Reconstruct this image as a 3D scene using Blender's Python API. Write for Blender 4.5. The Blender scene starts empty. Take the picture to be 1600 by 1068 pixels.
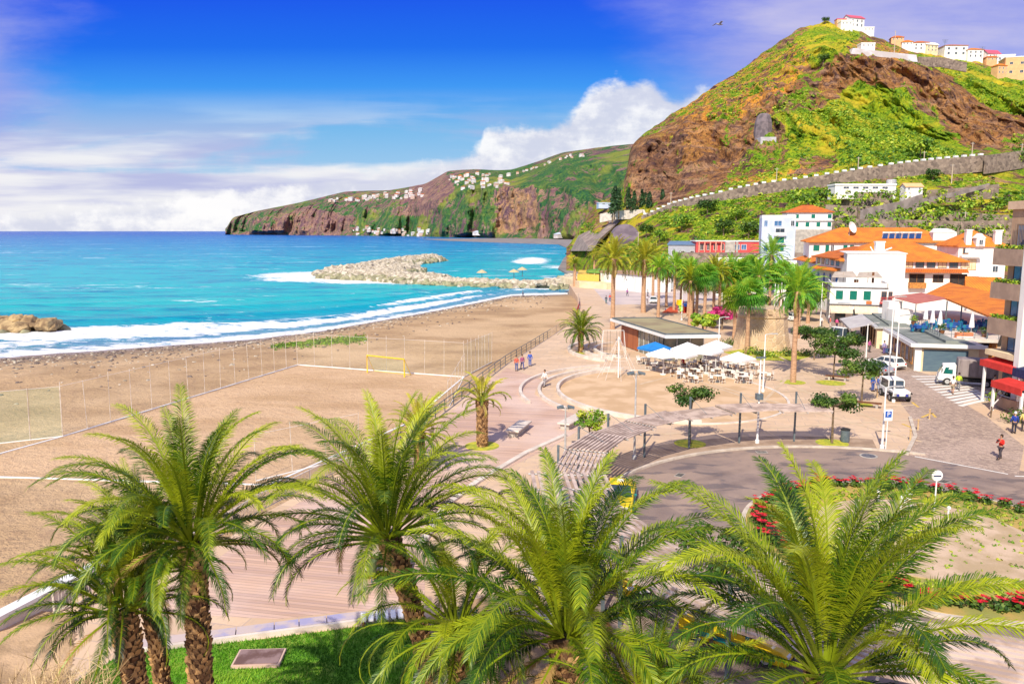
import bpy, math, random
import numpy as np
from mathutils import Vector, Matrix, noise as mn
R=math.radians; PI=math.pi
random.seed(7); rng=np.random.RandomState(7)
S=bpy.context.scene; COL=S.collection
# ---------------- camera
F=1220.0; TH=math.atan(173/F); H=16.0
cam=bpy.data.cameras.new('camera'); co=bpy.data.objects.new('camera',cam); COL.objects.link(co)
co.location=(0,0,H); co.rotation_euler=(PI/2-TH,0,0); cam.sensor_width=36; cam.lens=F/1600*36
cam.clip_start=.2; cam.clip_end=150000; S.camera=co
# ---------------- sun, sky, exposure
SUN_EL=R(41); SUN_AZ=R(20)        # sun stands behind the camera, 20 deg to the left
sd=Vector((-math.sin(SUN_AZ)*math.cos(SUN_EL),-math.cos(SUN_AZ)*math.cos(SUN_EL),math.sin(SUN_EL)))
sl=bpy.data.lights.new('sun','SUN'); sl.energy=5.0; sl.angle=R(.5); sl.color=(1,.91,.76)
so=bpy.data.objects.new('sun',sl); COL.objects.link(so); so.rotation_euler=sd.to_track_quat('Z','Y').to_euler()
S.view_settings.view_transform='Standard'; S.view_settings.look='None'; S.view_settings.exposure=.2; S.view_settings.gamma=1
W=bpy.data.worlds.new('World'); S.world=W; W.use_nodes=True
class NT:
    def __init__(s,t): s.t=t; s.n=t.nodes; s.l=t.links
    def node(s,ty,**k):
        x=s.n.new(ty)
        for a,b in k.items():
            if a=='inp':
                for i,v in b.items():
                    if hasattr(v,'is_output'): s.l.new(v,x.inputs[i])
                    else: x.inputs[i].default_value=v
            else: setattr(x,a,b)
        return x
    def m(s,op,a,b=0.,c=None,clamp=False):
        d={0:a,1:b}
        if c is not None: d[2]=c
        return s.node('ShaderNodeMath',operation=op,use_clamp=clamp,inp=d).outputs[0]
    def mix(s,f,a,b,blend='MIX'):
        return s.node('ShaderNodeMix',data_type='RGBA',blend_type=blend,inp={0:f,6:a,7:b}).outputs[2]
    def noise(s,vec,scale,detail=5,rough=.55,dist=0.,out=0):
        return s.node('ShaderNodeTexNoise',inp={'Vector':vec,'Scale':scale,'Detail':detail,'Roughness':rough,'Distortion':dist}).outputs[out]
    def sm(s,x,a,b,to0=0.,to1=1.):
        return s.node('ShaderNodeMapRange',interpolation_type='SMOOTHSTEP',inp={0:x,1:a,2:b,3:to0,4:to1}).outputs[0]
    def map(s,vec,sc=(1,1,1),rot=(0,0,0),loc=(0,0,0)):
        return s.node('ShaderNodeMapping',inp={0:vec,1:loc,2:rot,3:sc}).outputs[0]
    def comb(s,x,y,z): return s.node('ShaderNodeCombineXYZ',inp={0:x,1:y,2:z}).outputs[0]
    def sep(s,v): return s.node('ShaderNodeSeparateXYZ',inp={0:v}).outputs
def c4(c): return (c[0],c[1],c[2],1.)
def world():
    t=NT(W.node_tree); t.n.clear()
    out=t.node('ShaderNodeOutputWorld'); bg=t.node('ShaderNodeBackground',inp={1:.1}); t.l.new(bg.outputs[0],out.inputs[0])
    sky=t.node('ShaderNodeTexSky',sky_type='NISHITA',sun_disc=False,sun_elevation=SUN_EL,sun_rotation=PI+SUN_AZ,altitude=10,air_density=1.,dust_density=.5,ozone_density=2.)
    d=t.sep(t.node('ShaderNodeTexCoord').outputs['Generated'])
    y=t.m('MAXIMUM',d[1],.15); az=t.m('DIVIDE',d[0],y); el=t.m('DIVIDE',t.m('MAXIMUM',d[2],0.),y)
    # clear sky colour by elevation (scaled for strength .1)
    rp=t.node('ShaderNodeValToRGB',inp={0:t.m('MULTIPLY',el,2.5)}); cr=rp.color_ramp
    st=[(0,(5.,6.2,7.4)),(.12,(3.6,5.5,7.4)),(.32,(1.5,4.2,7.4)),(.44,(.3,2.7,8.)),(.56,(.0,1.3,7.6)),(.72,(.0,.7,7.4)),(1,(.3,1.0,3.6))]
    while len(cr.elements)<len(st): cr.elements.new(.5)
    for e,(p,c) in zip(cr.elements,st): e.position=p; e.color=c4(c)
    base=t.mix(.06,rp.outputs[0],sky.outputs[0])
    hi=t.sm(el,.45,1.2); base=t.mix(hi,base,sky.outputs[0])
    v=t.comb(az,t.m('MULTIPLY',el,3.2),0.)
    n1=t.noise(v,3.2,7,.6); n2=t.noise(t.comb(az,t.m('MULTIPLY',el,8.),3.),2.2,6,.55,.4); n3=t.noise(t.comb(az,el,7.),9.,7,.62); n4=t.noise(t.comb(az,t.m('MULTIPLY',el,2.),2.),26.,5,.6)
    # lavender high cloud, upper right and left edge
    r1=t.m('MULTIPLY',t.sm(t.m('ADD',az,t.m('MULTIPLY',t.m('SUBTRACT',n1,.5),.25)),.1,.34),t.sm(el,.09,.2))
    l1=t.sm(t.m('SUBTRACT',az,t.m('MULTIPLY',t.m('SUBTRACT',n1,.5),.3)),-.5,-.7)
    lav=t.m('MULTIPLY',t.m('MAXIMUM',r1,t.m('MULTIPLY',l1,.85)),t.sm(n1,.2,.62,.45,.95))
    lc=t.mix(t.sm(n2,.35,.7),c4((3.0,3.3,7.2)),c4((5.2,5.,7.2)))
    c=t.mix(lav,base,lc)
    # horizontal streak bank over the sea
    fade=t.m('MULTIPLY',t.sm(el,.18,.08),t.sm(az,.35,-.2))
    left=t.m('ADD',t.sm(az,.0,-.6,0.,.1),t.sm(el,.09,.03,0.,.1))
    s1=t.sm(t.m('ADD',t.m('ADD',n2,t.m('MULTIPLY',t.m('SUBTRACT',n3,.5),.22)),left),.43,.6)
    s1=t.m('MULTIPLY',s1,fade)
    sc=t.mix(t.sm(t.noise(t.comb(az,t.m('MULTIPLY',el,9.),11.),3.2,5,.5),.38,.62),c4((4.3,4.5,6.8)),c4((8.,7.9,8.)))
    c=t.mix(t.m('MULTIPLY',s1,.95),c,sc)
    # low white bank and the cumulus beside the mountain: top edge as a curve of azimuth
    fc=t.node('ShaderNodeFloatCurve',inp={1:t.node('ShaderNodeMapRange',inp={0:az,1:-.7,2:.5,3:0.,4:1.}).outputs[0]})
    cu=fc.mapping.curves[0]
    P=[(0,.12),(.2,.2),(.31,.3),(.42,.4),(.515,.48),(.549,.55),(.56,.68),(.6,.7),(.635,.74),(.655,.84),(.68,.97),(.72,1.),(.755,.9),(.79,.95),(.84,.8),(.9,.6),(1,.4)]
    while len(cu.points)<len(P): cu.points.new(.5,.5)
    for p,q in zip(cu.points,P): p.location=q
    fc.mapping.update()
    top=t.m('MULTIPLY',fc.outputs[0],.19)
    dd=t.m('ADD',t.m('SUBTRACT',top,el),t.m('ADD',t.m('MULTIPLY',t.m('SUBTRACT',n3,.5),.06),t.m('MULTIPLY',t.m('SUBTRACT',n4,.5),.025)))
    cm=t.sm(dd,-.002,.014)
    cc=t.mix(t.sm(t.m('ADD',n3,t.m('MULTIPLY',t.m('SUBTRACT',n4,.5),.4)),.4,.62),c4((5.9,6.1,7.2)),c4((8.8,8.7,8.7)))
    c=t.mix(t.m('MULTIPLY',cm,.93),c,cc)
    t.l.new(c,bg.inputs[0])
world()
# ---------------- pixel rays of the 1600x1068 photograph -> world
def ray(u,v):
    a=(u-800)/F; b=-(v-534)/F
    return a, math.cos(TH)+b*math.sin(TH), -math.sin(TH)+b*math.cos(TH)
def G(u,v,z=0.):
    x,y,w=ray(u,v); t=(H-z)/(-w); return Vector((x*t,y*t,z))
def at(u,v,d):
    x,y,w=ray(u,v); t=d/y; return Vector((x*t,d,H+w*t))
# ---------------- mesh builder
class MB:
    def __init__(s): s.v=[]; s.f=[]; s.m=[]; s.c=[]; s.k=0; s.cc=0.
    def add(s,vs,fs):
        o=len(s.v); s.v.extend([tuple(p) for p in vs]); s.f.extend([tuple(i+o for i in q) for q in fs]); s.m.extend([s.k]*len(fs)); s.c.extend([s.cc]*len(fs)); return s
    def box(s,c,d,rz=0,rx=0,ry=0):
        h=[x/2 for x in d]; M=Matrix.Translation(c)@Matrix.Rotation(rz,4,'Z')@Matrix.Rotation(ry,4,'Y')@Matrix.Rotation(rx,4,'X')
        v=[M@Vector((i*h[0],j*h[1],k*h[2])) for k in(-1,1) for j in(-1,1) for i in(-1,1)]
        return s.add(v,[(0,2,3,1),(4,5,7,6),(0,1,5,4),(2,6,7,3),(0,4,6,2),(1,3,7,5)])
    def prism(s,poly,z0,z1):
        n=len(poly); A=sum(poly[i][0]*poly[(i+1)%n][1]-poly[(i+1)%n][0]*poly[i][1] for i in range(n))
        if A<0: poly=list(poly)[::-1]
        f0=(lambda p:z0) if not callable(z0) else z0; f1=(lambda p:z1) if not callable(z1) else z1
        v=[(p[0],p[1],f0(p)) for p in poly]+[(p[0],p[1],f1(p)) for p in poly]
        return s.add(v,[tuple(range(n))[::-1],tuple(range(n,2*n))]+[(i,(i+1)%n,(i+1)%n+n,i+n) for i in range(n)])
    def sheet(s,poly,z):
        n=len(poly); A=sum(poly[i][0]*poly[(i+1)%n][1]-poly[(i+1)%n][0]*poly[i][1] for i in range(n))
        if A<0: poly=list(poly)[::-1]
        return s.add([(p[0],p[1],z) for p in poly],[tuple(range(n))])
    def tube(s,pts,r,n=6,caps=True):
        pts=[Vector(p) for p in pts]; k=len(pts); rs=r if hasattr(r,'__len__') else [r]*k
        vs=[];up=Vector((0,0,1))
        for i,p in enumerate(pts):
            t=(pts[min(i+1,k-1)]-pts[max(i-1,0)]).normalized()
            a=up if abs(t.z)<.95 else Vector((1,0,0)); x=a.cross(t).normalized(); y=t.cross(x)
            for j in range(n):
                w=2*PI*j/n; vs.append(p+(x*math.cos(w)+y*math.sin(w))*rs[i])
        fs=[(i*n+j,i*n+(j+1)%n,(i+1)*n+(j+1)%n,(i+1)*n+j) for i in range(k-1) for j in range(n)]
        if caps: fs+= [tuple(range(n))[::-1],tuple(range((k-1)*n,k*n))]
        return s.add(vs,fs)
    def lathe(s,prof,n=16,c=(0,0,0),axis='z'):
        vs=[]
        for r,z in prof:
            for j in range(n):
                w=2*PI*j/n; x,y=r*math.cos(w),r*math.sin(w)
                p=(x,y,z) if axis=='z' else (x,z,y)
                vs.append((c[0]+p[0],c[1]+p[1],c[2]+p[2]))
        k=len(prof); fs=[(i*n+j,i*n+(j+1)%n,(i+1)*n+(j+1)%n,(i+1)*n+j) for i in range(k-1) for j in range(n)]
        fs+=[tuple(range(n))[::-1],tuple(range((k-1)*n,k*n))]
        return s.add(vs,fs)
    def quad(s,*p): return s.add(p,[tuple(range(len(p)))])
    def slab(s,pts,th):        # 3d polygon given thickness downwards
        n=len(pts); v=[tuple(p) for p in pts]+[(p[0],p[1],p[2]-th) for p in pts]
        return s.add(v,[tuple(range(n)),tuple(range(n,2*n))[::-1]]+[(i,i+n,(i+1)%n+n,(i+1)%n) for i in range(n)])
def rnd(a,b): return random.uniform(a,b)
def obj(name,mb,mat,parent=None,smooth=False,bevel=0,loc=None,rz=0):
    me=bpy.data.meshes.new(name)
    if isinstance(mb,MB):
        me.from_pydata(mb.v,[],mb.f)
        if len(set(mb.c))>1:
            me.attributes.new('c','FLOAT','FACE').data.foreach_set('value',mb.c)
        if isinstance(mat,(list,tuple)):
            for m in mat: me.materials.append(m)
            me.polygons.foreach_set('material_index',mb.m)
        else: me.materials.append(mat)
    else: me=mb
    if smooth: me.polygons.foreach_set('use_smooth',[True]*len(me.polygons))
    me.update()
    o=bpy.data.objects.new(name,me); COL.objects.link(o)
    if parent is not None: o.parent=parent
    if loc is not None: o.location=loc
    if rz: o.rotation_euler=(0,0,rz)
    if bevel:
        b=o.modifiers.new('bevel','BEVEL'); b.width=bevel; b.segments=2; b.limit_method='ANGLE'
    return o
def tag(o,label=None,cat=None,group=None,kind=None):
    if label: o['label']=label
    if cat: o['category']=cat
    if group: o['group']=group
    if kind: o['kind']=kind
    return o
def thing(name,label,cat,loc=(0,0,0),rz=0,group=None,sc=1):
    o=bpy.data.objects.new(name,None); COL.objects.link(o); o.location=loc; o.rotation_euler=(0,0,rz); o.scale=(sc,)*3; o.empty_display_size=.3
    return tag(o,label,cat,group)
def struct(name,mb,mat,smooth=False): return tag(obj(name,mb,mat,smooth=smooth),kind='structure')
def dup(root,loc,rz=0,sc=1,label=None,group=None):
    r=root.copy(); COL.objects.link(r); r.location=loc; r.rotation_euler=(0,0,rz); r.scale=sc if hasattr(sc,'__len__') else (sc,)*3
    if label: r['label']=label
    if group: r['group']=group
    for ch in list(root.children):
        c=ch.copy(); COL.objects.link(c); c.parent=r
        for g in list(ch.children):
            d=g.copy(); COL.objects.link(d); d.parent=c
    return r
# ---------------- materials
MATS={}
def mk(name,col,col2=None,scale=2.,rough=.8,bump=0.,bscale=None,metal=0.,world=False,lo=.4,hi=.6,detail=5,transl=0.,alpha=1.,spec=.3,stretch=(1,1,1),dirt=.12):
    if name in MATS: return MATS[name]
    m=bpy.data.materials.new(name); m.use_nodes=True; t=NT(m.node_tree); t.n.clear()
    out=t.node('ShaderNodeOutputMaterial'); p=t.node('ShaderNodeBsdfPrincipled',inp={'Roughness':rough,'Metallic':metal,'Specular IOR Level':spec,'Alpha':alpha})
    v=t.node('ShaderNodeNewGeometry').outputs['Position'] if world else t.node('ShaderNodeTexCoord').outputs['Object']
    if stretch!=(1,1,1): v=t.map(v,stretch)
    n=t.noise(v,scale,detail)
    if col2 is None: col2=tuple(min(1,x*(1-dirt)) for x in col); lo,hi=.35,.65
    c=t.mix(t.sm(n,lo,hi),c4(col),c4(col2))
    t.l.new(c,p.inputs['Base Color'])
    if bump:
        b=t.node('ShaderNodeBump',inp={'Strength':min(1,bump),'Distance':.05 if bump<=1 else .05*bump,'Height':t.noise(v,bscale or scale*5,6,.6)}); t.l.new(b.outputs[0],p.inputs['Normal'])
    sh=p.outputs[0]
    if transl:
        tr=t.node('ShaderNodeBsdfTranslucent',inp={0:c}); sh=t.node('ShaderNodeMixShader',inp={0:transl,1:sh,2:tr.outputs[0]}).outputs[0]
    t.l.new(sh,out.inputs[0]); MATS[name]=m; return m
def leafmat(name,dark,mid,light,transl=.3,rough=.55,scale=.8):
    m=bpy.data.materials.new(name); m.use_nodes=True; t=NT(m.node_tree); t.n.clear()
    out=t.node('ShaderNodeOutputMaterial')
    a=t.node('ShaderNodeAttribute',attribute_name='c').outputs['Fac']
    n=t.noise(t.node('ShaderNodeTexCoord').outputs['Object'],scale,3)
    f=t.m('ADD',a,t.m('MULTIPLY',t.m('SUBTRACT',n,.5),.5),clamp=True)
    r=t.node('ShaderNodeValToRGB',inp={0:f}); e=r.color_ramp.elements; e[0].position=0; e[0].color=c4(dark); e[1].position=1; e[1].color=c4(light); x=e.new(.5); x.color=c4(mid)
    p=t.node('ShaderNodeBsdfPrincipled',inp={'Base Color':r.outputs[0],'Roughness':rough,'Specular IOR Level':.35})
    tr=t.node('ShaderNodeBsdfTranslucent',inp={0:r.outputs[0]})
    mx=t.node('ShaderNodeMixShader',inp={0:transl,1:p.outputs[0],2:tr.outputs[0]}); t.l.new(mx.outputs[0],out.inputs[0]); return m
def special(name,fn,rough=.8,spec=.3,metal=0.):
    m=bpy.data.materials.new(name); m.use_nodes=True; t=NT(m.node_tree); t.n.clear()
    out=t.node('ShaderNodeOutputMaterial'); p=t.node('ShaderNodeBsdfPrincipled',inp={'Roughness':rough,'Specular IOR Level':spec,'Metallic':metal})
    t.l.new(p.outputs[0],out.inputs[0]); fn(t,p); return m
def bumpto(t,p,h,dist,strength=1.):
    b=t.node('ShaderNodeBump',inp={'Strength':strength,'Distance':dist,'Height':h}); t.l.new(b.outputs[0],p.inputs['Normal'])
POS=lambda t:t.node('ShaderNodeNewGeometry').outputs['Position']
OBJ=lambda t:t.node('ShaderNodeTexCoord').outputs['Object']
white=mk('white_paint',(.82,.81,.78),(.7,.68,.64),1.2,.6,lo=.5,hi=.8)
whitewall=mk('white_render',(.82,.8,.76),(.6,.56,.5),.6,.85,.2,6,lo=.48,hi=.85,stretch=(1.6,1.6,.35))
bluewall=mk('pale_blue_render',(.55,.62,.75),(.48,.54,.68),.35,.85)
creamwall=mk('cream_render',(.8,.66,.42),(.7,.55,.34),.5,.85)
concrete=mk('concrete',(.5,.46,.4),(.38,.35,.31),1.2,.9,.3,12)
palecon=mk('pale_concrete',(.72,.64,.55),(.6,.52,.44),.9,.9,.3,10)
steel=mk('painted_grey_steel',(.1,.13,.15),(.14,.17,.18),3,.45)
lsteel=mk('light_steel',(.6,.6,.58),(.45,.45,.44),3,.4,metal=.3)
darkglass=mk('window_glass',(.03,.05,.07),(.06,.08,.1),1.5,.08,spec=.8)
blueglass=mk('blue_glass',(.05,.14,.3),(.08,.2,.38),1.,.1,spec=.8)
greenshut=mk('green_shutter',(.0,.17,.12),(.0,.13,.09),4,.6)
brownwood=mk('brown_wood',(.2,.08,.03),(.12,.05,.02),3,.6)
orangewood=mk('orange_wood',(.6,.26,.06),(.4,.16,.04),3,.6)
bark=mk('bark',(.24,.17,.11),(.14,.1,.06),5,.95,.6,20)
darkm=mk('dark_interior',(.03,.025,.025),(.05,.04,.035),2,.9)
red=mk('red_paint',(.62,.04,.03),(.5,.03,.025),3,.5); redcloth=mk('red_awning',(.68,.05,.04),(.58,.04,.03),2,.7)
pinkcloth=mk('terracotta_awning',(.5,.17,.13),(.42,.13,.1),1,.8)
blackm=mk('black_rubber',(.02,.02,.02),(.035,.035,.035),6,.8)
yellow=mk('yellow_paint',(.85,.6,.01),(.78,.54,.01),2,.35,spec=.5); teal=mk('teal_paint',(.0,.2,.22),(.0,.17,.2),2,.35,spec=.5)
bluep=mk('blue_paint',(.03,.12,.45),(.03,.1,.4),3,.5); navy=mk('navy_cloth',(.02,.03,.09),(.03,.04,.12),3,.8)
skin=mk('skin',(.5,.28,.18),(.45,.24,.15),8,.6); hairm=mk('hair',(.05,.03,.02),(.1,.06,.03),20,.7)
vividg=mk('vivid_green',(.1,.4,.05),(.07,.3,.04),4,.8)
def rooftile(name,a,b,ang=0):
    def fn(t,p):
        v=POS(t); v=t.map(v,rot=(0,0,ang))
        w=t.node('ShaderNodeTexWave',wave_type='BANDS',bands_direction='X',inp={'Vector':v,'Scale':.9,'Distortion':.5,'Detail':2.}).outputs[1]
        n=t.noise(v,.5,6,.6); n2=t.noise(v,5.,3)
        c=t.mix(t.sm(n,.35,.7),c4(a),c4(b)); c=t.mix(t.m('MULTIPLY',t.sm(n2,.5,.75),.5),c,c4((.33,.12,.05))); c=t.mix(t.sm(w,.35,.0,0.,.55),c,c4((.25,.07,.02)))
        t.l.new(c,p.inputs['Base Color']); bumpto(t,p,w,.08,.8)
    return special(name,fn,.85)
tile_a=rooftile('orange_roof_tile',(.85,.27,.03),(.62,.17,.03)); tile_b=rooftile('rust_roof_tile',(.68,.18,.03),(.48,.12,.03),.6)
def stonewall(name,a,b,mortar,sc=1.4):
    sc=sc*1.1
    def fn(t,p):
        v=POS(t); vo=t.node('ShaderNodeTexVoronoi',feature='DISTANCE_TO_EDGE',inp={'Vector':v,'Scale':sc}).outputs[0]
        vc=t.node('ShaderNodeTexVoronoi',inp={'Vector':v,'Scale':sc}).outputs[1]
        c=t.mix(t.sep(vc)[0],c4(a),c4(b)); c=t.mix(t.sm(t.noise(v,.25,4),.4,.75,0,.5),c,c4(mortar))
        c=t.mix(t.sm(vo,.0,.06,1.,0.),c,c4(mortar)); t.l.new(c,p.inputs['Base Color']); bumpto(t,p,t.sm(vo,0,.1),.06,.7)
    return special(name,fn,.9)
stone_grey=stonewall('grey_stone_wall',(.13,.1,.085),(.36,.28,.22),(.24,.18,.14),.9)
stone_fort=stonewall('ochre_fort_stone',(.62,.44,.26),(.48,.33,.2),(.66,.52,.36),1.3)
# ================= SETTING
# ---- sea
SH=[(-2000,90),(-300,85),(-140,98),(-100,108),(-77.1,116.1),(-62.6,125.8),(-45.4,137.2),(-36,150),(-27.6,167.4),(-15.9,192.7),(0,231.4),(17,237),(60,240),(400,240)]
shx=np.array([p[0] for p in SH]); shy=np.array([p[1] for p in SH])
SEAZ=-3.
def shore_d(x,y):   # metres seaward of the waterline (negative inland)
    return (y-np.interp(x,shx,shy))*.78
def nz(x,y,s,seed=0): # cheap smooth value noise, vectorised
    x=np.asarray(x)*s+seed*17.3; y=np.asarray(y)*s+seed*9.1
    xi=np.floor(x); yi=np.floor(y); fx=x-xi; fy=y-yi; fx=fx*fx*(3-2*fx); fy=fy*fy*(3-2*fy)
    h=lambda a,b:(np.sin(a*127.1+b*311.7+seed*74.7)*43758.5453)%1.
    return (h(xi,yi)*(1-fx)+h(xi+1,yi)*fx)*(1-fy)+(h(xi,yi+1)*(1-fx)+h(xi+1,yi+1)*fx)*fy
def fbm(x,y,s,o=4,seed=0):
    r=0;a=.5;t=0
    for i in range(o): r=r+a*nz(x,y,s,seed+i); t+=a; a*=.5; s*=2.03
    return r/t
def gridmesh(name,P,mat,attrs={},smooth=True,flip=False):
    ny,nx=P.shape[:2]; me=bpy.data.meshes.new(name); i=np.arange(nx*ny).reshape(ny,nx)
    q=np.stack([i[:-1,:-1],i[:-1,1:],i[1:,1:],i[1:,:-1]],-1).reshape(-1,4)
    if flip: q=q[:,::-1]
    me.vertices.add(nx*ny); me.vertices.foreach_set('co',P.reshape(-1).astype(np.float32))
    me.loops.add(q.size); me.loops.foreach_set('vertex_index',q.reshape(-1).astype(np.int32))
    me.polygons.add(len(q)); me.polygons.foreach_set('loop_start',np.arange(0,q.size,4,dtype=np.int32)); me.polygons.foreach_set('loop_total',np.full(len(q),4,dtype=np.int32))
    me.update(calc_edges=True); me.validate()
    for k,a in attrs.items(): me.attributes.new(k,'FLOAT','POINT').data.foreach_set('value',a.reshape(-1).astype(np.float32))
    me.materials.append(mat)
    me.polygons.foreach_set('use_smooth',[smooth]*len(me.polygons))
    o=bpy.data.objects.new(name,me); COL.objects.link(o); return o
def seamat():
    def fn(t,p):
        v=POS(t); d=t.node('ShaderNodeAttribute',attribute_name='shore').outputs['Fac']; fo=t.node('ShaderNodeAttribute',attribute_name='foam').outputs['Fac']
        vs=t.map(v,(.35,1.,1.),(0,0,R(-22)))
        n0=t.noise(vs,.02,4,.5); n1=t.noise(vs,.09,7,.62,.5); n2=t.noise(vs,.9,6,.6); n3=t.noise(t.map(v,(.55,1.,1.),(0,0,R(-22))),.33,8,.72,.6)
        rp=t.node('ShaderNodeValToRGB',inp={0:t.m('ADD',t.m('MULTIPLY',t.m('LOGARITHM',t.m('MAXIMUM',d,6.),10.),.27),t.m('MULTIPLY',t.m('SUBTRACT',n1,.5),.2))}); e=rp.color_ramp
        st=[(0.2,(.04,.28,.44)),(.35,(.0,.3,.46)),(.5,(.0,.5,.5)),(.64,(.0,.45,.53)),(.8,(.0,.24,.5)),(.97,(.0,.08,.42))]
        while len(e.elements)<len(st): e.elements.new(.5)
        for a,(q,c) in zip(e.elements,st): a.position=q; a.color=c4(c)
        c=t.mix(t.m('MULTIPLY',t.sm(t.m('ADD',t.m('MULTIPLY',n1,.6),t.m('MULTIPLY',t.noise(vs,.3,6,.65,.3),.4)),.46,.62),.62),t.mix(t.sm(d,22.,3.,0.,.55),rp.outputs[0],c4((.2,.36,.42))),c4((.0,.1,.34)))
        # foam: breaker lines and lace, thresholded by noise
        th=t.m('SUBTRACT',.93,t.m('MULTIPLY',fo,.6)); f=t.sm(t.m('ADD',n3,t.m('MULTIPLY',t.m('SUBTRACT',n2,.5),.8)),t.m('SUBTRACT',th,.05),t.m('ADD',th,.04))
        caps=t.m('MULTIPLY',t.sm(t.m('ADD',t.noise(vs,.16,8,.75,.4),t.m('MULTIPLY',t.m('SUBTRACT',n0,.5),.6)),.61,.7),t.sm(d,2500.,60.,0.,.8))
        f=t.m('MAXIMUM',f,caps)
        c=t.mix(f,c,c4((.84,.87,.9))); t.l.new(c,p.inputs['Base Color'])
        t.l.new(t.m('ADD',t.m('MULTIPLY',f,.6),.22),p.inputs['Roughness'])
        h=t.m('ADD',t.m('MULTIPLY',t.noise(vs,.35,8,.65,.4),1.),t.m('MULTIPLY',n2,.25)); bumpto(t,p,h,1.4,1.)
    return special('sea_water',fn,.25,.1)
def sea():
    ny,nx=560,420
    # rows: distance from shoreline region outwards, columns over x; polar-like grid
    dd=np.concatenate([np.linspace(60,420,400),np.geomspace(423,90000,160)])
    az=np.linspace(-1.05,.42,nx)
    D,A=np.meshgrid(dd,az,indexing='ij'); X=A*D*1.0; Y=D
    s=shore_d(X,Y)
    w=np.clip(1-D/700,0,1)
    ph=(s+6*np.sin(X*.02)+10*fbm(X,Y,.012,3,4))*(2*PI/19)
    wave=np.power(.5+.5*np.sin(ph),3.)*np.clip(s/25,0,1)*np.clip(1-s/180,0.15,1)
    Z=SEAZ+.9*wave*w*(.4+.9*fbm(X,Y,.02,3,9))-.1+.25*(fbm(X,Y,.08,3,2)-.5)*w
    Z=np.where(D>420,SEAZ,Z)
    fo=np.zeros_like(X); nn=fbm(X,Y,.035,4,6)
    fo+=np.clip(1.15-np.abs(s-2)/(5+10*nn),0,1)*.97; fo+=np.clip(1-np.abs(s-16-10*(fbm(X,Y,.02,3,31)-.5))/(7),0,1)*.95*(nn+.25)+np.clip(1-np.abs(s-27-10*(fbm(X,Y,.018,3,37)-.5))/(6),0,1)*.75*(nn+.25)                  # swash at the waterline
    br=lambda c,wd,x0,x1,k:np.clip(1-np.abs(s-c-9*(fbm(X,Y,.03,3,11)-.5))/wd,0,1)*np.clip((X-x0)/12,0,1)*np.clip((x1-X)/12,0,1)*k
    fo+=br(17,7,-75,-8,.75)+br(36,9,-42,-2,1.0)+br(30,10,-96,-55,.95)+br(26,6,-60,-30,.5)
    fo+=br(60,5,-120,-40,.38)+br(95,5,-140,-30,.3)+br(46,4,-85,-20,.45)
    for cx,cy,rx,ry,k in [(-92,147,20,9,1.0),(-92,345,30,40,1.15),(-64,305,38,18,1.05),(-40,290,30,10,.8),(25,420,14,40,.85),(14,530,16,70,1.05),(8,480,14,40,.7),(16,330,10,20,.6)]:
        fo+=np.clip(1.25-np.hypot((X-cx)/rx,(Y-cy)/ry),0,1)*k
    fo=np.clip(fo,0,1.2)
    o=gridmesh('sea',np.stack([X,Y,Z],-1),seamat(),{'shore':np.clip(s,1,20000),'foam':fo},True); tag(o,kind='structure')
sea()
def bathy():
    m=MB(); m.sheet([(-90000,-50),(90000,-50),(90000,95000),(-90000,95000)],-14.); struct('seabed',m,mk('seabed_sand',(.1,.3,.35),world=True))
bathy()
# ---- beach
def beachmat():
    def fn(t,p):
        v=POS(t); s=t.node('ShaderNodeAttribute',attribute_name='shore').outputs['Fac']; pt=t.node('ShaderNodeAttribute',attribute_name='pitch').outputs['Fac']
        n=t.noise(t.map(v,(1,1.6,1),(0,0,R(15))),.1,7,.6); n2=t.noise(v,1.6,6,.65); n3=t.noise(v,.05,4)
        c=t.mix(t.sm(n,.36,.66),c4((.56,.38,.21)),c4((.4,.26,.14)))
        c=t.mix(t.m('MULTIPLY',t.sm(n2,.52,.66),.6),c,c4((.34,.21,.13))); c=t.mix(t.sm(t.noise(v,3.5,5,.8),.55,.68,0,.55),c,c4((.3,.19,.12)))
        pc=t.mix(t.sm(t.noise(t.map(v,(.35,1,1),(0,0,R(25))),.16,6,.6),.42,.66),c4((.7,.48,.29)),c4((.54,.35,.19)))
        pc=t.mix(t.sm(t.noise(v,.7,8,.75),.5,.66,0,.5),pc,c4((.5,.3,.17))); c=t.mix(t.m('MULTIPLY',pt,.85),c,pc)
        c=t.mix(t.m('MULTIPLY',t.sm(n3,.45,.6),t.sm(pt,.4,0.,0.,.55)),c,c4((.7,.5,.3)))
        c=t.mix(t.sm(s,-15.,-3.,0.,.85),c,c4((.28,.2,.15))); c=t.mix(t.m('MULTIPLY',t.sm(t.noise(v,.9,5,.7),.5,.62),t.m('MULTIPLY',t.sm(s,-26.,-10.),t.sm(s,-2.,-8.))),c,c4((.3,.24,.17)))
        t.l.new(c,p.inputs['Base Color']); t.l.new(t.sm(s,-5.,-1.,.95,.3),p.inputs['Roughness']); bumpto(t,p,t.m('ADD',n2,t.m('MULTIPLY',t.noise(v,8.,3),.3)),.3,1.)
    return special('beach_sand',fn,.95,.2)
def inpoly(X,Y,poly):
    r=np.zeros(np.shape(X),bool); n=len(poly)
    for i in range(n):
        x1,y1=poly[i][:2]; x2,y2=poly[(i+1)%n][:2]
        with np.errstate(all='ignore'):
            c=((y1>Y)!=(y2>Y))&(X<(x2-x1)*(Y-y1)/(y2-y1+1e-12)+x1)
        r^=c
    return r
PZ=-1.5
pitch=[G(98,682,PZ),G(465,570,PZ),G(725,589,PZ),G(640,660,PZ)+Vector((0,0,0)),G(420,758,PZ),G(-120,742,PZ)]
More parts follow.
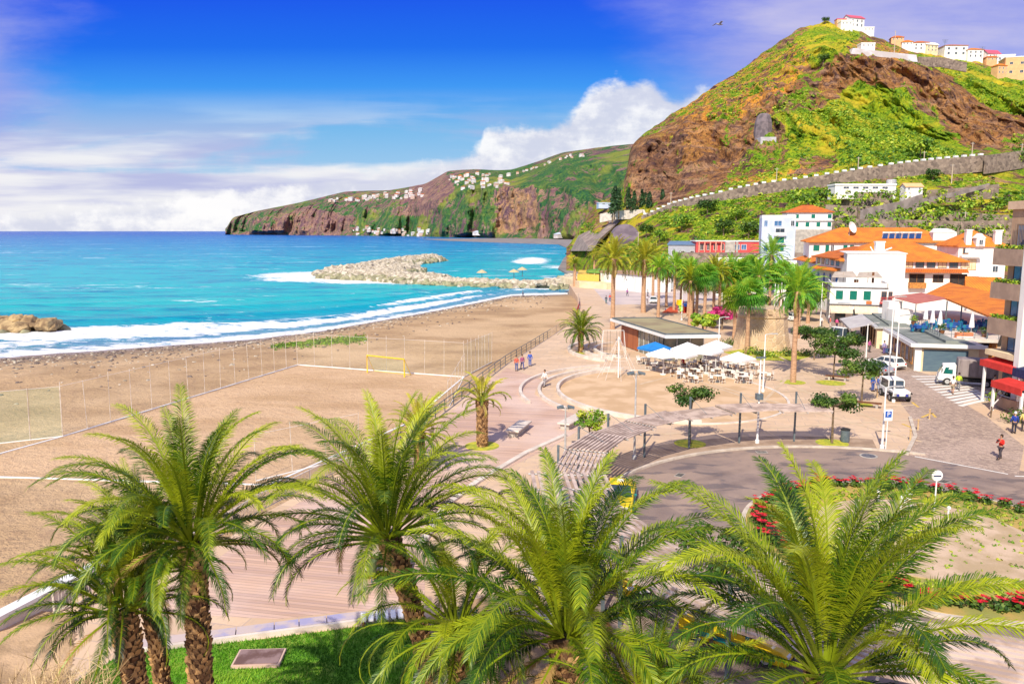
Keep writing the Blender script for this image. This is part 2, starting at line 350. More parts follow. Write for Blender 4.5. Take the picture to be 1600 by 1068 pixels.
def beach():
    xs=np.linspace(-230,40,520); ys=np.linspace(10,250,460); X,Y=np.meshgrid(xs,ys)
    s=shore_d(X,Y); Z=np.where(s<0,SEAZ+np.clip(-s*.055,0,1.5),SEAZ-s*.08)
    Z=Z+.12*(fbm(X,Y,.12,4,3)-.5)+.05*(fbm(X,Y,.9,3,5)-.5)
    ip=inpoly(X,Y,pitch).astype(float)
    k=ip.copy()
    for _ in range(3): k[1:-1,1:-1]=(k[:-2,1:-1]+k[2:,1:-1]+k[1:-1,:-2]+k[1:-1,2:]+k[1:-1,1:-1])/5
    Z=Z*(1-k)+(PZ)*k+.03*(fbm(X,Y,.5,3,8)-.5)
    tag(gridmesh('beach',np.stack([X,Y,Z],-1),beachmat(),{'shore':s,'pitch':k}),kind='structure')
beach()
m=MB(); P=[G(897,448,-2.6),G(890,430,-2.6),G(872,420,-2.6),G(880,405,-2.6),G(893,390,-2.6),G(872,381.5,-2.6),G(800,379.5,-2.6),G(700,376,-2.6),G(660,373.5,-2.6),(400,2600),(900,2600),(400,238),(17,238)]
m.prism([(p[0],p[1]) for p in P],-8,-2.3); struct('cove_shore',m,mk('dark_gravel',(.3,.26,.24),(.2,.18,.18),.05,.95,world=True))
# ---- town platform
edge=[(-60,14),(-21.2,27.5),(-19.3,33.5),(-15.6,36.),(-14.2,43.),(-9.5,56.),(-6.8,65.5),(-.9,93.),(6.,119.),(11,140),(14,165),(16,190),(17.5,240),(26,250)]
plat=edge+[(45,330),(300,330),(300,10),(-60,-5)]
def pavemat():
    def fn(t,p):
        v=t.map(POS(t),rot=(0,0,R(14)))
        b=t.node('ShaderNodeTexBrick',offset=.5,inp={'Vector':v,'Scale':1.,'Color1':c4((.7,.51,.34)),'Color2':c4((.58,.42,.28)),'Mortar':c4((.5,.38,.3)),'Mortar Size':.035,'Brick Width':2.4,'Row Height':1.2})
        n=t.noise(v,.12,6,.6); c=t.mix(t.sm(n,.4,.7,0.,.6),b.outputs[0],c4((.58,.39,.23))); c=t.mix(t.sm(t.noise(v,1.4,6,.7),.5,.68,0,.45),c,c4((.42,.32,.26)))
        t.l.new(c,p.inputs['Base Color'])
    return special('plaza_paving',fn,.75)
m=MB(); m.prism([(p[0],p[1]) for p in plat],-6,0.); struct('plaza',m,pavemat())
def circ(c,r,a0,a1,n=48): return [(c[0]+r*math.cos(R(a0+(a1-a0)*i/n)),c[1]+r*math.sin(R(a0+(a1-a0)*i/n))) for i in range(n+1)]
def ringpoly(c,r0,r1,a0,a1,n=48): return circ(c,r1,a0,a1,n)+circ(c,r0,a1,a0,n)
RC=(21.5,39.0)
# promenade deck boards
def deckmat():
    def fn(t,p):
        v=t.map(POS(t),rot=(0,0,R(12)))
        w=t.sep(v)[1]; fr=t.m('FRACT',t.m('MULTIPLY',w,4.)); idx=t.m('FLOOR',t.m('MULTIPLY',w,4.))
        rr=t.node('ShaderNodeTexWhiteNoise',noise_dimensions='1D',inp={'W':idx}).outputs[0]
        n=t.noise(t.map(POS(t),(.25,2.5,1),(0,0,R(12))),1.,6,.6); nb=t.noise(POS(t),.13,4)
        c=t.mix(rr,c4((.66,.44,.31)),c4((.48,.31,.22))); c=t.mix(t.sm(n,.42,.7,0,.6),c,c4((.47,.33,.3))); c=t.mix(t.sm(nb,.4,.65,0,.6),c,c4((.76,.58,.48)))
        g=t.m('LESS_THAN',fr,.09); c=t.mix(t.m('MULTIPLY',g,.75),c,c4((.2,.13,.11))); t.l.new(c,p.inputs['Base Color'])
    return special('deck_boards',fn,.7)
deck=[(-16.6,31.3),(-14.6,36.3),(-13.3,43.),(-8.6,56.),(-6.,65.5),(-.6,91.),(3.2,84),(2.2,76),(4.6,69),(7.0,65.),(3.6,58),(-3.0,47.),(-4.6,40.),(-3.8,32.),(-9.8,30.6)]
m=MB(); m.sheet(deck,.006); struct('boardwalk',m,deckmat())
# wide kerb stripe separating deck and paved path
m=MB(); line=[(-4.7,38),(-3.9,44),(-2.2,48.5),(1.0,55),(4.2,60.)]
for i in range(len(line)-1):
    a,b=Vector(line[i]),Vector(line[i+1]); n=Vector((-(b-a).y,(b-a).x)).normalized()*.2
    m.prism([a-n,b-n,b+n,a+n],.0,.16)
tag(obj('kerb',m,palecon),kind='structure')
# asphalt
def asph():
    def fn(t,p):
        v=POS(t); n=t.noise(v,.16,7,.65,.3); n2=t.noise(v,25.,2); n3=t.noise(t.map(v,(1,2.2,1),(0,0,.5)),.35,6,.6,.6)
        c=t.mix(t.sm(n,.35,.65),c4((.34,.24,.18)),c4((.2,.145,.125))); c=t.mix(t.m('MULTIPLY',n2,.25),c,c4((.5,.42,.38)))
        rr=t.node('ShaderNodeVectorMath',operation='DISTANCE',inp={0:t.map(v,(1,1,0)),1:(21.5,39.,0.)}).outputs['Value']; tr=t.m('ADD',t.sm(t.m('ABSOLUTE',t.m('SUBTRACT',rr,11.6)),.7,.1),t.sm(t.m('ABSOLUTE',t.m('SUBTRACT',rr,13.5)),.7,.1),clamp=True); c=t.mix(t.m('MULTIPLY',tr,t.sm(n,.3,.7,.15,.55)),c,c4((.15,.11,.1)))
        vc=t.sep(t.node('ShaderNodeTexVoronoi',distance='MANHATTAN',inp={'Vector':t.map(v,rot=(0,0,.4)),'Scale':.16}).outputs[1])[0]; c=t.mix(t.sm(vc,.8,.84,0,.4),c,c4((.2,.15,.14)))
        c=t.mix(t.sm(n3,.53,.6,0.,.65),c,c4((.12,.1,.1))); t.l.new(c,p.inputs['Base Color']); t.l.new(t.sm(n3,.53,.6,.85,.45),p.inputs['Roughness']); bumpto(t,p,n2,.01,.5)
    return special('asphalt',fn,.85)
asphm=asph()
def cobb():
    def fn(t,p):
        v=t.map(POS(t),rot=(0,0,.3)); vo=t.node('ShaderNodeTexVoronoi',feature='DISTANCE_TO_EDGE',inp={'Vector':v,'Scale':4.}).outputs[0]; vc=t.sep(t.node('ShaderNodeTexVoronoi',inp={'Vector':v,'Scale':4.}).outputs[1])[0]
        n=t.noise(v,.2,6,.6); c=t.mix(vc,c4((.52,.39,.3)),c4((.3,.22,.18))); c=t.mix(t.sm(n,.4,.7,0,.5),c,c4((.6,.45,.36)))
        c=t.mix(t.sm(vo,0,.04,.8,0.),c,c4((.2,.16,.15))); t.l.new(c,p.inputs['Base Color']); bumpto(t,p,t.sm(vo,0,.12),.03,.6)
    return special('cobbles',fn,.8)
m=MB(); m.sheet(circ(RC,17.6,0,360,90)[:-1],.004)
m.sheet([(33,28),(110,18),(110,46),(33,50.5)],.0045)
m.sheet(ringpoly(RC,17.3,20.9,178,305,50),.0075)
struct('road',m,asphm)
st=[(28.6,54.6),(31.8,59.6),(34.6,66),(37.6,75),(43.5,96),(50,118),(57,141),(66,182),(80,230),(90,228),(75,180),(65,141),(56.5,118),(50.5,101),(46.8,89.5),(47,86.5),(75,86),(75,74.5),(45,73.4),(42.6,72.6),(41.2,66),(38.5,57),(33.5,49.9)]
m=MB(); m.sheet(st,.009); struct('street',m,cobb())
# back road along shore, parking
m=MB(); m.sheet([(21,170),(26,172),(38,168),(60,200),(60,300),(26,300)],.007); struct('parking',m,mk('pale_asphalt',(.6,.5,.46),(.5,.42,.4),.1,.9,world=True))
# raised pavements with kerb
pav=mk('brown_paving',(.42,.3,.21),(.32,.22,.15),.8,.85,.2,20,world=True); cream=mk('cream_paving',(.7,.54,.4),(.56,.42,.3),.4,.85,world=True)
m=MB(); m.prism(ringpoly(RC,17.6,17.85,62,178,60),-.0,.14); m.prism(ringpoly(RC,20.9,21.15,178,305,60),-.0,.14); m.prism(ringpoly(RC,8.9,9.15,0,360,90),0,.18); m.prism([(28.6,54.6),(31.8,59.6),(34.6,66),(34.35,66.1),(31.6,59.8),(28.4,54.8)],0,.14); tag(obj('kerb',m,mk('kerb_stone',(.62,.54,.44),(.5,.42,.34),1.5,.85)),kind='structure')
m=MB(); m.sheet(ringpoly(RC,17.85,21.,72,178,60),.012); struct('sidewalk',m,pav)
# right corner pavement
cor=[(36.5,50.),(41.5,60),(44.2,66.5),(45.2,72.2),(47,73.2),(75,74),(110,60),(110,48)]
m=MB(); m.prism(cor,0,.14); struct('corner_pavement',m,cream)
# pale bands crossing the plaza
band=mk('ochre_band',(.62,.48,.32),(.55,.4,.26),1,.85,world=True)
m=MB()
def strip(a,b,w,z): 
    a,b=Vector(a),Vector(b); n=Vector((-(b-a).y,(b-a).x)).normalized()*w/2; m.add([(q.x,q.y,z) for q in (a-n,b-n,b+n,a+n)],[(0,1,2,3)])
for k,(a,b) in enumerate([((1010,665),(1430,632)),((1000,680),(1440,655)),((1110,600),(1440,690)),((1180,580),(1400,668)),((1130,560),(1350,600)),((1200,548),(1320,610)),((1000,600),(1180,555)),((1220,612),(1420,606)),((1180,640),(1260,560)),((1060,585),(1220,640))]):
    p,q=G(*a),G(*b); strip((p.x,p.y),(q.x,q.y),.35,.010+k*.0015)
struct('paving_bands',m,band)
# street markings
m=MB()
for i in range(12):                                   # zebra over the street mouth
    f=i/11; a=G(1425+f*75,588+f*46); b=G(1490+f*60,588+f*34)
    strip((a.x,a.y),(b.x,b.y),.5,.014)
for i in range(6):
    a=G(1505+i*16,598+i*7); b=G(1545+i*20,600+i*8); strip((a.x,a.y),(b.x,b.y),.45,.0185)
a=G(1190,868); 
strip((33.2,49.8),(110,40.),.18,.013); strip((28.9,54.3),(33.,50.2),.16,.0135)
tag(obj('road_marking',m,mk('road_paint',(.8,.78,.72),(.6,.55,.5),3,.7,lo=.5,hi=.75,world=True)),kind='structure')
m=MB()
for a,b in [((1425,628),(1435,636)),((1440,652),(1456,645)),((1456,645),(1462,652)),((1410,662),(1425,668))]:
    p,q=G(*a),G(*b); strip((p.x,p.y),(q.x,q.y),.22,.0155)
tag(obj('yellow_marking',m,mk('yellow_road_paint',(.75,.5,.08),(.6,.4,.1),3,.7)),kind='structure')
# playground sand basin with concentric seat steps
EC=Vector((15.6,76.5)); 
def ell(a,b,a0,a1,n=60,c=EC,rot=R(8)):
    o=[]
    for i in range(n+1):
        w=R(a0+(a1-a0)*i/n); x,y=a*math.cos(w),b*math.sin(w); o.append((c.x+x*math.cos(rot)-y*math.sin(rot),c.y+x*math.sin(rot)+y*math.cos(rot)))
    return o
m=MB(); m.sheet(ell(10.9,12.6,0,360)[:-1],.011); struct('playground_sand',m,mk('play_sand',(.66,.46,.28),(.54,.36,.2),.35,.95,.4,8,world=True))
m=MB()
m.prism(ell(11.1,12.9,95,262)+ell(10.8,12.6,262,95),0,.38)
m.prism(ell(11.1,12.9,262,455)+ell(10.85,12.65,455,262),0,.1)
m.prism(ell(13.0,14.4,100,205)+ell(12.7,14.1,205,100),0,.3)
m.prism(ell(14.9,16.2,102,190)+ell(14.6,15.9,190,102),0,.3)
tag(obj('stone_seating_step',m,palecon),'pale curved seating steps around the sand playground','steps')
m=MB(); c2=Vector((19.5,104.))
for r in (8.5,10.2,12.): m.prism(circ(c2,r,128,228,40)+circ(c2,r-.4,228,128,40),0,.35)
tag(obj('stone_seating_step',m,palecon),'arc of pale curved steps behind the small palm and left of the glass kiosk','steps')
# sea wall face / left low wall with white coping
t_=thing('boundary_wall','white capped low wall between the dry slope and the beach, bottom left','wall')
m=MB(); wl=[(-29,16.5),(-24,22.6),(-20.6,28.9),(-19.0,34.4)]
for i in range(3):
    a,b=Vector(wl[i]),Vector(wl[i+1]); n=Vector((-(b-a).y,(b-a).x)).normalized()*.18; m.prism([a-n,b-n,b+n,a+n],-2.4,.75)
obj('wall_body',m,palecon,t_)
m=MB()
for i in range(3):
    a,b=Vector(wl[i]),Vector(wl[i+1]); n=Vector((-(b-a).y,(b-a).x)).normalized()*.3; m.prism([a-n,b-n,b+n,a+n],.752,.92)
obj('coping',m,white,t_)
# ================= HILLS
def proj(P):
    x=P[...,0]; y=P[...,1]; z=P[...,2]-H
    f=y*math.cos(TH)-z*math.sin(TH); up=y*math.sin(TH)+z*math.cos(TH)
    f=np.maximum(f,1e-3); return 800+F*x/f, 534-F*up/f
class Surf:
    def __init__(s,P): s.P=P.reshape(-1,3); s.u,s.v=proj(s.P)
    def hit(s,u,v,tol=6):
        e=np.hypot(s.u-u,s.v-v); k=np.where(e<tol)[0]
        if len(k)==0: return Vector(s.P[np.argmin(e)])
        j=k[np.argmin(s.P[k,1]+e[k]*6)]; return Vector(s.P[j])
def loft(cols,nu,nr,weights):
    us=sorted(cols); K=len(cols[us[0]]); U=np.linspace(us[0],us[-1],nu)
    V=np.stack([np.interp(U,us,[cols[u][k][0] for u in us]) for k in range(K)])
    D=np.stack([np.interp(U,us,[cols[u][k][1] for u in us]) for k in range(K)])
    ker=np.array([1,2,3,2,1])/9.; n=max(1,nu//140)
    for _ in range(n*2):
        for A in (V,D): 
            B=np.pad(A,((0,0),(2,2)),'edge'); A[:]=sum(ker[i]*B[:,i:i+A.shape[1]] for i in range(5))
    T=[];a=0
    ts=np.concatenate([[0],np.cumsum(weights)]); ts=ts/ts[-1]
    tt=np.linspace(0,1,nr); V2=np.empty((nr,nu)); D2=np.empty((nr,nu))
    for j in range(nu): V2[:,j]=np.interp(tt,ts,V[:,j]); D2[:,j]=np.interp(tt,ts,D[:,j])
    UU=np.tile(U,(nr,1)); a_=(UU-800)/F; b=-(V2-534)/F
    y=math.cos(TH)+b*math.sin(TH); w=-math.sin(TH)+b*math.cos(TH)
    return UU,V2,np.stack([a_/y*D2,D2,H+w/y*D2],-1)
def hillmat(name,greens,rocks,sc=1.,far=False):
    def fn(t,p):
        v=POS(t); g=t.node('ShaderNodeAttribute',attribute_name='veg').outputs['Fac']; oc=t.node('ShaderNodeAttribute',attribute_name='ochre').outputs['Fac']
        nA=t.noise(v,.03*sc,8,.62,.4); nB=t.noise(v,.16*sc,8,.68,.3); nC=t.noise(v,.9*sc,5,.65); st=t.noise(t.map(v,(1,1,.25)),.11*sc,8,.7,.8)
        strata=t.noise(t.map(v,(.35,.35,2.2),(R(8),0,0)),.12*sc,6,.6,.5)
        gr=t.mix(t.sm(nB,.36,.62),c4(greens[0]),c4(greens[1])); gr=t.mix(t.sm(nC,.46,.62),gr,c4(greens[2])); gr=t.mix(t.sm(nA,.5,.62,0,.75),gr,c4(greens[3]))
        rk=t.mix(t.sm(st,.38,.6),c4(rocks[0]),c4(rocks[1])); rk=t.mix(t.sm(strata,.48,.62,0,.7),rk,c4(rocks[2])); rk=t.mix(t.m('MULTIPLY',oc,t.sm(nB,.4,.52)),rk,c4(rocks[3]))
        rk=t.mix(t.sm(nC,.54,.62,0,.75),rk,c4(rocks[4])); rk=t.mix(t.sm(t.noise(t.map(v,(1,1,.35)),.25*sc,8,.75,1.),.52,.6,0,.7),rk,c4(rocks[4]))
        f=t.sm(t.m('ADD',t.m('ADD',g,t.m('MULTIPLY',t.m('SUBTRACT',nB,.5),2.3)),t.m('MULTIPLY',t.m('SUBTRACT',nC,.5),.7)),.42,.58)
        c=t.mix(f,rk,gr); t.l.new(c,p.inputs['Base Color'])
        bumpto(t,p,t.m('ADD',t.m('MULTIPLY',nB,2.),t.m('ADD',st,t.m('MULTIPLY',nC,.5))),2.2/sc,.9)
    return special(name,fn,.95,.1)
def paint(U,V,zones,base,jit=16,seed=3):
    ju=U+jit*2*(fbm(U,V,.03,4,seed)-.5)*2; jv=V+jit*(fbm(U,V,.035,4,seed+5)-.5)*2
    A=np.full(U.shape,base)
    for poly,val in zones: A[inpoly(ju,jv,poly)]=val
    for _ in range(4): A[1:-1,1:-1]=(A[:-2,1:-1]+A[2:,1:-1]+A[1:-1,:-2]+A[1:-1,2:]+A[1:-1,1:-1])/5
    return A
near={885:[(400,395),(397,397),(394,400),(393,402),(392,404),(391,406),(390,410)],
900:[(402,385),(395,392),(388,400),(384,405),(378,410),(372,415),(366,425)],
930:[(402,330),(388,345),(350,388),(344,396),(336,408),(328,418),(320,440)],
965:[(402,310),(385,325),(338,380),(330,390),(322,405),(314,420),(304,445)],
976:[(405,300),(385,315),(337,370),(322,388),(314,400),(308,415),(300,440)],
981:[(405,298),(385,313),(336,368),(308,386),(280,396),(252,410),(234,440)],
1000:[(410,270),(385,300),(335,350),(305,380),(268,398),(235,415),(214,448)],
1050:[(415,240),(375,290),(318,335),(285,375),(240,400),(205,425),(180,470)],
1100:[(418,230),(370,280),(304,325),(270,365),(215,400),(178,435),(148,490)],
1150:[(420,225),(365,275),(294,320),(255,365),(200,400),(150,445),(114,505)],
1200:[(420,215),(360,270),(283,315),(235,365),(180,400),(120,450),(78,520)],
1250:[(415,215),(355,265),(277,312),(220,360),(160,400),(95,455),(47,530)],
1290:[(410,215),(350,262),(271,310),(215,360),(150,405),(85,450),(34,535)],
1340:[(405,215),(345,260),(265,308),(210,360),(150,400),(95,440),(46,540)],
1400:[(400,215),(340,260),(256,308),(215,350),(165,390),(102,440),(72,545)],
1450:[(400,215),(335,260),(250,310),(225,345),(180,385),(112,440),(84,545)],
1500:[(400,215),(330,262),(246,315),(225,345),(195,385),(132,445),(92,540)],
1600:[(395,220),(320,265),(240,325),(222,350),(205,385),(150,450),(108,530)],
1760:[(390,225),(310,270),(230,330),(215,355),(190,390),(150,450),(112,530)]}
def build_near():
    U,V,P=loft(near,760,360,[1.2,1.2,1,1.3,1.3,1])
    nr=P.shape[0]; tt=np.linspace(0,1,nr)[:,None]
    X,Y,Z=P[...,0],P[...,1],P[...,2]
    amp=np.clip((tt-.33)*5,0,1)*np.clip((1.02-tt)*5,.3,1)*np.clip((U-885)/90,0,1)
    g=fbm(X,Z*.5,.035,5,2); gul=np.abs(fbm(X+Z*.3,Y*.3,.022,4,7)-.5)*2
    low=np.clip((.36-tt)*5,0,1)*np.clip((U-885)/60,0,1)
    rid=1-np.abs(fbm(X+.4*Z,Z*.7,.06,5,14)-.5)*2
    dY=amp*(26*(g-.5)+34*(gul-.3)+16*(rid-.75)+11*(fbm(X,Z,.14,5,5)-.5)+5*(fbm(X,Z,.45,3,1)-.5))
    dZ=amp*(8*(fbm(X,Y,.05,4,9)-.5)+7*(fbm(X,Y*.3,.16,5,4)-.5)); dZ=dZ+low*3*(fbm(X,Y,.09,4,12)-.5)
    X=X*(Y+dY)/Y; Y=Y+dY; Z=Z+dZ; X=X+amp*4*(fbm(Z,Y,.08,3,3)-.5)
    X=np.vstack([X[:1]*.93,X[:1]*.985,X]); Y=np.vstack([Y[:1]*.93,Y[:1]*.985,Y]); Z=np.vstack([Z[:1]*0-3.5,Z[:1]*.8,Z]); U=np.vstack([U[:1]]*2+[U]); V=np.vstack([V[:1]]*2+[V]); nr+=2
    # back side falls away behind the ridge
    bk=[(X[-1]*1.12+5,Y[-1]+60,Z[-1]*.92),(X[-1]*1.3+10,Y[-1]+180,Z[-1]*.55),(X[-1]*1.5,Y[-1]+300,Z[-1]*0-8)]
    X=np.vstack([X]+[b[0] for b in bk]); Y=np.vstack([Y]+[b[1] for b in bk]); Z=np.vstack([Z]+[b[2] for b in bk])
    U=np.vstack([U]+[U[-1]]*3); V=np.vstack([V]+[V[-1]]*3)
    vz=[([(880,500),(900,380),(1000,333),(1120,298),(1300,268),(1540,242),(1760,225),(1760,500)],.62),
        ([(985,330),(1050,318),(1150,255),(1165,262),(1260,262),(1300,180),(1240,120),(1180,160),(1120,230),(1050,290)],.3),
        ([(1040,322),(1200,283),(1215,262),(1170,255),(1230,210),(1262,180),(1300,165),(1340,120),(1395,135),(1440,180),(1500,232),(1520,243),(1300,268)],.86),
        ([(1165,265),(1190,240),(1215,170),(1275,110),(1300,90),(1280,45),(1335,48),(1350,75),(1330,90),(1300,120),(1270,155),(1240,215),(1210,262)],.52),
        ([(1250,70),(1290,28),(1340,40),(1330,85),(1290,115),(1260,95)],.8),
        ([(1425,85),(1500,88),(1600,118),(1760,120),(1760,190),(1600,180),(1540,150),(1470,118),(1430,105)],.8),
        ([(1400,110),(1440,110),(1530,145),(1600,180),(1600,215),(1540,232),(1500,225),(1450,165),(1400,130)],.18),
        ([(1310,95),(1400,95),(1420,140),(1380,145),(1330,125),(1300,160),(1270,150)],.2),
        ([(978,235),(1100,165),(1130,200),(1080,290),(1020,320),(978,320)],.2),
        ([(1100,150),(1230,65),(1250,80),(1180,150),(1120,200)],.5),
        ([(1080,290),(1130,235),(1160,220),(1170,245),(1120,290)],.12),
        ([(1210,262),(1300,235),(1290,262),(1215,280)],.35)]
    oz=[([(1040,180),(1290,30),(1300,90),(1200,170),(1140,200),(1080,210)],.95),([(978,235),(1130,190),(1100,300),(985,330)],.12),([(1150,285),(1240,255),(1260,275),(1150,292)],1.),([(1330,60),(1430,75),(1420,100),(1330,90)],1.),([(1060,200),(1110,170),(1120,230),(1080,270)],.4)]
    veg=paint(U,V,vz,.45); och=paint(U,V,oz,.3,14,8)
    Pn=np.stack([X,Y,Z],-1)
    m=hillmat('mountain_ground',[(.46,.5,.02),(.2,.36,.02),(.04,.12,.012),(.7,.52,.04)],[(.31,.16,.09),(.09,.05,.055),(.48,.29,.18),(.8,.36,.05),(.04,.024,.03)])
    o=gridmesh('mountain',Pn,m,{'veg':veg,'ochre':och}); tag(o,kind='structure')
    return Surf(Pn[:nr]),veg[:nr],Pn[:nr]
NEAR,vegN,PN=build_near()
# distant coast
far={352:[(365.2,4300),(364.6,4310),(364,4320),(363,4340),(362,4360),(361.5,4400)],
362:[(365.3,4250),(360,4260),(356,4270),(352,4290),(345,4320),(340,4400)],
400:[(365.6,4050),(358,4080),(350,4110),(340,4160),(334,4250),(330,4400)],
470:[(366.2,3750),(357,3790),(345,3830),(333,3900),(324,4050),(316,4250)],
540:[(367,3400),(360,3440),(345,3490),(328,3560),(312,3750),(299,4050)],
610:[(368,3100),(362,3150),(345,3210),(325,3300),(308,3500),(297,3900)],
640:[(369,2950),(362,3000),(345,3050),(320,3120),(303,3350),(292,3700)],
665:[(370,2700),(362,2740),(345,2780),(318,2840),(300,3050),(287,3400)],
700:[(371.5,2450),(362,2480),(335,2520),(305,2600),(285,2850),(267,3200)],
745:[(373,2300),(362,2330),(330,2380),(295,2450),(280,2700),(264,3050)],
775:[(374,2150),(358,2180),(325,2220),(290,2280),(276,2600),(266,3000)],
800:[(374.5,2050),(355,2080),(320,2120),(292,2180),(280,2500),(265,2950)],
835:[(375.5,1950),(355,1980),(315,2020),(288,2100),(268,2400),(254,2900)],
880:[(377,1800),(362,1830),(330,1870),(295,1950),(262,2250),(238,2700)],
930:[(378,1700),(362,1730),(335,1770),(300,1850),(258,2150),(231,2600)],
985:[(379,1600),(365,1630),(338,1670),(300,1750),(255,2050),(225,2500)],
1060:[(380,1500),(365,1530),(340,1570),(300,1650),(250,1950),(222,2400)]}
def build_far():
    U,V,P=loft(far,720,200,[1.,1.2,1.2,1.2,1.4])
    tt=np.linspace(0,1,P.shape[0])[:,None]; X,Y,Z=P[...,0],P[...,1],P[...,2]
    k=Y/2500
    amp=np.clip(tt*8,0,1)*np.clip((1.03-tt)*5,.1,1)
    gul=np.abs(fbm(X,X*0+3,.0045,5,2)-.5)*2; 
    kk=1+amp*(340*(gul-.35)+170*(fbm(X,Z,.01,5,6)-.5)+110*(fbm(X,Z*.35,.035,5,16)-.5))/Y; X=X*kk; Y=Y*kk; Z=np.where(Z>H,H+(Z-H)*kk,Z); Z=Z+amp*(16*(fbm(X,Y,.01,4,4)-.5))
    Z=np.where(tt<=0.02,-4,Z)
    X=np.vstack([X,X[-1]*1.3]); Y=np.vstack([Y,Y[-1]*1.3]); Z=np.vstack([Z,Z[-1]*0.3]); U=np.vstack([U,U[-1]]); V=np.vstack([V,V[-1]])
    vz=[([(700,275),(1060,225),(1060,290),(930,320),(870,300),(780,290),(760,345),(700,340)],.72),
        ([(780,300),(835,290),(845,345),(800,365),(780,365)],.15),([(840,330),(960,300),(960,375),(850,375)],.5),
        ([(690,300),(770,285),(775,360),(690,350)],.66),([(655,270),(695,268),(700,300),(665,340),(620,335)],.25),([(560,330),(660,335),(690,375),(560,375)],.62),
        ([(355,375),(470,330),(470,375)],.22),([(470,320),(560,318),(560,335),(470,335)],.6),([(430,335),(520,325),(560,345),(520,375),(450,375)],.3)]
    veg=paint(U,V,vz,.5,9); och=paint(U,V,[([(760,280),(850,290),(850,370),(760,370)],1.),([(355,340),(480,330),(480,370)],.6)],.35)
    m=hillmat('coast_ground',[(.18,.28,.05),(.06,.18,.05),(.02,.09,.06),(.32,.34,.06)],[(.34,.19,.17),(.17,.09,.12),(.42,.27,.22),(.5,.3,.16),(.08,.05,.09)],.16)  # distance haze put into these purplish ground tones
    P2=np.stack([X,Y,Z],-1); tag(gridmesh('coast_hills',P2,m,{'veg':veg,'ochre':och}),kind='structure')
    return Surf(P2[:-1])
FARS=build_far()
# shrubs
def leafblob(m,c,r,n,size,flat=.7,tone=None):
    for _ in range(n):
        d=Vector((random.gauss(0,1),random.gauss(0,1),random.gauss(0,1)))
        if d.length<1e-3: continue
        d.normalize(); rr=random.random()**.4
        p=Vector(c)+Vector((d.x*r[0],d.y*r[1],d.z*r[2]))*rr
        nrm=(d+Vector((rnd(-.7,.7),rnd(-.7,.7),rnd(-.2,1.)))).normalized(); a=nrm.orthogonal().normalized(); a.rotate(Matrix.Rotation(rnd(0,6.28),3,nrm)); b=nrm.cross(a)
        s=size*rnd(.6,1.3); m.cc=rnd(0,1) if tone is None else min(1,max(0,tone+rnd(-.25,.25)))
        m.add([p-a*s*.5,p+b*s*.35,p+a*s*.6,p-b*s*.35],[(0,1,2,3)])
shrubm=leafmat('shrub_leaves',(.04,.13,.01),(.2,.36,.02),(.5,.54,.04),.15)
treem=leafmat('tree_leaves',(.018,.06,.008),(.06,.13,.015),(.16,.26,.03),.25)
pinem=leafmat('pine_leaves',(.008,.035,.01),(.025,.075,.02),(.06,.13,.03),.1)
def shrubs():
    m=MB(); ny,nx=vegN.shape; Pf=PN; k=0; tries=0
    while k<9500 and tries<120000:
        tries+=1; j=int(rng.randint(3,ny-6)); i=int(rng.randint(20,nx-3))
        v=vegN[j,i]; p=Pf[j,i]
        if random.random()>(v-.28)*1.5: continue
        n=fbm(np.array(p[0]),np.array(p[2]),.05,3,21)
        if n<.42: continue
        s=rnd(.35,1.15)*(1.2 if random.random()<.15 else 1); tone=rnd(.3,.95) if n>.5 else rnd(0,.5)
        leafblob(m,(p[0],p[1],p[2]+s*.25),(s,s,s*.6),9,s*.95,tone=tone); k+=1
    tag(obj('hillside_shrubs',m,shrubm),'green and yellow shrubs covering the mountain slope','shrubs',kind='stuff')
shrubs()
# ---------- walls on the mountainside
def wallrun(name,label,pts,h,w,mat,posts=None,cap=None,below=6):
    t=thing(name,label,'wall',(0,0,0)); m=MB()
    for a,b in zip(pts[:-1],pts[1:]):
        n=Vector((-(b-a).y,(b-a).x,0)).normalized()*w/2
        q=[a-n,b-n,b+n,a+n]; v=[(x.x,x.y,x.z-below) for x in q]+[(x.x,x.y,x.z+h) for x in q]
        m.add(v,[(3,2,1,0),(4,5,6,7),(0,1,5,4),(1,2,6,5),(2,3,7,6),(3,0,4,7)])
    obj('wall_body',m,mat,t)
    if posts:
        m=MB()
        for a,b in zip(pts[:-1],pts[1:]):
            L=(b-a).length; k=max(1,int(L/posts))
            for i in range(k):
                p=a.lerp(b,(i+.5)/k); m.box((p.x,p.y,p.z+h+.35),(w+.3,1.5,.7),math.atan2((b-a).y,(b-a).x)+PI/2)
        obj('parapet_block',m,white,t)
    if cap:
        m=MB()
        for a,b in zip(pts[:-1],pts[1:]):
            n=Vector((-(b-a).y,(b-a).x,0)).normalized()*(w/2+.15); q=[a-n,b-n,b+n,a+n]; m.slab([(x.x,x.y,x.z+h+.3) for x in q][::1],.3)
        obj('coping',m,cap,t)
    return t
def dz(u): return np.interp(u,[900,1000,1100,1200,1300,1400,1540,1600,1700],[375,343,316,304,298,296,300,310,318])
road=[(1003,338),(1025,330),(1050,319),(1085,310),(1118,304),(1150,296),(1200,287),(1250,281),(1300,273),(1350,265),(1400,258),(1460,251),(1538,244)]
wallrun('parapet_wall','long grey stone road wall with white blocks along its top climbing the mountainside',[at(u,v+5,dz(u)) for u,v in road],1.6,.8,stone_grey,posts=2.9,below=4.5)
wallrun('retaining_wall','grey wall at the bend where the mountain road leaves the photo on the right',[at(u,v,dz(u)-3) for u,v in [(1540,246),(1565,243),(1600,238),(1680,228)]],.8,.8,stone_grey,below=6)
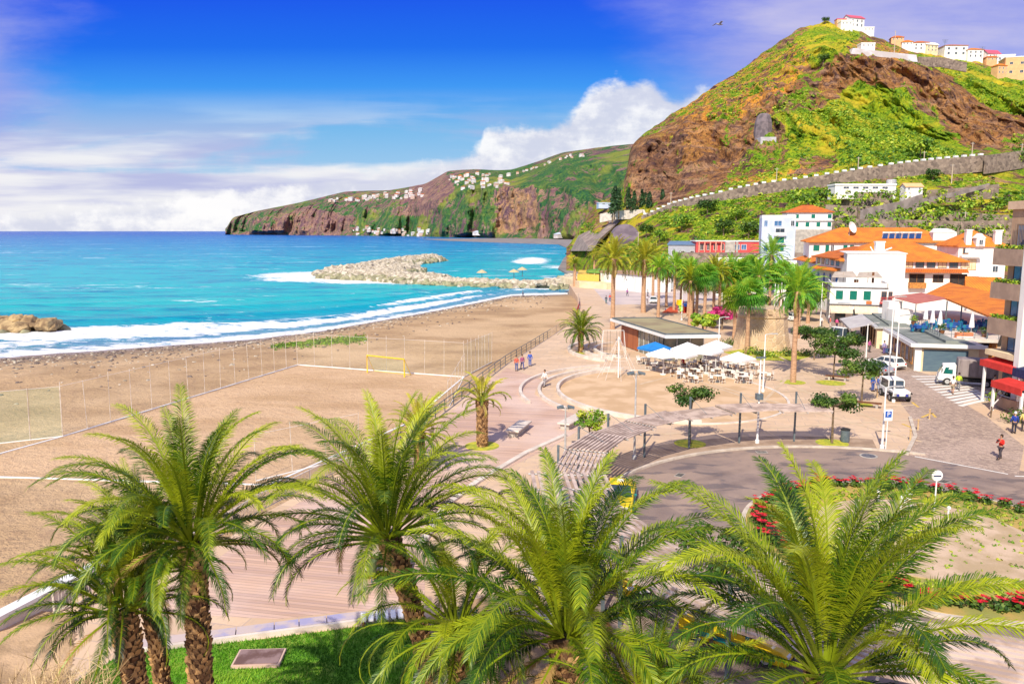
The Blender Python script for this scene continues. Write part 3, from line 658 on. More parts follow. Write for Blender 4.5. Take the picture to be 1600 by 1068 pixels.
wallrun('retaining_wall','short grey wall before the dark pines at the left foot of the mountain',[at(u,v,d) for u,v,d in [(938,336,372),(960,331,366),(1005,329,352),(1008,336,345)]],.5,.8,palecon,below=3.5)
for lab,pts,h,b in [('stone terrace wall running behind the orange roofs, topmost of three',[(1300,352,236),(1360,350,233),(1440,352,228),(1500,354,224),(1600,352,222)],1.5,5),
    ('stone terrace wall right of the ramp under the banana plants',[(1440,330,250),(1500,334,246),(1560,338,244),(1640,338,242)],.5,2.6),
    ('stone terrace wall below the long white hillside house',[(1300,300,268),(1340,303,262),(1395,304,258)],.6,6),
    ('stone terrace wall right of the small orange roofed hillside house',[(1440,300,262),(1500,296,262),(1560,290,264)],.5,4),
    ('stone terrace wall under the little hillside trees',[(1290,322,250),(1340,325,246),(1380,324,246)],.5,4),
    ('lowest grey wall left of the white rear building',[(1290,348,228),(1340,352,226),(1400,346,226)],.4,6)]:
    wallrun('terrace_wall',lab,[at(*p) for p in pts],h,.7,stone_grey,below=b)
# concrete ramp walls
rampc=mk('ramp_concrete',(.36,.3,.27),(.24,.2,.18),.3,.9,.4,4,world=True)
a=[at(1330,334,247),at(1358,318,251),at(1438,306,256),at(1442,312,253),at(1400,332,243),at(1345,346,238)]
def plate(name,label,cat,pts,th,mat,kind=None,out=(0,-1,0)):
    m=MB(); o=Vector(out)*th; n=len(pts); v=[tuple(p) for p in pts]+[tuple(Vector(p)-o) for p in pts]
    m.add(v,[tuple(range(n)),tuple(range(n,2*n))[::-1]]+[(i,i+n,(i+1)%n+n,(i+1)%n) for i in range(n)])
    return tag(obj(name,m,mat),label,cat,kind=kind)
wallrun('ramp_wall','smooth grey concrete ramp wall on the hillside behind the orange roofs',[at(1345,340,240),at(1372,333,243),at(1405,326,247),at(1440,314,252)],2.2,.6,rampc,below=3.2)
wallrun('ramp_wall','thin grey ramp edge climbing right from the concrete ramp',[at(1441,312,252),at(1490,302,257),at(1545,288,264)],.3,.6,rampc,below=1.)
plate('slope_wall','grey sloping concrete facing above the cove at the left foot of the mountain','wall',[at(893,392,392),at(905,368,398),at(962,340,376),at(968,346,366),at(938,372,340),at(925,392,330)],6,mk('slope_concrete',(.34,.27,.23),(.22,.17,.15),.3,.9,world=True))
m=MB(); arc=[at(958+4,392,318)]+[at(978-22*math.cos(R(w)),374-24*math.sin(R(w)),318+8*math.sin(R(w))) for w in range(0,181,15)]+[at(1003,392,318)]
plate('tunnel_portal','grey arched portal wall at the foot of the mountain','tunnel portal',arc,8,mk('portal_concrete',(.2,.155,.18),(.13,.1,.12),.2,.9,world=True))
plate('summit_wall','long grey retaining wall just under the summit','wall',[at(1328,88,437),at(1333,75,441),at(1375,80,438),at(1432,86,436),at(1434,97,434),at(1385,94,434)],5,mk('summit_concrete',(.5,.48,.5),(.4,.36,.34),.15,.9,world=True))
wallrun('retaining_wall','brown wall under the row of summit houses',[at(u,v,d) for u,v,d in [(1434,92,437),(1470,93,438),(1510,101,440)]],1,.8,stone_grey,below=4)
m=MB(); p=at(1200,235,358); q=at(1200,184,372); m.prism([(p.x-3.5,p.y),(p.x+3.5,p.y),(p.x+3.5,p.y+14),(p.x-3.5,p.y+14)],p.z-3,at(1200,214,358).z)
tag(obj('concrete_block',m,mk('block_concrete',(.52,.5,.52),(.42,.4,.42),.4,.9)),'pale grey concrete retaining block halfway up the mountain','wall')
m=MB(); m.lathe([(4.6,p.z),(4.4,p.z+6),(3.9,q.z-3),(3.,q.z),(1.6,q.z+1.)],9,(p.x,p.y+8,0)); o=tag(obj('rock_outcrop',m,mk('outcrop_rock',(.2,.16,.17),(.12,.1,.11),.4,.95,1.,3)),'dark rock stack behind the pale concrete block on the mountain','rock')

m=MB(); random.seed(71)
for _ in range(420):
    u=rnd(1235,1640); v=rnd(297,372); d=float(np.interp(v,[297,330,352,375],[262,246,226,216]))-rnd(.5,3)
    if u<1300 and v>320 and u>1225: d-=0
    if 1185<u<1305 and v>320: continue
    p=at(u,v,d); s=rnd(.7,1.9); leafblob(m,p,(s*1.4,s,s*.8),14,s*.7,tone=rnd(.1,.95))
tag(obj('terrace_shrubs',m,shrubm),'green creepers and shrubs growing over the hillside terrace walls','shrubs',kind='stuff')
# ================= BUILDERS
def palmmat(name,dark,mid,light,straw,transl):
    m=leafmat(name,dark,mid,light,transl,.42); e=[n for n in m.node_tree.nodes if n.type=='VALTORGB'][0].color_ramp.elements
    e[1].position=.42; e[2].position=.8; x=e.new(.86); x.color=c4(light); y=e.new(1.); y.color=c4(straw)
    for n in m.node_tree.nodes:
        if n.type=='MATH' and n.operation=='MULTIPLY': n.inputs[1].default_value=.25
    return m
palmleaf=palmmat('palm_leaf',(.002,.014,.002),(.05,.13,.006),(.4,.45,.014),(.42,.26,.1),.15)  # near-black stop stands for the shaded gaps inside the crown
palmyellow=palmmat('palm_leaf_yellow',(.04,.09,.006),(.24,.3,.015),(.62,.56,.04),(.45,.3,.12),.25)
fangreen=leafmat('fan_leaf',(.03,.14,.01),(.13,.4,.03),(.48,.62,.05),.3,.45)
fanyellow=leafmat('fan_leaf_yellow',(.08,.2,.01),(.3,.46,.02),(.6,.6,.05),.3,.45)
def scalebark():
    def fn(t,p):
        a=t.node('ShaderNodeAttribute',attribute_name='c').outputs['Fac']; n=t.noise(OBJ(t),9.,4)
        c=t.mix(a,c4((.09,.04,.02)),c4((.6,.36,.15))); c=t.mix(t.sm(n,.45,.7,0,.6),c,c4((.22,.14,.08))); t.l.new(c,p.inputs['Base Color'])
    return special('palm_bark',fn,.9)
palmbark=scalebark()
fantrunk=mk('fan_palm_trunk',(.55,.34,.2),(.38,.22,.13),2.5,.9,.4,8,stretch=(1,1,6))
def feather_crown(seed,L=4.2,nf=64,nl=46,lw=.038,ll=.55,lean=(0,0),low=-38,tw=0,wind=0.,bend=1.35):
    random.seed(seed); m=MB(); rach=MB()
    for i in range(nf):
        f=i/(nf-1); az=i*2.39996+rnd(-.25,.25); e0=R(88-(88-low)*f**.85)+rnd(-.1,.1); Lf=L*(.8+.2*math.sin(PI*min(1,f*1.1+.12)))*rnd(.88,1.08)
        bd=bend*(.55+.55*math.cos(e0))*rnd(.75,1.25); tone=.72-.55*f+rnd(-.3,.3); swirl=rnd(-.35,.35)  # low fronds toned darker: crown shade put into the leaf colour
        dead=f>.8 and random.random()<.22
        tone=min(tone,.85)
        if dead: tone=1.; e0-=.3; Lf*=.85
        N=14; pts=[]; tans=[]; p=Vector((math.cos(az)*.18,math.sin(az)*.18,rnd(-.1,.15)-f*.25)); 
        for k in range(N+1):
            s=k/N; e=e0-bd*s**2.1; a=az+swirl*s*s
            t=Vector((math.cos(a)*math.cos(e)+wind*s*s,math.sin(a)*math.cos(e),math.sin(e))).normalized()
            pts.append(p.copy()); tans.append(t); p=p+t*(Lf/N)
        rach.cc=.55; rach.tube(pts,[.045*(1-.8*k/N) for k in range(N+1)],3,False)
        for k in range(nl):
            s=.16+.84*(k+.5)/nl; x=s*N; q=min(N-1,int(x)); fr=x-q; P=pts[q].lerp(pts[q+1],fr); T=tans[q].lerp(tans[q+1],fr).normalized()
            sd_=T.cross(Vector((0,0,1)))
            if sd_.length<.05: sd_=Vector((-math.sin(az),math.cos(az),0))
            sd_.normalize(); up=sd_.cross(T).normalized()
            prof=min(1,(s-.1)*4.5)*(1-.62*max(0,(s-.55)/.45)**1.6); le=ll*prof*rnd(.85,1.1)*Lf/4.2
            fw=.75+.7*s
            for sg in (-1,1):
                d=(sd_*sg+T*(fw+rnd(-.15,.15))+up*rnd(.05,.6)).normalized(); d2=(d+Vector((0,0,-.42-rnd(0,.25)))).normalized()
                w=T*lw*.5*(1.0 if le>.2 else .6)
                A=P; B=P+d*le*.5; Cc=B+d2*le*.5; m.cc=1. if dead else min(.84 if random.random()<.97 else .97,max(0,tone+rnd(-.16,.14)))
                if random.random()<.03: continue
                m.add([A-w*.5,A+w*.5,B+w,B-w,Cc],[(0,1,2,3),(3,2,4)])
    # merge rachis
    o=len(m.v); m.v+=rach.v; m.f+=[tuple(i+o for i in q) for q in rach.f]; m.m+=rach.m; m.c+=[.62]*len(rach.f)
    return m
def scale_trunk(h,r0,r1,lean=(0,0),seed=1,top=1.25):
    random.seed(seed); m=MB(); rings=max(4,int(h/.13)); 
    core=[]; rad=[]
    for k in range(9):
        s=k/8; core.append((lean[0]*s*s,lean[1]*s*s,h*s)); rad.append((r0+(r1-r0)*s)*.9*(1+(top-1)*max(0,(s-.75)/.25)))
    m.cc=.05; m.tube(core,rad,12)
    for k in range(rings):
        s=(k+.3)/rings; r=(r0+(r1-r0)*s)*(1+(top-1)*max(0,(s-.75)/.25)); c=Vector((lean[0]*s*s,lean[1]*s*s,h*s)); n=max(9,int(2*PI*r/.2))
        for j in range(n):
            a=2*PI*(j+(k%2)*.5)/n+rnd(-.12,.12); d=Vector((math.cos(a),math.sin(a),0)); t=Vector((-d.y,d.x,0)); w=PI*r/n*.95; rr=r*rnd(.86,.92); o=rr+rnd(.03,.1)
            b=c+d*rr; z=Vector((0,0,1)); m.cc=rnd(.25,1) if random.random()<.8 else rnd(0,.2)
            m.add([b-t*w-z*.01,b+t*w-z*.01,b+t*w*.5+z*.13,b-t*w*.5+z*.13,c+d*o-t*w*.55+z*rnd(.1,.2),c+d*o+t*w*.55+z*rnd(.1,.2)],[(0,1,5,4),(4,5,2,3),(0,4,3),(1,2,5)])
    return m
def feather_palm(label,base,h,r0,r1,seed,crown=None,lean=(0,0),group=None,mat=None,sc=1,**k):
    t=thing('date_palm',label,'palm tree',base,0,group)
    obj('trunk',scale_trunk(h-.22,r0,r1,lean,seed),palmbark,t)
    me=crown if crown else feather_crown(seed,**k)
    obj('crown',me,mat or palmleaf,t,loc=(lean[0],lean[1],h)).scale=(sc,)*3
    return t
def fan_crown(seed,r=1.5,nf=46,skirt=True):
    random.seed(seed); m=MB()
    for i in range(nf):
        f=i/(nf-1); az=i*2.39996+rnd(-.3,.3); e=R(85-140*f)+rnd(-.15,.15); d=Vector((math.cos(az)*math.cos(e),math.sin(az)*math.cos(e),math.sin(e))); pl=r*.55*rnd(.8,1.1)
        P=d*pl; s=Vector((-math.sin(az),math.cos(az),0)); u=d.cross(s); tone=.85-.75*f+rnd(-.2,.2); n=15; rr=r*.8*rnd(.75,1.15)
        m.cc=tone; m.tube([Vector((0,0,0)),P],.02,3,False)
        for j in range(n):
            w=(j/(n-1)-.5)*PI*1.15; q=(d*math.cos(w)+s*math.sin(w)).normalized(); w2=w+.06; w3=w-.06
            a=(d*math.cos(w2)+s*math.sin(w2)); b=(d*math.cos(w3)+s*math.sin(w3)); m.cc=min(1,max(0,tone+rnd(-.15,.15)))
            m.add([P,P+a*rr*.55+u*.03,P+q*rr+Vector((0,0,-rr*.35)),P+b*rr*.55-u*.03],[(0,1,2,3)])
    return m
def branch_tree(seed,h,cr,blobs,leaf=.22,n=1500,r=.12,limbs=5):
    random.seed(seed); tr=MB(); cr_=MB(); top=h-cr[2]
    pts=[(0,0,0),(rnd(-.05,.05),rnd(-.05,.05),top*.5),(rnd(-.12,.12),rnd(-.1,.1),top)]; tr.tube(pts,[r,r*.8,r*.65],7)
    cs=[]
    for k in range(blobs):
        a=k*2.4+rnd(-.4,.4); q=.35+.5*random.random(); cs.append((math.cos(a)*cr[0]*q,math.sin(a)*cr[1]*q,h-cr[2]*.9+cr[2]*rnd(-.15,.8)))
    for k,c in enumerate(cs):
        tr.tube([pts[-1],Vector(pts[-1]).lerp(Vector(c),.5)+Vector((0,0,-.08*h*.3)),c],[r*.5,r*.32,r*.12],5,False)
        s=rnd(.28,.46); leafblob(cr_,c,(cr[0]*s,cr[1]*s,cr[2]*s*.9),n//blobs,leaf,tone=rnd(.1,.9))
    return tr,cr_
def tree(name,label,base,h,cr,seed,mat=None,group=None,blobs=14,leaf=.22,n=1500,r=.1):
    t=thing(name,label,'tree',base,0,group); a,b=branch_tree(seed,h,cr,blobs,leaf,n,r); obj('trunk',a,bark,t); obj('crown',b,mat or treem,t); return t
# ---- people
def skinmesh(name,nodes,edges,mat,parent,sub=1):
    me=bpy.data.meshes.new(name); me.from_pydata([n[:3] for n in nodes],edges,[]); me.materials.append(mat)
    o=bpy.data.objects.new(name,me); COL.objects.link(o); o.parent=parent
    md=o.modifiers.new('skin','SKIN'); md.use_smooth_shade=True
    for i,n in enumerate(nodes): me.skin_vertices[0].data[i].radius=(n[3],n[4] if len(n)>4 else n[3])
    me.skin_vertices[0].data[0].use_root=True
    s=o.modifiers.new('subsurf','SUBSURF'); s.levels=sub; s.render_levels=sub; return o
def cloth(c): return mk('cloth_%02x%02x%02x'%tuple(int(min(1,x)*255) for x in c),c,None,8,.85)
def person(label,pos,rz,top,bot,pose='stand',hair_c=(.05,.03,.02),longs=True,longb=True,extra=None,group=None,hs=1.):
    t=thing('person',label,'person',pos,rz,group,sc=hs)   # faces -y locally
    st={'stand':(.05,.05,0,0),'walk':(.26,-.24,.12,-.12)}.get(pose,(.0,.0,0,0))
    lf,rf=st[0],st[1]
    if pose=='sit':
        hip=.45; kL=Vector((.1,-.42,.47)); kR=Vector((-.1,-.42,.47)); aL=Vector((.1,-.45,.08)); aR=Vector((-.1,-.48,.08))
    else:
        hip=.9; kL=Vector((.1,-lf*.55-.02,.48)); kR=Vector((-.1,-rf*.55-.02,.48)); aL=Vector((.1,-lf+.03,.08)); aR=Vector((-.1,-rf+.03,.08))
    ch=hip+.38; sh=hip+.5
    hL=Vector((.27,-st[3]-.1,hip-.02)); hR=Vector((-.27,-st[2]-.1,hip-.02)); eL=Vector((.25,.02-st[3]*.4,hip+.22)); eR=Vector((-.25,.02-st[2]*.4,hip+.22))
    if extra=='camera': hL=Vector((.08,-.28,ch+.05)); hR=Vector((-.08,-.28,ch+.05)); eL=Vector((.27,-.1,ch-.15)); eR=Vector((-.27,-.1,ch-.15))
    n=[(0,0,hip,.15,.11),(0,.01,hip+.2,.13,.1),(0,0,ch,.165,.115),(0,0,sh+.03,.07),(0,-.01,sh+.14,.055),(0,-.02,sh+.24,.085,.095),(0,-.02,sh+.33,.075,.085),
       (.18,0,sh-.03,.06),(*eL,.042),(*hL,.032),(*(hL+Vector((0,-.03,-.09))),.03,.015),(-.18,0,sh-.03,.06),(*eR,.042),(*hR,.032),(*(hR+Vector((0,-.03,-.09))),.03,.015),
       (.09,0,hip-.06,.085),(*kL,.06),(*aL,.042),(*(aL+Vector((0,-.14,-.04))),.04,.03),(-.09,0,hip-.06,.085),(*kR,.06),(*aR,.042),(*(aR+Vector((0,-.14,-.04))),.04,.03)]
    e=[(0,1),(1,2),(2,3),(3,4),(4,5),(5,6),(2,7),(7,8),(8,9),(9,10),(2,11),(11,12),(12,13),(13,14),(0,15),(15,16),(16,17),(17,18),(0,19),(19,20),(20,21),(21,22)]
    skinmesh('body',n,e,skin,t)
    g=.018; up=lambda q,a=g:(q[0],q[1],q[2],q[3]+a,(q[4] if len(q)>4 else q[3])+a)
    ts=[up(n[0]),up(n[1]),up(n[2]),(0,0,sh+.04,.08)]; te=[(0,1),(1,2),(2,3)]
    for b in (7,11):
        k=len(ts); ts+= [up(n[b]),up(n[b+1]),]; te+=[(2,k),(k,k+1)]
        if longs: ts.append(up(n[b+2],.012)); te.append((k+1,k+2))
    skinmesh('shirt',ts,te,cloth(top),t)
    bs=[(0,0,hip+.02,.165,.13)]; be=[]
    for b in (15,19):
        k=len(bs); bs+=[up(n[b],.022),up(n[b+1],.022)]; be+=[(0,k),(k,k+1)]
        if longb: bs.append(up(n[b+2],.02)); be.append((k+1,k+2))
    skinmesh('trousers',bs,be,cloth(bot),t)
    m=MB()
    for b in (18,22): m.box((n[b][0],n[b][1]+.05,.045),(.1,.27,.09))
    obj('shoes',m,mk('shoe_leather',(.05,.04,.04)),t,bevel=.02)
    m=MB(); z=sh+.27; m.lathe([(.095,z-.06),(.105,z),(.1,z+.07),(.07,z+.125),(.02,z+.145)],10,(0,.015,0)); obj('hair',m,cloth(hair_c),t,smooth=True)
    m=MB(); m.box((0,-.115,sh+.235),(.022,.03,.04)); m.box((.033,-.103,sh+.265),(.02,.012,.01)); m.box((-.033,-.103,sh+.265),(.02,.012,.01)); m.box((0,-.1,sh+.19),(.045,.015,.009)); obj('face',m,mk('face_features',(.35,.17,.12)),t)
    if extra=='camera':
        m=MB(); m.box((0,-.32,ch+.1),(.14,.08,.1)); m.lathe([(.04,-.36),(.04,-.44)],10,(0,0,ch+.1),axis='y'); obj('camera_bag',m,blackm,t)
    if extra=='vest': skinmesh('vest',[up(n[0],.035),up(n[1],.035),up(n[2],.035)],[(0,1),(1,2)],cloth((.65,.8,.05)),t)
    return t
# ---- cars
def wheel(parent,x,y,r,w):
    m=MB(); m.lathe([(r*.55,-w/2),(r*.94,-w/2),(r,-w*.3),(r,w*.3),(r*.94,w/2),(r*.55,w/2)],20,axis='y'); o=obj('wheel',m,blackm,parent,loc=(x,y,r),smooth=False)
    m=MB(); m.lathe([(r*.56,-w*.52),(r*.3,-w*.44),(.03,-w*.5)],12,axis='y'); m.lathe([(.03,w*.5),(r*.3,w*.44),(r*.56,w*.52)],12,axis='y'); obj('rim',m,lsteel,o); return o
def loftbody(outline,W,tum=0.): # side outline (x,z), half width W(z)
    m=MB(); n=len(outline); L=[(x,W(z),z) for x,z in outline]; Rr=[(x,-W(z),z) for x,z in outline]
    m.add(L+Rr,[tuple(range(n)),tuple(range(n,2*n))[::-1]]+[(i,i+n,(i+1)%n+n,(i+1)%n) for i in range(n)]); return m
def car(name,label,pos,rz,paint,cat='car',stripe=None,roofpaint=None,L=4.4,hh=1.42,wg=False,group=None,sign=False):
    t=thing(name,label,cat,pos,rz,group)   # front +x
    h=L/2; W=lambda z: .84+.04*math.sin(min(1,z/.9)*PI)-max(0,z-.75)*.12
    rr=-h+.1 if wg else -h+.05
    body=[(-h,.42),(-h+.06,.28),(-h+.5,.22),(h-.5,.22),(h-.06,.28),(h,.5),(h-.04,.68),(h-.25,.78),(h-1.25,.9),(.35,.93),(-h+.9,.95),(-h+.12,.9),(-h,.72)]
    obj('body',loftbody(body[::-1],W),paint,t,bevel=.05,smooth=False)
    x0=(-h+.25) if wg else (-h+.75); x1=-h+.55 if wg else -h+1.35
    Wg=lambda z: .78-(z-.9)*.32
    gl=[(x0,.91),(x1,hh-.05),(.15,hh-.05),(.95,.9)]
    obj('windows',loftbody(gl[::-1],Wg),darkglass,t)
    Wr=lambda z:.8-(z-.9)*.32; rf=[(x1-.05,hh-.06),(x1,hh),(.1,hh+.01),(.22,hh-.06)]
    obj('roof',loftbody(rf[::-1],lambda z:Wr(z)),roofpaint or paint,t)
    m=MB()
    for s in (-1,1):
        for a,b in [((x0,.9),(x1,hh-.04)),((.97,.9),(.17,hh-.04)),((-.35,.92),(-.35,hh-.04))]:
            m.tube([(a[0],s*(Wr(a[1])),a[1]),(b[0],s*(Wr(b[1])),b[1])],.035,5)
    obj('pillars',m,roofpaint or paint,t)
    for x in (-h+.85,h-.85):
        for s in (-1,1): wheel(t,x,s*.76,.31,.2)
    for s in (-1,1):
        m=MB(); m.box((h-.07,s*.62,.62),(.12,.34,.16)); obj('headlight',m,mk('headlamp_glass',(.85,.85,.8),rough=.15,spec=.7),t,bevel=.03)
        m=MB(); m.box((-h+.05,s*.66,.72),(.12,.26,.18)); obj('taillight',m,red,t,bevel=.02)
        m=MB(); m.box((.7,s*.95,.98),(.12,.16,.12)); obj('mirror',m,stripe or paint,t,bevel=.03)
    m=MB(); m.box((h-.02,0,.38),(.1,1.3,.14)); m.box((h+.02,0,.6),(.04,.7,.09)); m.box((-h+.01,0,.4),(.08,1.3,.12)); obj('bumper',m,mk('dark_plastic',(.04,.04,.045),rough=.5),t,bevel=.02)
    part(t,'number_plate',white,((h+.05,0,.46),(.02,.5,.11))); part(t,'number_plate',white,((-h-.04,0,.55),(.02,.5,.11)))
    if stripe:
        m=MB()
        for s in (-1,1): m.box((-.0,s*.895,.5),(L-.9,.03,.2))
        obj('side_stripe',m,stripe,t)
        m=MB(); m.box((h-1.1,0,.925),(.75,.5,.015)); obj('bonnet_stripe',m,paint,t)
    if sign: 
        m=MB(); m.box((-.2,0,hh+.08),(.16,.4,.14)); obj('roof_sign',m,white,t,bevel=.02)
    return t
# ---- facades
def window(parent,M4,w,h,frame=None,pane=None,shut=None,balc=None,deep=.06):
    # M4 maps (x right, y out, z up) at window centre
    frame=frame or white; pane=pane or darkglass
    m=MB(); b=.07
    for c,s in [((0,0,h/2+b/2),(w+2*b,deep,b)),((0,0,-h/2-b/2),(w+2*b+.1,deep+.08,b)),((-w/2-b/2,0,0),(b,deep,h)),((w/2+b/2,0,0),(b,deep,h))]+([] if shut else [((0,-.01,0),(.05,deep-.02,h))]): m.box(c,s)
    o=obj('window',m,frame,parent); o.matrix_local=M4
    m=MB(); m.box((0,-.015,0),(w,deep*.4,h)); obj('pane' if not shut or shut=='open' else 'shutter',m,shut if (shut and shut!='open') else pane,o)
    return o
def face(side,Lx,D):
    # local: x along facade, y back. returns fn(x,z)->matrix
    if side=='f': return lambda x,z: Matrix.Translation((x,-.03,z))@Matrix.Rotation(PI,4,'Z')
    if side=='l': return lambda x,z: Matrix.Translation((-.03,x,z))@Matrix.Rotation(PI/2,4,'Z')
    if side=='r': return lambda x,z: Matrix.Translation((Lx+.03,x,z))@Matrix.Rotation(-PI/2,4,'Z')
def building(name,label,cat,p0,p1,depth,h,wall,roof=None,wins=(),sink=2.,group=None):
    a=Vector(p0); d=Vector(p1)-a; L=Vector((d.x,d.y)).length; rz=math.atan2(d.y,d.x)
    t=thing(name,label,cat,a,rz,group); m=MB(); m.box((L/2,depth/2,(h-sink)/2),(L,depth,h+sink)); obj('wall',m,wall,t)
    if roof:
        kind,rh,ov,mat=roof; m=MB()
        x0,x1,y0,y1=-ov,L+ov,-ov,depth+ov; z=h
        if kind=='hip':
            k=min(L,depth)/2+ov
            if L>=depth: A,B=(x0+k,depth/2,z+rh),(x1-k,depth/2,z+rh)
            else: A,B=(L/2,y0+k,z+rh),(L/2,y1-k,z+rh)
            v=[(x0,y0,z),(x1,y0,z),(x1,y1,z),(x0,y1,z),A,B,(x0,y0,z-.2),(x1,y0,z-.2),(x1,y1,z-.2),(x0,y1,z-.2)]
            f=[(0,1,5,4),(2,3,4,5),(1,2,5),(3,0,4)] if L>=depth else [(0,1,4),(1,2,5,4),(2,3,5),(3,0,4,5)]
            m.add(v,f+[(9,8,7,6),(0,6,7,1),(1,7,8,2),(2,8,9,3),(3,9,6,0)])
        elif kind=='gable':   # ridge along x
            v=[(x0,y0,z),(x1,y0,z),(x1,depth/2,z+rh),(x0,depth/2,z+rh),(x0,y1,z),(x1,y1,z)]
            v+=[(a_,b_,c_-.22) for a_,b_,c_ in v]; m.add(v,[(0,1,2,3),(3,2,5,4),(6,9,8,7),(9,10,11,8),(0,6,7,1),(1,7,8,2),(2,8,11,5),(5,11,10,4),(4,10,9,3),(3,9,6,0)])
            g=MB(); g.add([(0,0,h),(0,depth,h),(0,depth/2,h+rh*.93),(L,0,h),(L,depth,h),(L,depth/2,h+rh*.93)],[(0,2,1),(3,4,5)]); obj('gable',g,wall,t)
        elif kind=='shed':
            v=[(x0,y0,z),(x1,y0,z),(x1,y1,z+rh),(x0,y1,z+rh)]; m.slab(v,.2)
        else:
            m.box((L/2,depth/2,h+.1),(L+2*ov,depth+2*ov,.24)); 
            if rh>0:
                for c,s in [((L/2,-ov+.1,h+.22+rh/2),(L+2*ov,.2,rh)),((L/2,depth+ov-.1,h+.22+rh/2),(L+2*ov,.2,rh)),((-ov+.1,depth/2,h+.22+rh/2),(.2,depth+2*ov-.4,rh)),((L+ov-.1,depth/2,h+.22+rh/2),(.2,depth+2*ov-.4,rh))]: m.box(c,s)
        obj('roof',m,mat,t)
    for w in wins:
        side,x,z,ww,hh=w[:5]; kw=w[5] if len(w)>5 else {}
        window(t,face(side,L,depth)(x,z),ww,hh,**kw)
    t['L']=L; del t['L']; return t,L
def rows(side,x0,x1,n,z,w,h,**k): return [(side,x0+(x1-x0)*(i/(n-1) if n>1 else .5),z,w,h,k) for i in range(n)]
def part(t,name,mat,*boxes,bevel=0):
    if len(boxes)>1 and name in ('chimney','balcony','pillar','headlight','spotlight','fender','terrace_post','trim','leg','painted_gap','grey_bay','white_column','panel'):
        for b in boxes: part(t,name,mat,b,bevel=bevel)
        return
    m=MB()
    for b in boxes: m.box(*b)
    return obj(name,m,mat,t,bevel=bevel)
def awning(t,name,mat,x0,x1,z,out,drop,y=0,val=.25):
    m=MB(); m.slab([(x0,y,z),(x0,y-out,z-drop),(x1,y-out,z-drop),(x1,y,z)],.05); m.box(((x0+x1)/2,y-out,z-drop-val/2),(x1-x0,.04,val)); return obj(name,m,mat,t)
def hpx(u,v0,v1,d): return at(u,v1,d).z-at(u,v0,d).z
# ================= TOWN BUILDINGS
def Bp(u,v,d,z=0.): p=at(u,v,d); return Vector((p.x,d,z))
Z=lambda u,v,d: at(u,v,d).z
# white corner house with green shutters
t,L=building('corner_house','white two storey corner house with three green shuttered windows and cream awnings','house',Bp(1296,480,137),Bp(1386,480,134),9,6.2,whitewall,None,
   [('f',x,4.95,1.15,1.55,dict(shut=greenshut)) for x in (1.5,3.75,5.95)]+[('f',8.6,4.9,.7,1.5,dict(frame=brownwood)),('f',9.6,4.9,.5,1.5,dict(frame=brownwood))]+rows('l',1.5,7.5,3,4.9,1.,1.5,shut=bluep)+[('f',1.8,1.3,1.6,2.2,dict(frame=brownwood)),('f',5.,1.3,2.4,2.2,dict(frame=brownwood))])
part(t,'cornice',mk('dark_trim',(.08,.08,.09)),((L/2,-.06,6.28),(L+.2,.2,.12)),((-.06,4.5,6.28),(.2,9.2,.12)),((L/2,-.08,3.3),(L+.2,.25,.16)))
part(t,'parapet',whitewall,((L/2,.1,6.75),(L,.2,.8)),((.1,4.5,6.75),(.2,9,.8)),((L-.1,4.5,6.75),(.2,9,.8)))
part(t,'terrace_floor',concrete,((L/2,4.5,6.36),(L-.5,8.6,.08)))
awning(t,'awning',mk('cream_cloth',(.78,.66,.48),(.7,.56,.4),2),.1,3.7,3.1,2.2,.9); awning(t,'awning',mk('cream_cloth',(1,1,1)),4.0,7.7,3.1,2.2,.9)
m=MB(); 
for x,a,b in ((1.2,3.6,2.6),(5.2,3.6,2.2)): m.tube([(x+.9,2,6.4),(x+.9,2,8.9)],.06,6); m.add([(x-1.1,.6,8.),(x+3.1,.6,8.05),(x+2.6,4.4,8.9),(x-.4,4.2,8.8),(x-1.1,.6,7.95),(x+3.1,.6,8.),(x+2.6,4.4,8.85),(x-.4,4.2,8.75)],[(0,1,2,3),(7,6,5,4),(0,4,5,1),(1,5,6,2),(2,6,7,3),(3,7,4,0)]); m.tube([(x-1,.7,6.4),(x-1,.7,8.)],.05,5)
obj('terrace_canopy',m,mk('canopy_beige',(.5,.42,.34),(.4,.34,.28),1,.9),t)
part(t,'terrace_post',brownwood,((6.9,2.,7.7),(.35,.35,2.4)),((4.2,1.6,7.1),(.7,.5,1.)))
m=MB(); m.box((9.,-.45,3.75),(2.1,.9,.12)); 
for i in range(9): m.box((8.02+i*.24,-.86,4.25),(.07,.05,.9))
m.box((9,-.86,4.75),(2.1,.07,.06)); obj('balcony',m,red,t)
part(t,'shop_sign',mk('orange_sign',(.75,.18,.05)),((6.3,-.1,3.75),(.9,.08,.5)),bevel=.05)
part(t,'shop_sign',mk('pale_sign_board',(.6,.68,.8)),((2.3,-.1,3.75),(2.1,.06,.3)))
m=MB(); m.lathe([(.45,-.04),(.45,.04)],20,axis='y'); obj('round_sign',m,mk('violet_sign',(.16,.03,.4)),t,loc=(9.3,-.12,1.9))
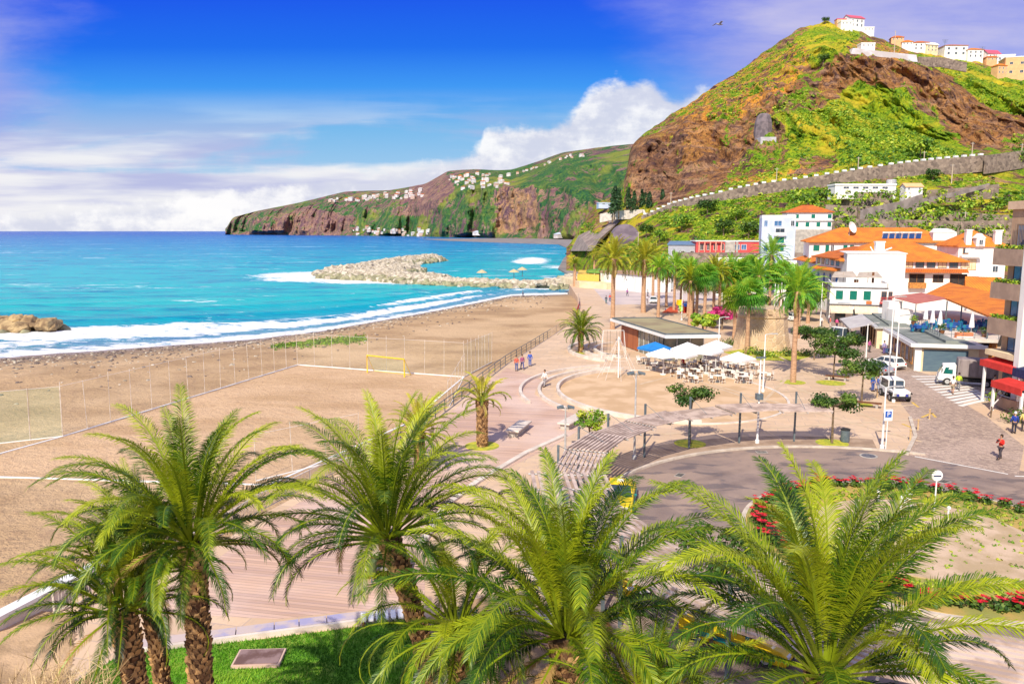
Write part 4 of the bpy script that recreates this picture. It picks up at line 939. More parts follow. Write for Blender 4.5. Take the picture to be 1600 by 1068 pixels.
# large white building with orange roof
t,L=building('hotel','large white building with broad orange tiled roof and brown framed gallery windows','building',Bp(1316,440,150),Bp(1502,440,146),15,10.5,whitewall,('hip',3.6,.9,tile_a),
   [('f',11.6+i*1.95,9.75,1.35,.95,dict(frame=brownwood,pane=creamwall if i in (0,3,5) else darkglass)) for i in range(6)]+[('f',13.2,6.9,2.6,2.2,dict(frame=orangewood,pane=darkm)),('f',16.9,7.2,1.7,1.3,dict(frame=brownwood,pane=darkm)),('f',20.4,6.9,2.8,2.2,dict(frame=brownwood,pane=darkm))])
m=MB(); m.slab([(10.4,-.02,9.05),(10.4,-1.3,8.45),(L+.8,-1.3,8.45),(L+.8,-.02,9.05)][::-1],.14); obj('lean_to_roof',m,tile_b,t)
part(t,'balcony',orangewood,((13.2,-.5,5.9),(2.9,1.,1.)),((20.4,-.5,5.4),(3.2,1,.2)))
part(t,'stair_block',whitewall,((5.1,-1.6,5.2),(10.2,3.1,13.4)))
m=MB(); m.slab([(-.2,-3.3,11.95),(10.4,-3.3,11.95),(10.4,3.,12.2),(-.2,3.,12.2)],.12); obj('block_roof',m,white,t)
m=MB(); m.box((6.,-1.,12.6),(1.5,1.4,2.6)); m.box((6.,-1.,14.),(1.75,1.6,.25)); obj('chimney',m,whitewall,t)
m=MB(); m.tube([(4.6,-.2,13.1),(5.3,-.2,11.9)],.12,5); obj('parapet_slope',m,whitewall,t); m=MB(); m.tube([(6.9,-.2,12.3),(8.4,-.2,12.9)],.14,5); obj('parapet_slope',m,whitewall,t)
# wing along the street
t,L=building('street_house','three storey house with orange roof and dark balcony facing the palms','house',Bp(1273,440,166),Bp(1312,440,152.5),11,10.8,whitewall,('hip',2.2,.8,tile_b),
   rows('f',1.6,4.2,2,9.9,1.1,1.,frame=brownwood,pane=creamwall)+rows('f',6.5,12.,3,9.9,1.4,1.2,frame=brownwood,pane=blueglass)+rows('f',2,12.,4,6.6,1.1,1.9,shut=bluep)+rows('f',2,12,4,3.,1.1,2.,pane=blueglass))
m=MB(); m.slab([(-.4,-1.2,8.35),(L+.4,-1.2,8.35),(L+.4,.0,8.85),(-.4,0,8.85)],.14); obj('lean_to_roof',m,tile_a,t)
part(t,'balcony',mk('dark_balcony',(.06,.05,.06)),((6.,-.6,5.2),(5.,1.2,.9)))
t,L=building('street_house','low orange roofed house half hidden behind the green palm crowns','house',Bp(1243,440,190),Bp(1273,440,168),10,9.4,bluewall,('hip',2.2,.7,tile_a),rows('f',2,17,6,7.6,1.2,1.7,shut=bluep)+rows('f',2,17,6,4.,1.2,1.9,pane=blueglass)+rows('f',2,17,5,1.4,1.2,1.9,pane=darkm))  # pale blue puts the shade on white walls into their colour
# long rear building
t,L=building('long_house','long white building with wide orange roof, green windows and roof panels behind the others','building',Bp(1265,380,179),Bp(1497,380,171),14,13.7,whitewall,('hip',3.1,.8,tile_a),
   [('f',1.5,12.2,1.3,1.3,dict(shut=greenshut)),('f',3.8,11.9,.8,2.,dict(shut=greenshut)),('f',4.9,11.9,.6,2.),('f',7.6,12.3,.9,1.2,dict(shut=greenshut)),('f',9.0,12.3,.9,1.2,dict(shut=greenshut)),('f',27.,12.3,.9,1.1,dict(shut=greenshut))])
part(t,'cornice',creamwall,((L/2,-.3,13.45),(L+.6,.5,.2)))
m=MB(); m.box((27.6,1.6,14.6),(4.6,3.4,2.2)); m.add([(25.2,-.2,15.7),(30,-.2,15.7),(28.6,-.2,16.4),(26,-.2,16.4),(25.2,3.4,15.7),(30,3.4,15.7),(28.6,3.4,16.6),(26,3.4,16.6)],[(0,1,2,3),(4,7,6,5),(0,3,7,4),(1,5,6,2),(3,2,6,7)]); obj('dormer',m,whitewall,t)
long_=t; a0=Bp(1265,380,179); rzl=math.atan2((Bp(1497,380,171)-a0).y,(Bp(1497,380,171)-a0).x)
def onl(x,y,z): 
    c,s=math.cos(rzl),math.sin(rzl); return Vector((a0.x+x*c-y*s,a0.y+x*s+y*c,z))
pt=None
for i in range(6):
    p=onl(15.8+i*1.35,1.3,14.35)
    if pt is None:
        ordn=('leftmost','second from left','third from left','fourth from left','fifth from left','rightmost'); pt=thing('solar_panel','leftmost of the six dark blue solar panels on the rear orange roof','solar panel',p,rzl,'row of solar panels on the orange roof')
        m=MB(); m.slab([(-.55,-.6,.1),(.5,-.6,.1),(.9,.9,1.1),(-.15,.9,1.1)],.08); obj('panel',m,mk('solar_glass',(.01,.04,.13),(.01,.05,.18),2,.12,spec=.8),pt)
        m=MB(); m.tube([(-.6,-.6,.1),(-.2,.9,1.15)],.05,4); m.tube([(.52,-.6,.1),(.92,.9,1.15)],.05,4); m.tube([(-.3,1.,1.3),(1.0,1.,1.3)],.18,8); obj('frame',m,lsteel,pt)
    else: dup(pt,p,rzl,1,ordn[i]+' of the six dark blue solar panels on the rear orange roof')
t=thing('satellite_dish','white satellite dish on a mast at the left of the rear orange roof','satellite dish',onl(8.6,2.6,14.3)); m=MB(); m.tube([(0,0,0),(0,0,2.2)],.1,6); obj('mast',m,lsteel,t)
m=MB(); m.lathe([(.05,0),(.6,.08),(1.1,.3),(1.35,.52),(1.3,.52),(1.0,.24),(.5,.05),(.04,-.03)],18); o=obj('dish',m,white,t,smooth=True,loc=(0.2,-.2,2.4)); o.rotation_euler=(R(70),0,R(35))
# right white building
t,L=building('white_house','tall white house with two big chimneys between the orange roofs and the tower block','house',Bp(1497,400,151),Bp(1572,400,150),10,13.2,whitewall,('hip',3.,.4,tile_a),
   [('f',2.6,9.6,1.4,1.9,dict(frame=orangewood,pane=creamwall)),('f',2.8,6.,1.2,2.,dict(shut=greenshut)),('f',6.9,8.8,.9,1.1),('f',6.8,6.2,.8,1.1,dict(frame=brownwood)),('f',5.9,6.2,.5,1.2,dict(shut=greenshut)),('f',7.7,6.2,.5,1.2,dict(shut=greenshut)),('f',1.3,12.2,.9,1.,dict(frame=orangewood))])
part(t,'chimney',whitewall,((1.7,.4,14.),(1.,1.,4.2)),((1.7,.4,16.2),(1.2,1.2,.2)),((7.1,.6,14.),(1.2,1.,4.)),((7.1,.6,16.1),(1.5,1.2,.25)))
part(t,'balcony',whitewall,((2.,-.6,11.2),(3.6,1.2,.35)),((2.,-.6,7.7),(3.8,1.2,.4)))
m=MB(); m.box((3.6,.1,13.9),(1.5,1.6,1.6)); m.add([(2.7,-.8,14.7),(4.5,-.8,14.7),(3.6,-.8,15.6),(2.7,1.2,14.7),(4.5,1.2,14.7),(3.6,1.2,15.6)],[(0,1,2),(3,5,4),(0,2,5,3),(1,4,5,2)]); obj('dormer',m,whitewall,t)
window(t,face('f',L,10)(3.6,13.9)@Matrix.Translation((0,.8,0)),.6,.9)
t,L=building('white_house','small white gabled house with orange roof under the tall white house','house',Bp(1512,460,126),Bp(1562,450,124),7,6.6,whitewall,('gable',2.,.4,tile_a),[('f',2.,5.6,.4,.5),('f',2.9,5.6,.4,.5)])
# restaurant terrace
t=thing('restaurant_terrace','raised restaurant terrace under an orange tiled roof beside the tower block','restaurant',(0,0,0))
TZ=3.35
fp=[Bp(1424,505,108),Bp(1468,528,92.5),Bp(1560,528,91.5),Bp(1575,500,124),Bp(1420,500,126)]
m=MB(); m.prism([(p.x,p.y) for p in fp],TZ-.45,TZ); obj('floor_slab',m,palecon,t)
m=MB(); 
for p in [Bp(1480,560,94.5),Bp(1512,560,94.),Bp(1550,560,94),Bp(1440,540,104)]: m.prism([(p.x-.3,p.y-.3),(p.x+.3,p.y-.3),(p.x+.3,p.y+.3),(p.x-.3,p.y+.3)],0,TZ-.46)
obj('pillar',m,orangewood,t)
m=MB(); q=[Bp(1440,520,113),Bp(1565,520,108),Bp(1575,520,125),Bp(1425,520,127)]; m.prism([(p.x,p.y) for p in q],0,TZ-.5); obj('shade_block',m,darkm,t)  # near-black block puts the shade under the slab into its colour
A,B_,C_,D_,E_,F_=at(1446,459,119),at(1478,466,111),at(1547,494,91.5),at(1572,490,93),at(1483,441,125),at(1572,461,109)
m=MB(); v=[A,B_,C_,D_,E_,F_]; v=v+[p-Vector((0,0,.22)) for p in v]; m.add(v,[(0,1,4),(1,2,5,4),(2,3,5),(6,10,7),(7,10,11,8),(8,11,9),(0,6,7,1),(1,7,8,2),(2,8,9,3),(0,4,10,6),(4,5,11,10),(5,3,9,11)]); obj('roof',m,tile_a,t)
m=MB()
for p in (at(1480,470,110.5),at(1503,476,104),at(1545,496,92.2)): m.tube([(p.x,p.y,TZ),(p.x,p.y,p.z)],.09,6)
obj('roof_post',m,steel,t)
m=MB(); q=[at(1388,463,115),at(1432,474,107),at(1481,466,111),at(1440,457,119)]; m.slab(q,.08); obj('awning',m,pinkcloth,t)
m=MB()
for p in (q[0],q[1],at(1410,469,111)): m.tube([(p.x,p.y+.1,0),(p.x,p.y+.1,p.z-.1)],.07,6)
obj('awning_post',m,steel,t)
m=MB(); e=[fp[0],fp[1],fp[2]]
for a,b in zip(e[:-1],e[1:]):
    n=int((b-a).length/1.2)
    for i in range(n+1): p=a.lerp(b,i/n); m.tube([(p.x,p.y,TZ),(p.x,p.y,TZ+1)],.03,4)
    for z in (.5,1.): m.tube([(a.x,a.y,TZ+z),(b.x,b.y,TZ+z)],.025,4)
obj('railing',m,steel,t)
part(t,'elevator_block',whitewall,((Bp(1404,505,111).x,111.,2.5),(2.6,2.6,5.)),((Bp(1392,505,113).x,113.,3.),(1.9,2.,6.)))
# market kiosk and market hall
p0=Vector((46.6,89.2,0)); bd=Vector((.246,.969,0)); fd=Vector((.969,-.246,0))
t,L=building('market_kiosk','long low cream market building with grey garage door and orange framed windows','kiosk',p0,p0+fd*6.6,14,2.95,creamwall,('flat',0,.55,lsteel),
   [('l',1.6+i*2.,1.55,1.3,1.7,dict(frame=orangewood,pane=blueglass if i%2 else darkglass)) for i in range(6)])
part(t,'garage_door',mk('blue_grey_door',(.08,.13,.18),(.1,.16,.2),1,.6,stretch=(1,1,9)),((3.2,-.05,1.25),(4.6,.1,2.5)))
part(t,'roof_deck',mk('grey_roofing',(.25,.27,.24),(.18,.2,.18),.6,.9),((L/2,7.,3.2),(L-.6,13.4,.1)),((L/2+.6,7.,3.4),(1.3,13.,.3)))
part(t,'fascia',white,((L/2,-.6,3.05),(L+1.3,.1,.42)),((-.6,7.,3.05),(.1,15.1,.42)))
part(t,'corner_pillar',whitewall,((.3,-.08,1.4),(.7,.2,2.8)))
p0=Vector((50.2,106.5,0)); bd=Vector((.29,.957,0)); fd=Vector((.957,-.29,0))
t,L=building('market_hall','low cream shop with flat grey roof and a long grey awning over fruit displays','kiosk',p0,p0+fd*4.6,17,2.8,creamwall,('flat',0,.4,lsteel),[('f',1.2,1.3,.9,2.2,dict(frame=white,pane=whitewall)),('f',3.2,1.5,1.4,1.4,dict(frame=orangewood))]+rows('l',2,15,6,1.4,1.3,2.,frame=brownwood,pane=darkm))
part(t,'roof_deck',mk('grey_roofing',(1,1,1)),((L/2,8.5,3.05),(L-.5,16.4,.1)),((L/2,8.5,3.2),(1.6,16.,.25)))
m=MB(); m.slab([(-.1,2.5,3.1),(-3.2,2.5,2.35),(-3.2,16.,2.35),(-.1,16.,3.1)][::-1],.05); m.box((-3.2,9.2,2.25),(.05,13.5,.3)); obj('awning',m,mk('grey_cloth',(.55,.52,.5),(.45,.42,.42),.5,.9),t)
m=MB(); 
for y in (2.8,7,11.5,15.7): m.tube([(-3.1,y,0),(-3.1,y,2.4)],.05,5)
obj('awning_post',m,lsteel,t)
# produce crates under the awning
def M2(p0,fd,bd,x,y,z=0): return Vector(p0)+fd*x+bd*y+Vector((0,0,z))
c0=None; random.seed(5)
crm=[mk('fruit_'+n,c,None,30,.6) for n,c in (('orange',(.8,.3,.02)),('red',(.6,.04,.03)),('yellow',(.8,.6,.05)),('green',(.15,.35,.04)),('purple',(.2,.05,.2)))]
for i in range(9):
    k=i%5; p=M2(p0,fd,bd,-2.6+.2*(i%2),3.4+i*1.25); t=thing('produce_stand',None or 'slanted stand of %s fruit under the grey awning, %s'%(('orange','red','yellow','green','purple')[k],'nearer one' if i<5 else 'farther one'),'stand',p,math.atan2(fd.y,fd.x),'produce stands in front of the market shop')
    m=MB(); m.slab([(-.6,-.5,.75),(.5,-.5,1.05),(.5,.5,1.05),(-.6,.5,.75)][::1],.12); m.box((.0,0,.4),(.7,.8,.6)); obj('crate',m,brownwood,t)
    m=MB(); 
    for _ in range(40): x,y=rnd(-.55,.45),rnd(-.45,.45); m.lathe([(.02,-.05),(.07,0),(.02,.06)],5,(x,y,.83+.27*(x+.6)))
    obj('fruit',m,crm[k],t)
# tower block at the right edge
t,L=building('tower_block','tall tan apartment block with planted concrete balconies at the right edge','building',(46.4,50.5,0),(62,50.5,0),22.8,18.,mk('tan_concrete',(.56,.38,.24),(.46,.3,.19),.5,.9,.2,8),('flat',.5,.3,mk('tan_cornice',(.7,.5,.34),(.6,.42,.28),.8,.9)),
  [('l',20.9,z,1.8,1.9,dict(frame=brownwood,pane=blueglass)) for z in (15.6,12.3,9.2,5.6)]+[('l',x,z,2.2,1.9,dict(frame=brownwood,pane=darkglass)) for x in (6,10,14.5,17.6) for z in (15.6,12.3,9.2,5.6)]+[('f',x,z,2.2,1.9,dict(frame=brownwood,pane=darkglass)) for x in (3,8) for z in (12.3,9.2,5.6)])
tanb=mk('balcony_concrete',(.42,.3,.22),(.34,.24,.18),.7,.9,.3,9)
for z in (13.8,10.7,7.4):
    part(t,'balcony_slab',tanb,((-.6,20.9,z),(1.3,4.2,.25)),((-1.28,20.9,z-.15),(.16,4.2,1.5)),((-.6,18.85,z-.15),(1.3,.16,1.5)),((-.6,22.95,z-.15),(1.3,.16,1.5)))
    m=MB(); random.seed(int(z*10)); 
    for k in range(9): leafblob(m,(-1.1,19.1+k*.45,z+.75),(.3,.35,.28),30,.22)
    obj('balcony_plants',m,shrubm,t)
    part(t,'balcony_box',mk('tan_cornice',(1,1,1)),((-.5,14.6,z-.6),(1.,5.,1.6)))
part(t,'white_column',whitewall,((-1.1,18.3,8.5),(.55,.7,17.)),((-.8,9,8.5),(.8,.8,17)))
part(t,'window_bars',mk('bar_metal',(.25,.18,.14)),*[((-.25,19.8+i*.2,15.7),(.04,.04,2.)) for i in range(11)])
part(t,'lower_parapet',creamwall,((-.7,20.9,4.7),(1.3,4.2,.5)))
part(t,'cafe_glazing',darkglass,((-.1,18,1.9),(.1,8,2.6)))
m=MB(); m.slab([(0,22.8,4.3),(-1.7,22.9,3.9),(-1.7,18.2,3.9),(0,18.2,4.3)],.08); m.box((-1.72,20.6,3.65),(.08,4.8,.6)); obj('awning',m,redcloth,t)
m=MB(); m.box((-1.72,16.1,3.6),(.08,4.,.75)); m.slab([(0,18.1,4.3),(-1.7,18.1,3.9),(-1.7,14.1,3.9),(0,14.1,4.3)],.08); obj('awning',m,navy,t)
m=MB(); m.slab([(-1.7,18.6,3.0),(-3.2,18.6,2.7),(-3.2,14.4,2.7),(-1.7,14.4,3.)],.08); m.box((-3.22,16.5,2.45),(.08,4.2,.6)); obj('awning',m,redcloth,t)
for x,y,z,h in ((-3.1,18.4,1.2,2.4),(-3.1,14.5,1.2,2.4),(-1.6,22.4,1.8,3.6),(-1.6,17.2,1.8,3.6)): part(t,'awning_post',white,((x,y,z),(.2,.2,h)))
for i,(x,y,z,rz) in enumerate([(14.,5.,1.,0)]): pass
# far side of the parking: hillside buildings
t,L=building('apartment_house','pale blue and white apartment house with green shutters below the terraces','building',Bp(1190,360,206),Bp(1243,360,204),10,19.4,bluewall,('flat',.5,.0,whitewall),
  [('f',4.6,z,2.2,1.5,dict(shut=greenshut)) for z in (11.6,13.7)]+[('f',4.6,16,2.2,1.3),('f',4.,18.,1.8,1.3,dict(pane=blueglass)),('f',1.,18.,.8,1.5,dict(pane=blueglass)),('f',7.6,18.,.8,1.3)]+rows('f',1.2,1.2,1,11.6,.8,1.6,shut=bluep))
part(t,'balcony',whitewall,((4.6,-.5,14.9),(3.,1.,.2)),((4.6,-.95,15.3),(3.,.1,.7)),((4.6,-.5,12.75),(3.,1.,.15)))
t,L=building('hillside_house','white two storey house with orange roof and green windows standing on a grey wall','house',Bp(1230,345,217,16.6),Bp(1300,345,215,16.6),9,4.6,whitewall,('hip',2.,.5,tile_b),rows('f',2.5,11.,3,3.4,1.,1.1,shut=greenshut)+rows('f',2.5,11,4,1.2,1.,1.2,shut=greenshut),sink=.3)
part(t,'floor_band',white,((L/2,-.25,2.3),(L+.6,.5,.2)))
m=MB(); p,q=Bp(1226,365,213),Bp(1298,365,212); m.prism([(p.x,p.y),(q.x,q.y),(q.x+2,q.y+13),(p.x,p.y+13)],2,16.45); tag(obj('retaining_wall',m,concrete),'plain grey wall carrying the white house with the orange roof','wall')
t,L=building('red_house','long low red and white building on the stone wall behind the palms','building',Bp(1088,385,215,10.3),Bp(1187,385,214,10.3),8,2.9,mk('red_render',(.66,.1,.1),(.58,.08,.08),.4,.8),('flat',0,.3,white),rows('f',1.5,7.,4,1.4,.8,1.5,pane=darkm)+rows('f',11,12.8,2,1.4,1.3,1.3,pane=blueglass),sink=.3)
part(t,'grey_bay',concrete,((9.,-.3,1.4),(2.6,.6,2.9)),((10.9,-.2,1.4),(.6,.4,2.9)))
part(t,'pergola_arch',mk('pink_paint',(.75,.35,.25)),*[((.6+i*1.5,-.8,1.4),(.3,.3,2.8)) for i in range(5)],((3.6,-.8,2.9),(6.8,.5,.2)))
t,L=building('blue_shed','blue grey shed roof left of the red building','shed',Bp(1044,395,219,7.),Bp(1086,395,217,7.),8,5.4,mk('shed_wall',(.4,.42,.46)),('shed',.8,.3,mk('blue_grey_sheet',(.12,.2,.32),(.15,.24,.36),1,.6)),rows('f',1.5,6.5,3,3,.9,1.2,pane=darkm),sink=7)
m=MB(); p,q=Bp(1064,400,212.5),Bp(1262,400,205.); m.prism([(p.x,p.y),(q.x,q.y),(q.x+1,q.y+14),(p.x,p.y+14)],-.5,10.2); tag(obj('stone_wall',m,stone_grey),'high brown stone wall behind the green palms below the red building','wall')
t,L=building('beach_pavilion','long white windowless pavilion with curved terrace at the end of the beach','pavilion',Bp(938,430,226),Bp(1003,430,205),9,4.5,whitewall,('flat',0,.4,mk('brown_coping',(.4,.25,.15))),[('f',7.,2.6,.6,.8,dict(pane=darkm)),('f',15,3.,.6,.3,dict(pane=darkm))])
m=MB(); a=[G(876,441),G(905,449),G(948,452),G(1000,447),G(1000,440),G(905,440)]; m.prism([(p.x,p.y) for p in a],0,1.7); obj('terrace_wall',m,creamwall,t).matrix_parent_inverse=Matrix.LocRotScale(t.location,t.rotation_euler,None).inverted()
m=MB(); a=[G(902,438,1.7),G(936,440,1.7),G(936,432,1.7),G(905,431,1.7)]; m.prism([(p.x,p.y) for p in a],1.75,3.6); obj('arcade',m,mk('yellow_render',(.75,.5,.1)),t).matrix_parent_inverse=Matrix.LocRotScale(t.location,t.rotation_euler,None).inverted()
t=thing('pavilion','small green roofed pavilion with open arcade left of the white pavilion','pavilion',Bp(937,430,232)); m=MB(); m.lathe([(4.2,3.9),(3.8,4.6),(1.2,5.0),(.3,5.1)],16); obj('roof',m,mk('green_roof',(.16,.3,.05),(.12,.24,.04),1,.8),t)
m=MB(); 
for i in range(9): a=2*PI*i/9; m.tube([(3.7*math.cos(a),3.7*math.sin(a),0),(3.7*math.cos(a),3.7*math.sin(a),4.)],.2,6)
m.lathe([(2.2,0),(2.2,3.9)],12); obj('arcade',m,whitewall,t)
# more buildings far behind the palms
for i,(u0,u1,d,v,c,lab) in enumerate([(1120,1190,196,407,whitewall,'low white block with flat roof glimpsed behind the palm crowns'),(1216,1256,188,412,whitewall,'small white block with flat roof behind the greenest palms'),(1225,1262,200,405,bluewall,'pale blue block behind the tallest green palm')]):
    building('low_block',lab,'building',Bp(u0,v,d),Bp(u1,v,d-2),8,Z(u0,v,d),c,('flat',.3,.2,white),rows('f',1.5,(u1-u0)*.13,4,Z(u0,v,d)-1.6,1.2,1.2,pane=blueglass))
# fort
t=thing('stone_fort','round ochre stone fort tower among the palms','fort',G(1200,548)+Vector((0,3,0))); m=MB(); m.lathe([(3.95,0),(3.5,2.4),(3.3,4.3),(3.45,4.45),(3.45,4.75),(3.25,4.75),(3.2,5.6)],14); obj('wall',m,stone_fort,t)
m=MB(); m.lathe([(3.,4.6),(3.,4.9)],14); obj('terrace',m,concrete,t)
part(t,'painted_gap',mk('ochre_shade_stone',(.5,.36,.22)),((0,-3.2,5.2),(.5,.4,.5)),((-2.2,-2.4,5.2),(.5,.4,.5)),((2.2,-2.4,5.2),(.5,.4,.5)))  # solid blocks; the shade of parapet gaps is put into their colour
for k,(u,vt) in enumerate([(1209,444),(1213.5,446),(1219,443),(1224,447)]):
    p=Bp(u,500,112); lab='leftmost of the four white flagpoles behind the fort|second from left of the four white flagpoles behind the fort|third from left of the four white flagpoles behind the fort|rightmost of the four white flagpoles behind the fort'.split('|')[k]
    t=thing('flagpole',lab,'flagpole',p,0,'four flagpoles behind the fort'); m=MB(); h=Z(u,vt,112); m.tube([(0,0,0),(0,0,h)],[.09,.06],6); obj('pole',m,white,t); m=MB(); m.lathe([(.02,-.08),(.1,0),(.02,.08)],8,(0,0,h+.08)); obj('finial',m,lsteel,t)
# glass kiosk with terrace roof
A_,B2,C2=G(953,499,3.4),G(1040,526,3.4),G(1126,525,3.4); Dd=A_+(C2-B2)
t=thing('glass_kiosk','glass walled cafe pavilion with flat overhanging white edged roof','cafe',(0,0,0))
def ins(p,q,r,s,f): 
    c=(p+q+r+s)/4; return [c+(x-c)*f for x in (p,q,r,s)]
m=MB(); m.prism([(p.x,p.y) for p in (A_,B2,C2,Dd)],3.2,3.55); obj('roof',m,white,t)
q=ins(A_,B2,C2,Dd,.94); m=MB(); m.prism([(p.x,p.y) for p in q],3.552,3.62); obj('roof_membrane',m,mk('olive_roofing',(.36,.31,.17),(.28,.22,.13),.25,.95),t)
q=ins(A_,B2,C2,Dd,.95); m=MB()
for a,b in zip(q,q[1:]+q[:1]):
    n=Vector((-(b-a).y,(b-a).x,0)).normalized()*.06; m.prism([(x.x,x.y) for x in (a-n,b-n,b+n,a+n)],3.625,3.75)
obj('roof_rim',m,steel,t)
q=ins(A_,B2,C2,Dd,.74)
m=MB(); m.prism([(p.x,p.y) for p in q],0,3.19); obj('glass_wall',m,mk('kiosk_glass',(.1,.13,.12),(.3,.27,.2),.45,.15,lo=.4,hi=.6,spec=.7),t)
m=MB()
for a,b in ((q[0],q[1]),(q[1],q[2])):
    n=int((b-a).length/1.5)
    for i in range(n+1): p=a.lerp(b,i/n); m.box((p.x-.04,p.y-.05,1.6),(.1,.1,3.19))
obj('mullion',m,lsteel,t)
a,b=q[0],q[0].lerp(q[1],.42); n=Vector((-(b-a).y,(b-a).x,0)).normalized()*-.12; m=MB(); m.prism([(x.x,x.y) for x in (a+n*-1,b-n,b,a)],.1,2.9); m.prism([(x.x,x.y) for x in (a+n,b+n,b,a)],.1,2.9); obj('wood_panel',m,mk('red_brown_panel',(.4,.13,.05),(.3,.09,.04),1,.6,stretch=(1,1,.1)),t)
# hillside houses
def small_house(name,label,u,v,surf,w,h,wall,roof,rz=0,dd=0,group=None,nw=3,depth=None,z0=None,d=None):
    p=surf.hit(u,v) if d is None else at(u,v,d)
    p=p+Vector((0,dd,0)); c,s=math.cos(rz),math.sin(rz); a=p-Vector((c,s,0))*w/2
    return building(name,label,'house',a,a+Vector((c,s,0))*w,depth or w*.7,h,wall,roof,rows('f',w*.18,w*.82,nw,h*.72,w*.09,min(1.4,h*.22),pane=darkglass)+(rows('f',w*.18,w*.82,nw,h*.3,w*.09,min(1.5,h*.24),pane=darkglass) if h>4.5 else []),sink=h*.7)
HT=('hip',1.6,.4,tile_b); HO=('hip',1.6,.4,tile_a); HF=('flat',.3,.2,white); pinkroof=mk('pink_roof_sheet',(.6,.1,.16)); peach=mk('peach_render',(.78,.45,.22),(.7,.4,.2),.5,.85)
for u,v,w,h,wl,rf,rz,lab in [(1337,41,13,6.5,whitewall,('gable',2.6,.5,pinkroof),.3,'white summit house with pink red gable roof'),(1320,45,9,4,whitewall,HF,0,'low flat white house just left of the summit house'),(1312,40,7,3.5,peach,('flat',.2,.2,pinkroof),0,'leftmost low pinkish building on the summit'),
  (1360,47,8,3.5,whitewall,HF,0,'small white annex right of the summit house'),(1404,56,9,4,peach,HT,-.2,'small peach house right below the summit row'),(1418,62,8,4,whitewall,HO,-.2,'tiny orange roofed house on the summit ridge'),
  (1438,66,12,5.5,whitewall,HT,-.1,'pale house with brown eaves at the start of the summit row'),(1458,70,10,5,creamwall,('gable',2,.5,white),.2,'cream gabled house on the ridge row'),(1490,86,18,7.5,whitewall,HT,0,'wide two storey white house with balconies on the ridge'),
  (1520,92,12,6,whitewall,HO,0,'white house with orange roof right of the wide ridge house'),(1551,88,11,6,whitewall,('gable',3,.5,pinkroof),.2,'white house with red gable roof on the ridge'),(1568,98,13,7,whitewall,HF,-.2,'flat white house near the right end of the ridge'),(1546,101,9,4.5,peach,HT,0,'low peach house below the red gabled ridge house'),
  (1594,100,9,5,creamwall,HT,0,'cream house cut by the right edge on the ridge'),(1353,79,9,3,whitewall,HF,0,'small white hut above the summit retaining wall'),
  (1590,122,22,13,peach,HF,-.25,'big peach and white apartment house near the right edge of the hill'),(1562,119,9,6,peach,HO,.2,'peach house left of the big peach apartment house')]:
    small_house('hilltop_house',lab,u,v,NEAR,w*.85,h*.95,wl,rf,rz,-3)
small_house('hillside_house','long low white house halfway up behind the stone walls',1352,302,NEAR,20,2.6,whitewall,HF,0,d=262,nw=5,depth=6)
small_house('hillside_house','small white house with peach roof beside the silver tank',1428,304,NEAR,5.5,2.6,whitewall,('gable',1.2,.3,peach),0,d=258,nw=2)
small_house('greenhouse','pale blue glasshouse roofs left of the dark pines',957,322,NEAR,14,1.6,bluewall,('shed',.6,.2,mk('pale_blue_roof',(.55,.68,.75))),0,d=400,nw=2)
t=thing('water_tank','silver cylindrical water tank beside the hillside road wall','water tank',at(1392,296,268)); m=MB(); m.lathe([(1.6,0),(1.6,3.),(1.3,3.3),(.2,3.4)],20); obj('tank',m,lsteel,t,smooth=False); m=MB(); m.lathe([(1.8,-3),(1.8,0)],12); obj('plinth',m,concrete,t)
# distant villages
random.seed(11)
proto=None
def farhouse(label,p,w,h,rf,group):
    t=thing('distant_house',label,'house',p,rnd(-.5,.5),group); m=MB(); m.box((0,0,h/2-1),(w,w*.7,h+2)); obj('wall',m,random.choice([farw,farw,farp]),t)
    m=MB(); z=h; a,b=w/2+.8,w*.35+.8; m.add([(-a,-b,z),(a,-b,z),(a,b,z),(-a,b,z),(-a*.4,0,z+w*.16),(a*.4,0,z+w*.16)],[(0,1,5,4),(2,3,4,5),(1,2,5),(3,0,4),(3,2,1,0)]); obj('roof',m,rf,t); return t
farw=mk('distant_white_wall',(.7,.66,.64),(.5,.46,.46),.1,.9,world=True); farp=mk('distant_peach_wall',(.6,.42,.34),(.5,.36,.3),.1,.9)
def village(label,group,n,box,wr,roofs):
    pr=None
    for i in range(n):
        u,v=box(i); p=FARS.hit(u,v,4); w=rnd(*wr)*.62; 
        q=farhouse(label,p,10,rnd(5,8),random.choice(roofs),group); q.scale=(w/10,w/10,w/10)
village('one of the tiny white houses strung along the far cape ridge','white houses on the far cape ridge',64,lambda i:(rnd(505,655),0) if 0 else (lambda u:(u,np.interp(u,[505,610,660],[311,299,293])+rnd(1,13)*(u-480)/180))(rnd(512,658)),(14,28),[tile_b,white,white])
village('one of the small white houses on the green shoulder of the distant ridge','white houses on the green distant ridge',44,lambda i:(lambda u:(u,np.interp(u,[700,745,800,835],[270,267,268,262])+rnd(2,24)))(rnd(700,800)),(10,24),[tile_b,white,tile_a])
village('one of the tiny houses on the highest distant skyline','houses on the highest distant skyline',22,lambda i:(lambda u:(u,np.interp(u,[800,835,880,985],[266,256,240,228])+rnd(1,5)))(rnd(808,925)),(9,16),[tile_b,white])
village('one of the pale buildings at the waterline under the distant cliffs','pale buildings at the foot of the distant cliffs',46,lambda i:(lambda u:(u,np.interp(u,[560,665,700],[365,368,369])-rnd(0,9)))(rnd(548,668)),(12,26),[white,white,tile_b,bluewall])
for u,v,l in [(742,369,'grey building alone on the far shore road'),(875,371,'low white building at the right end of the far shore')]:
    farhouse(l,FARS.hit(u,v),26,7,bluewall,None)

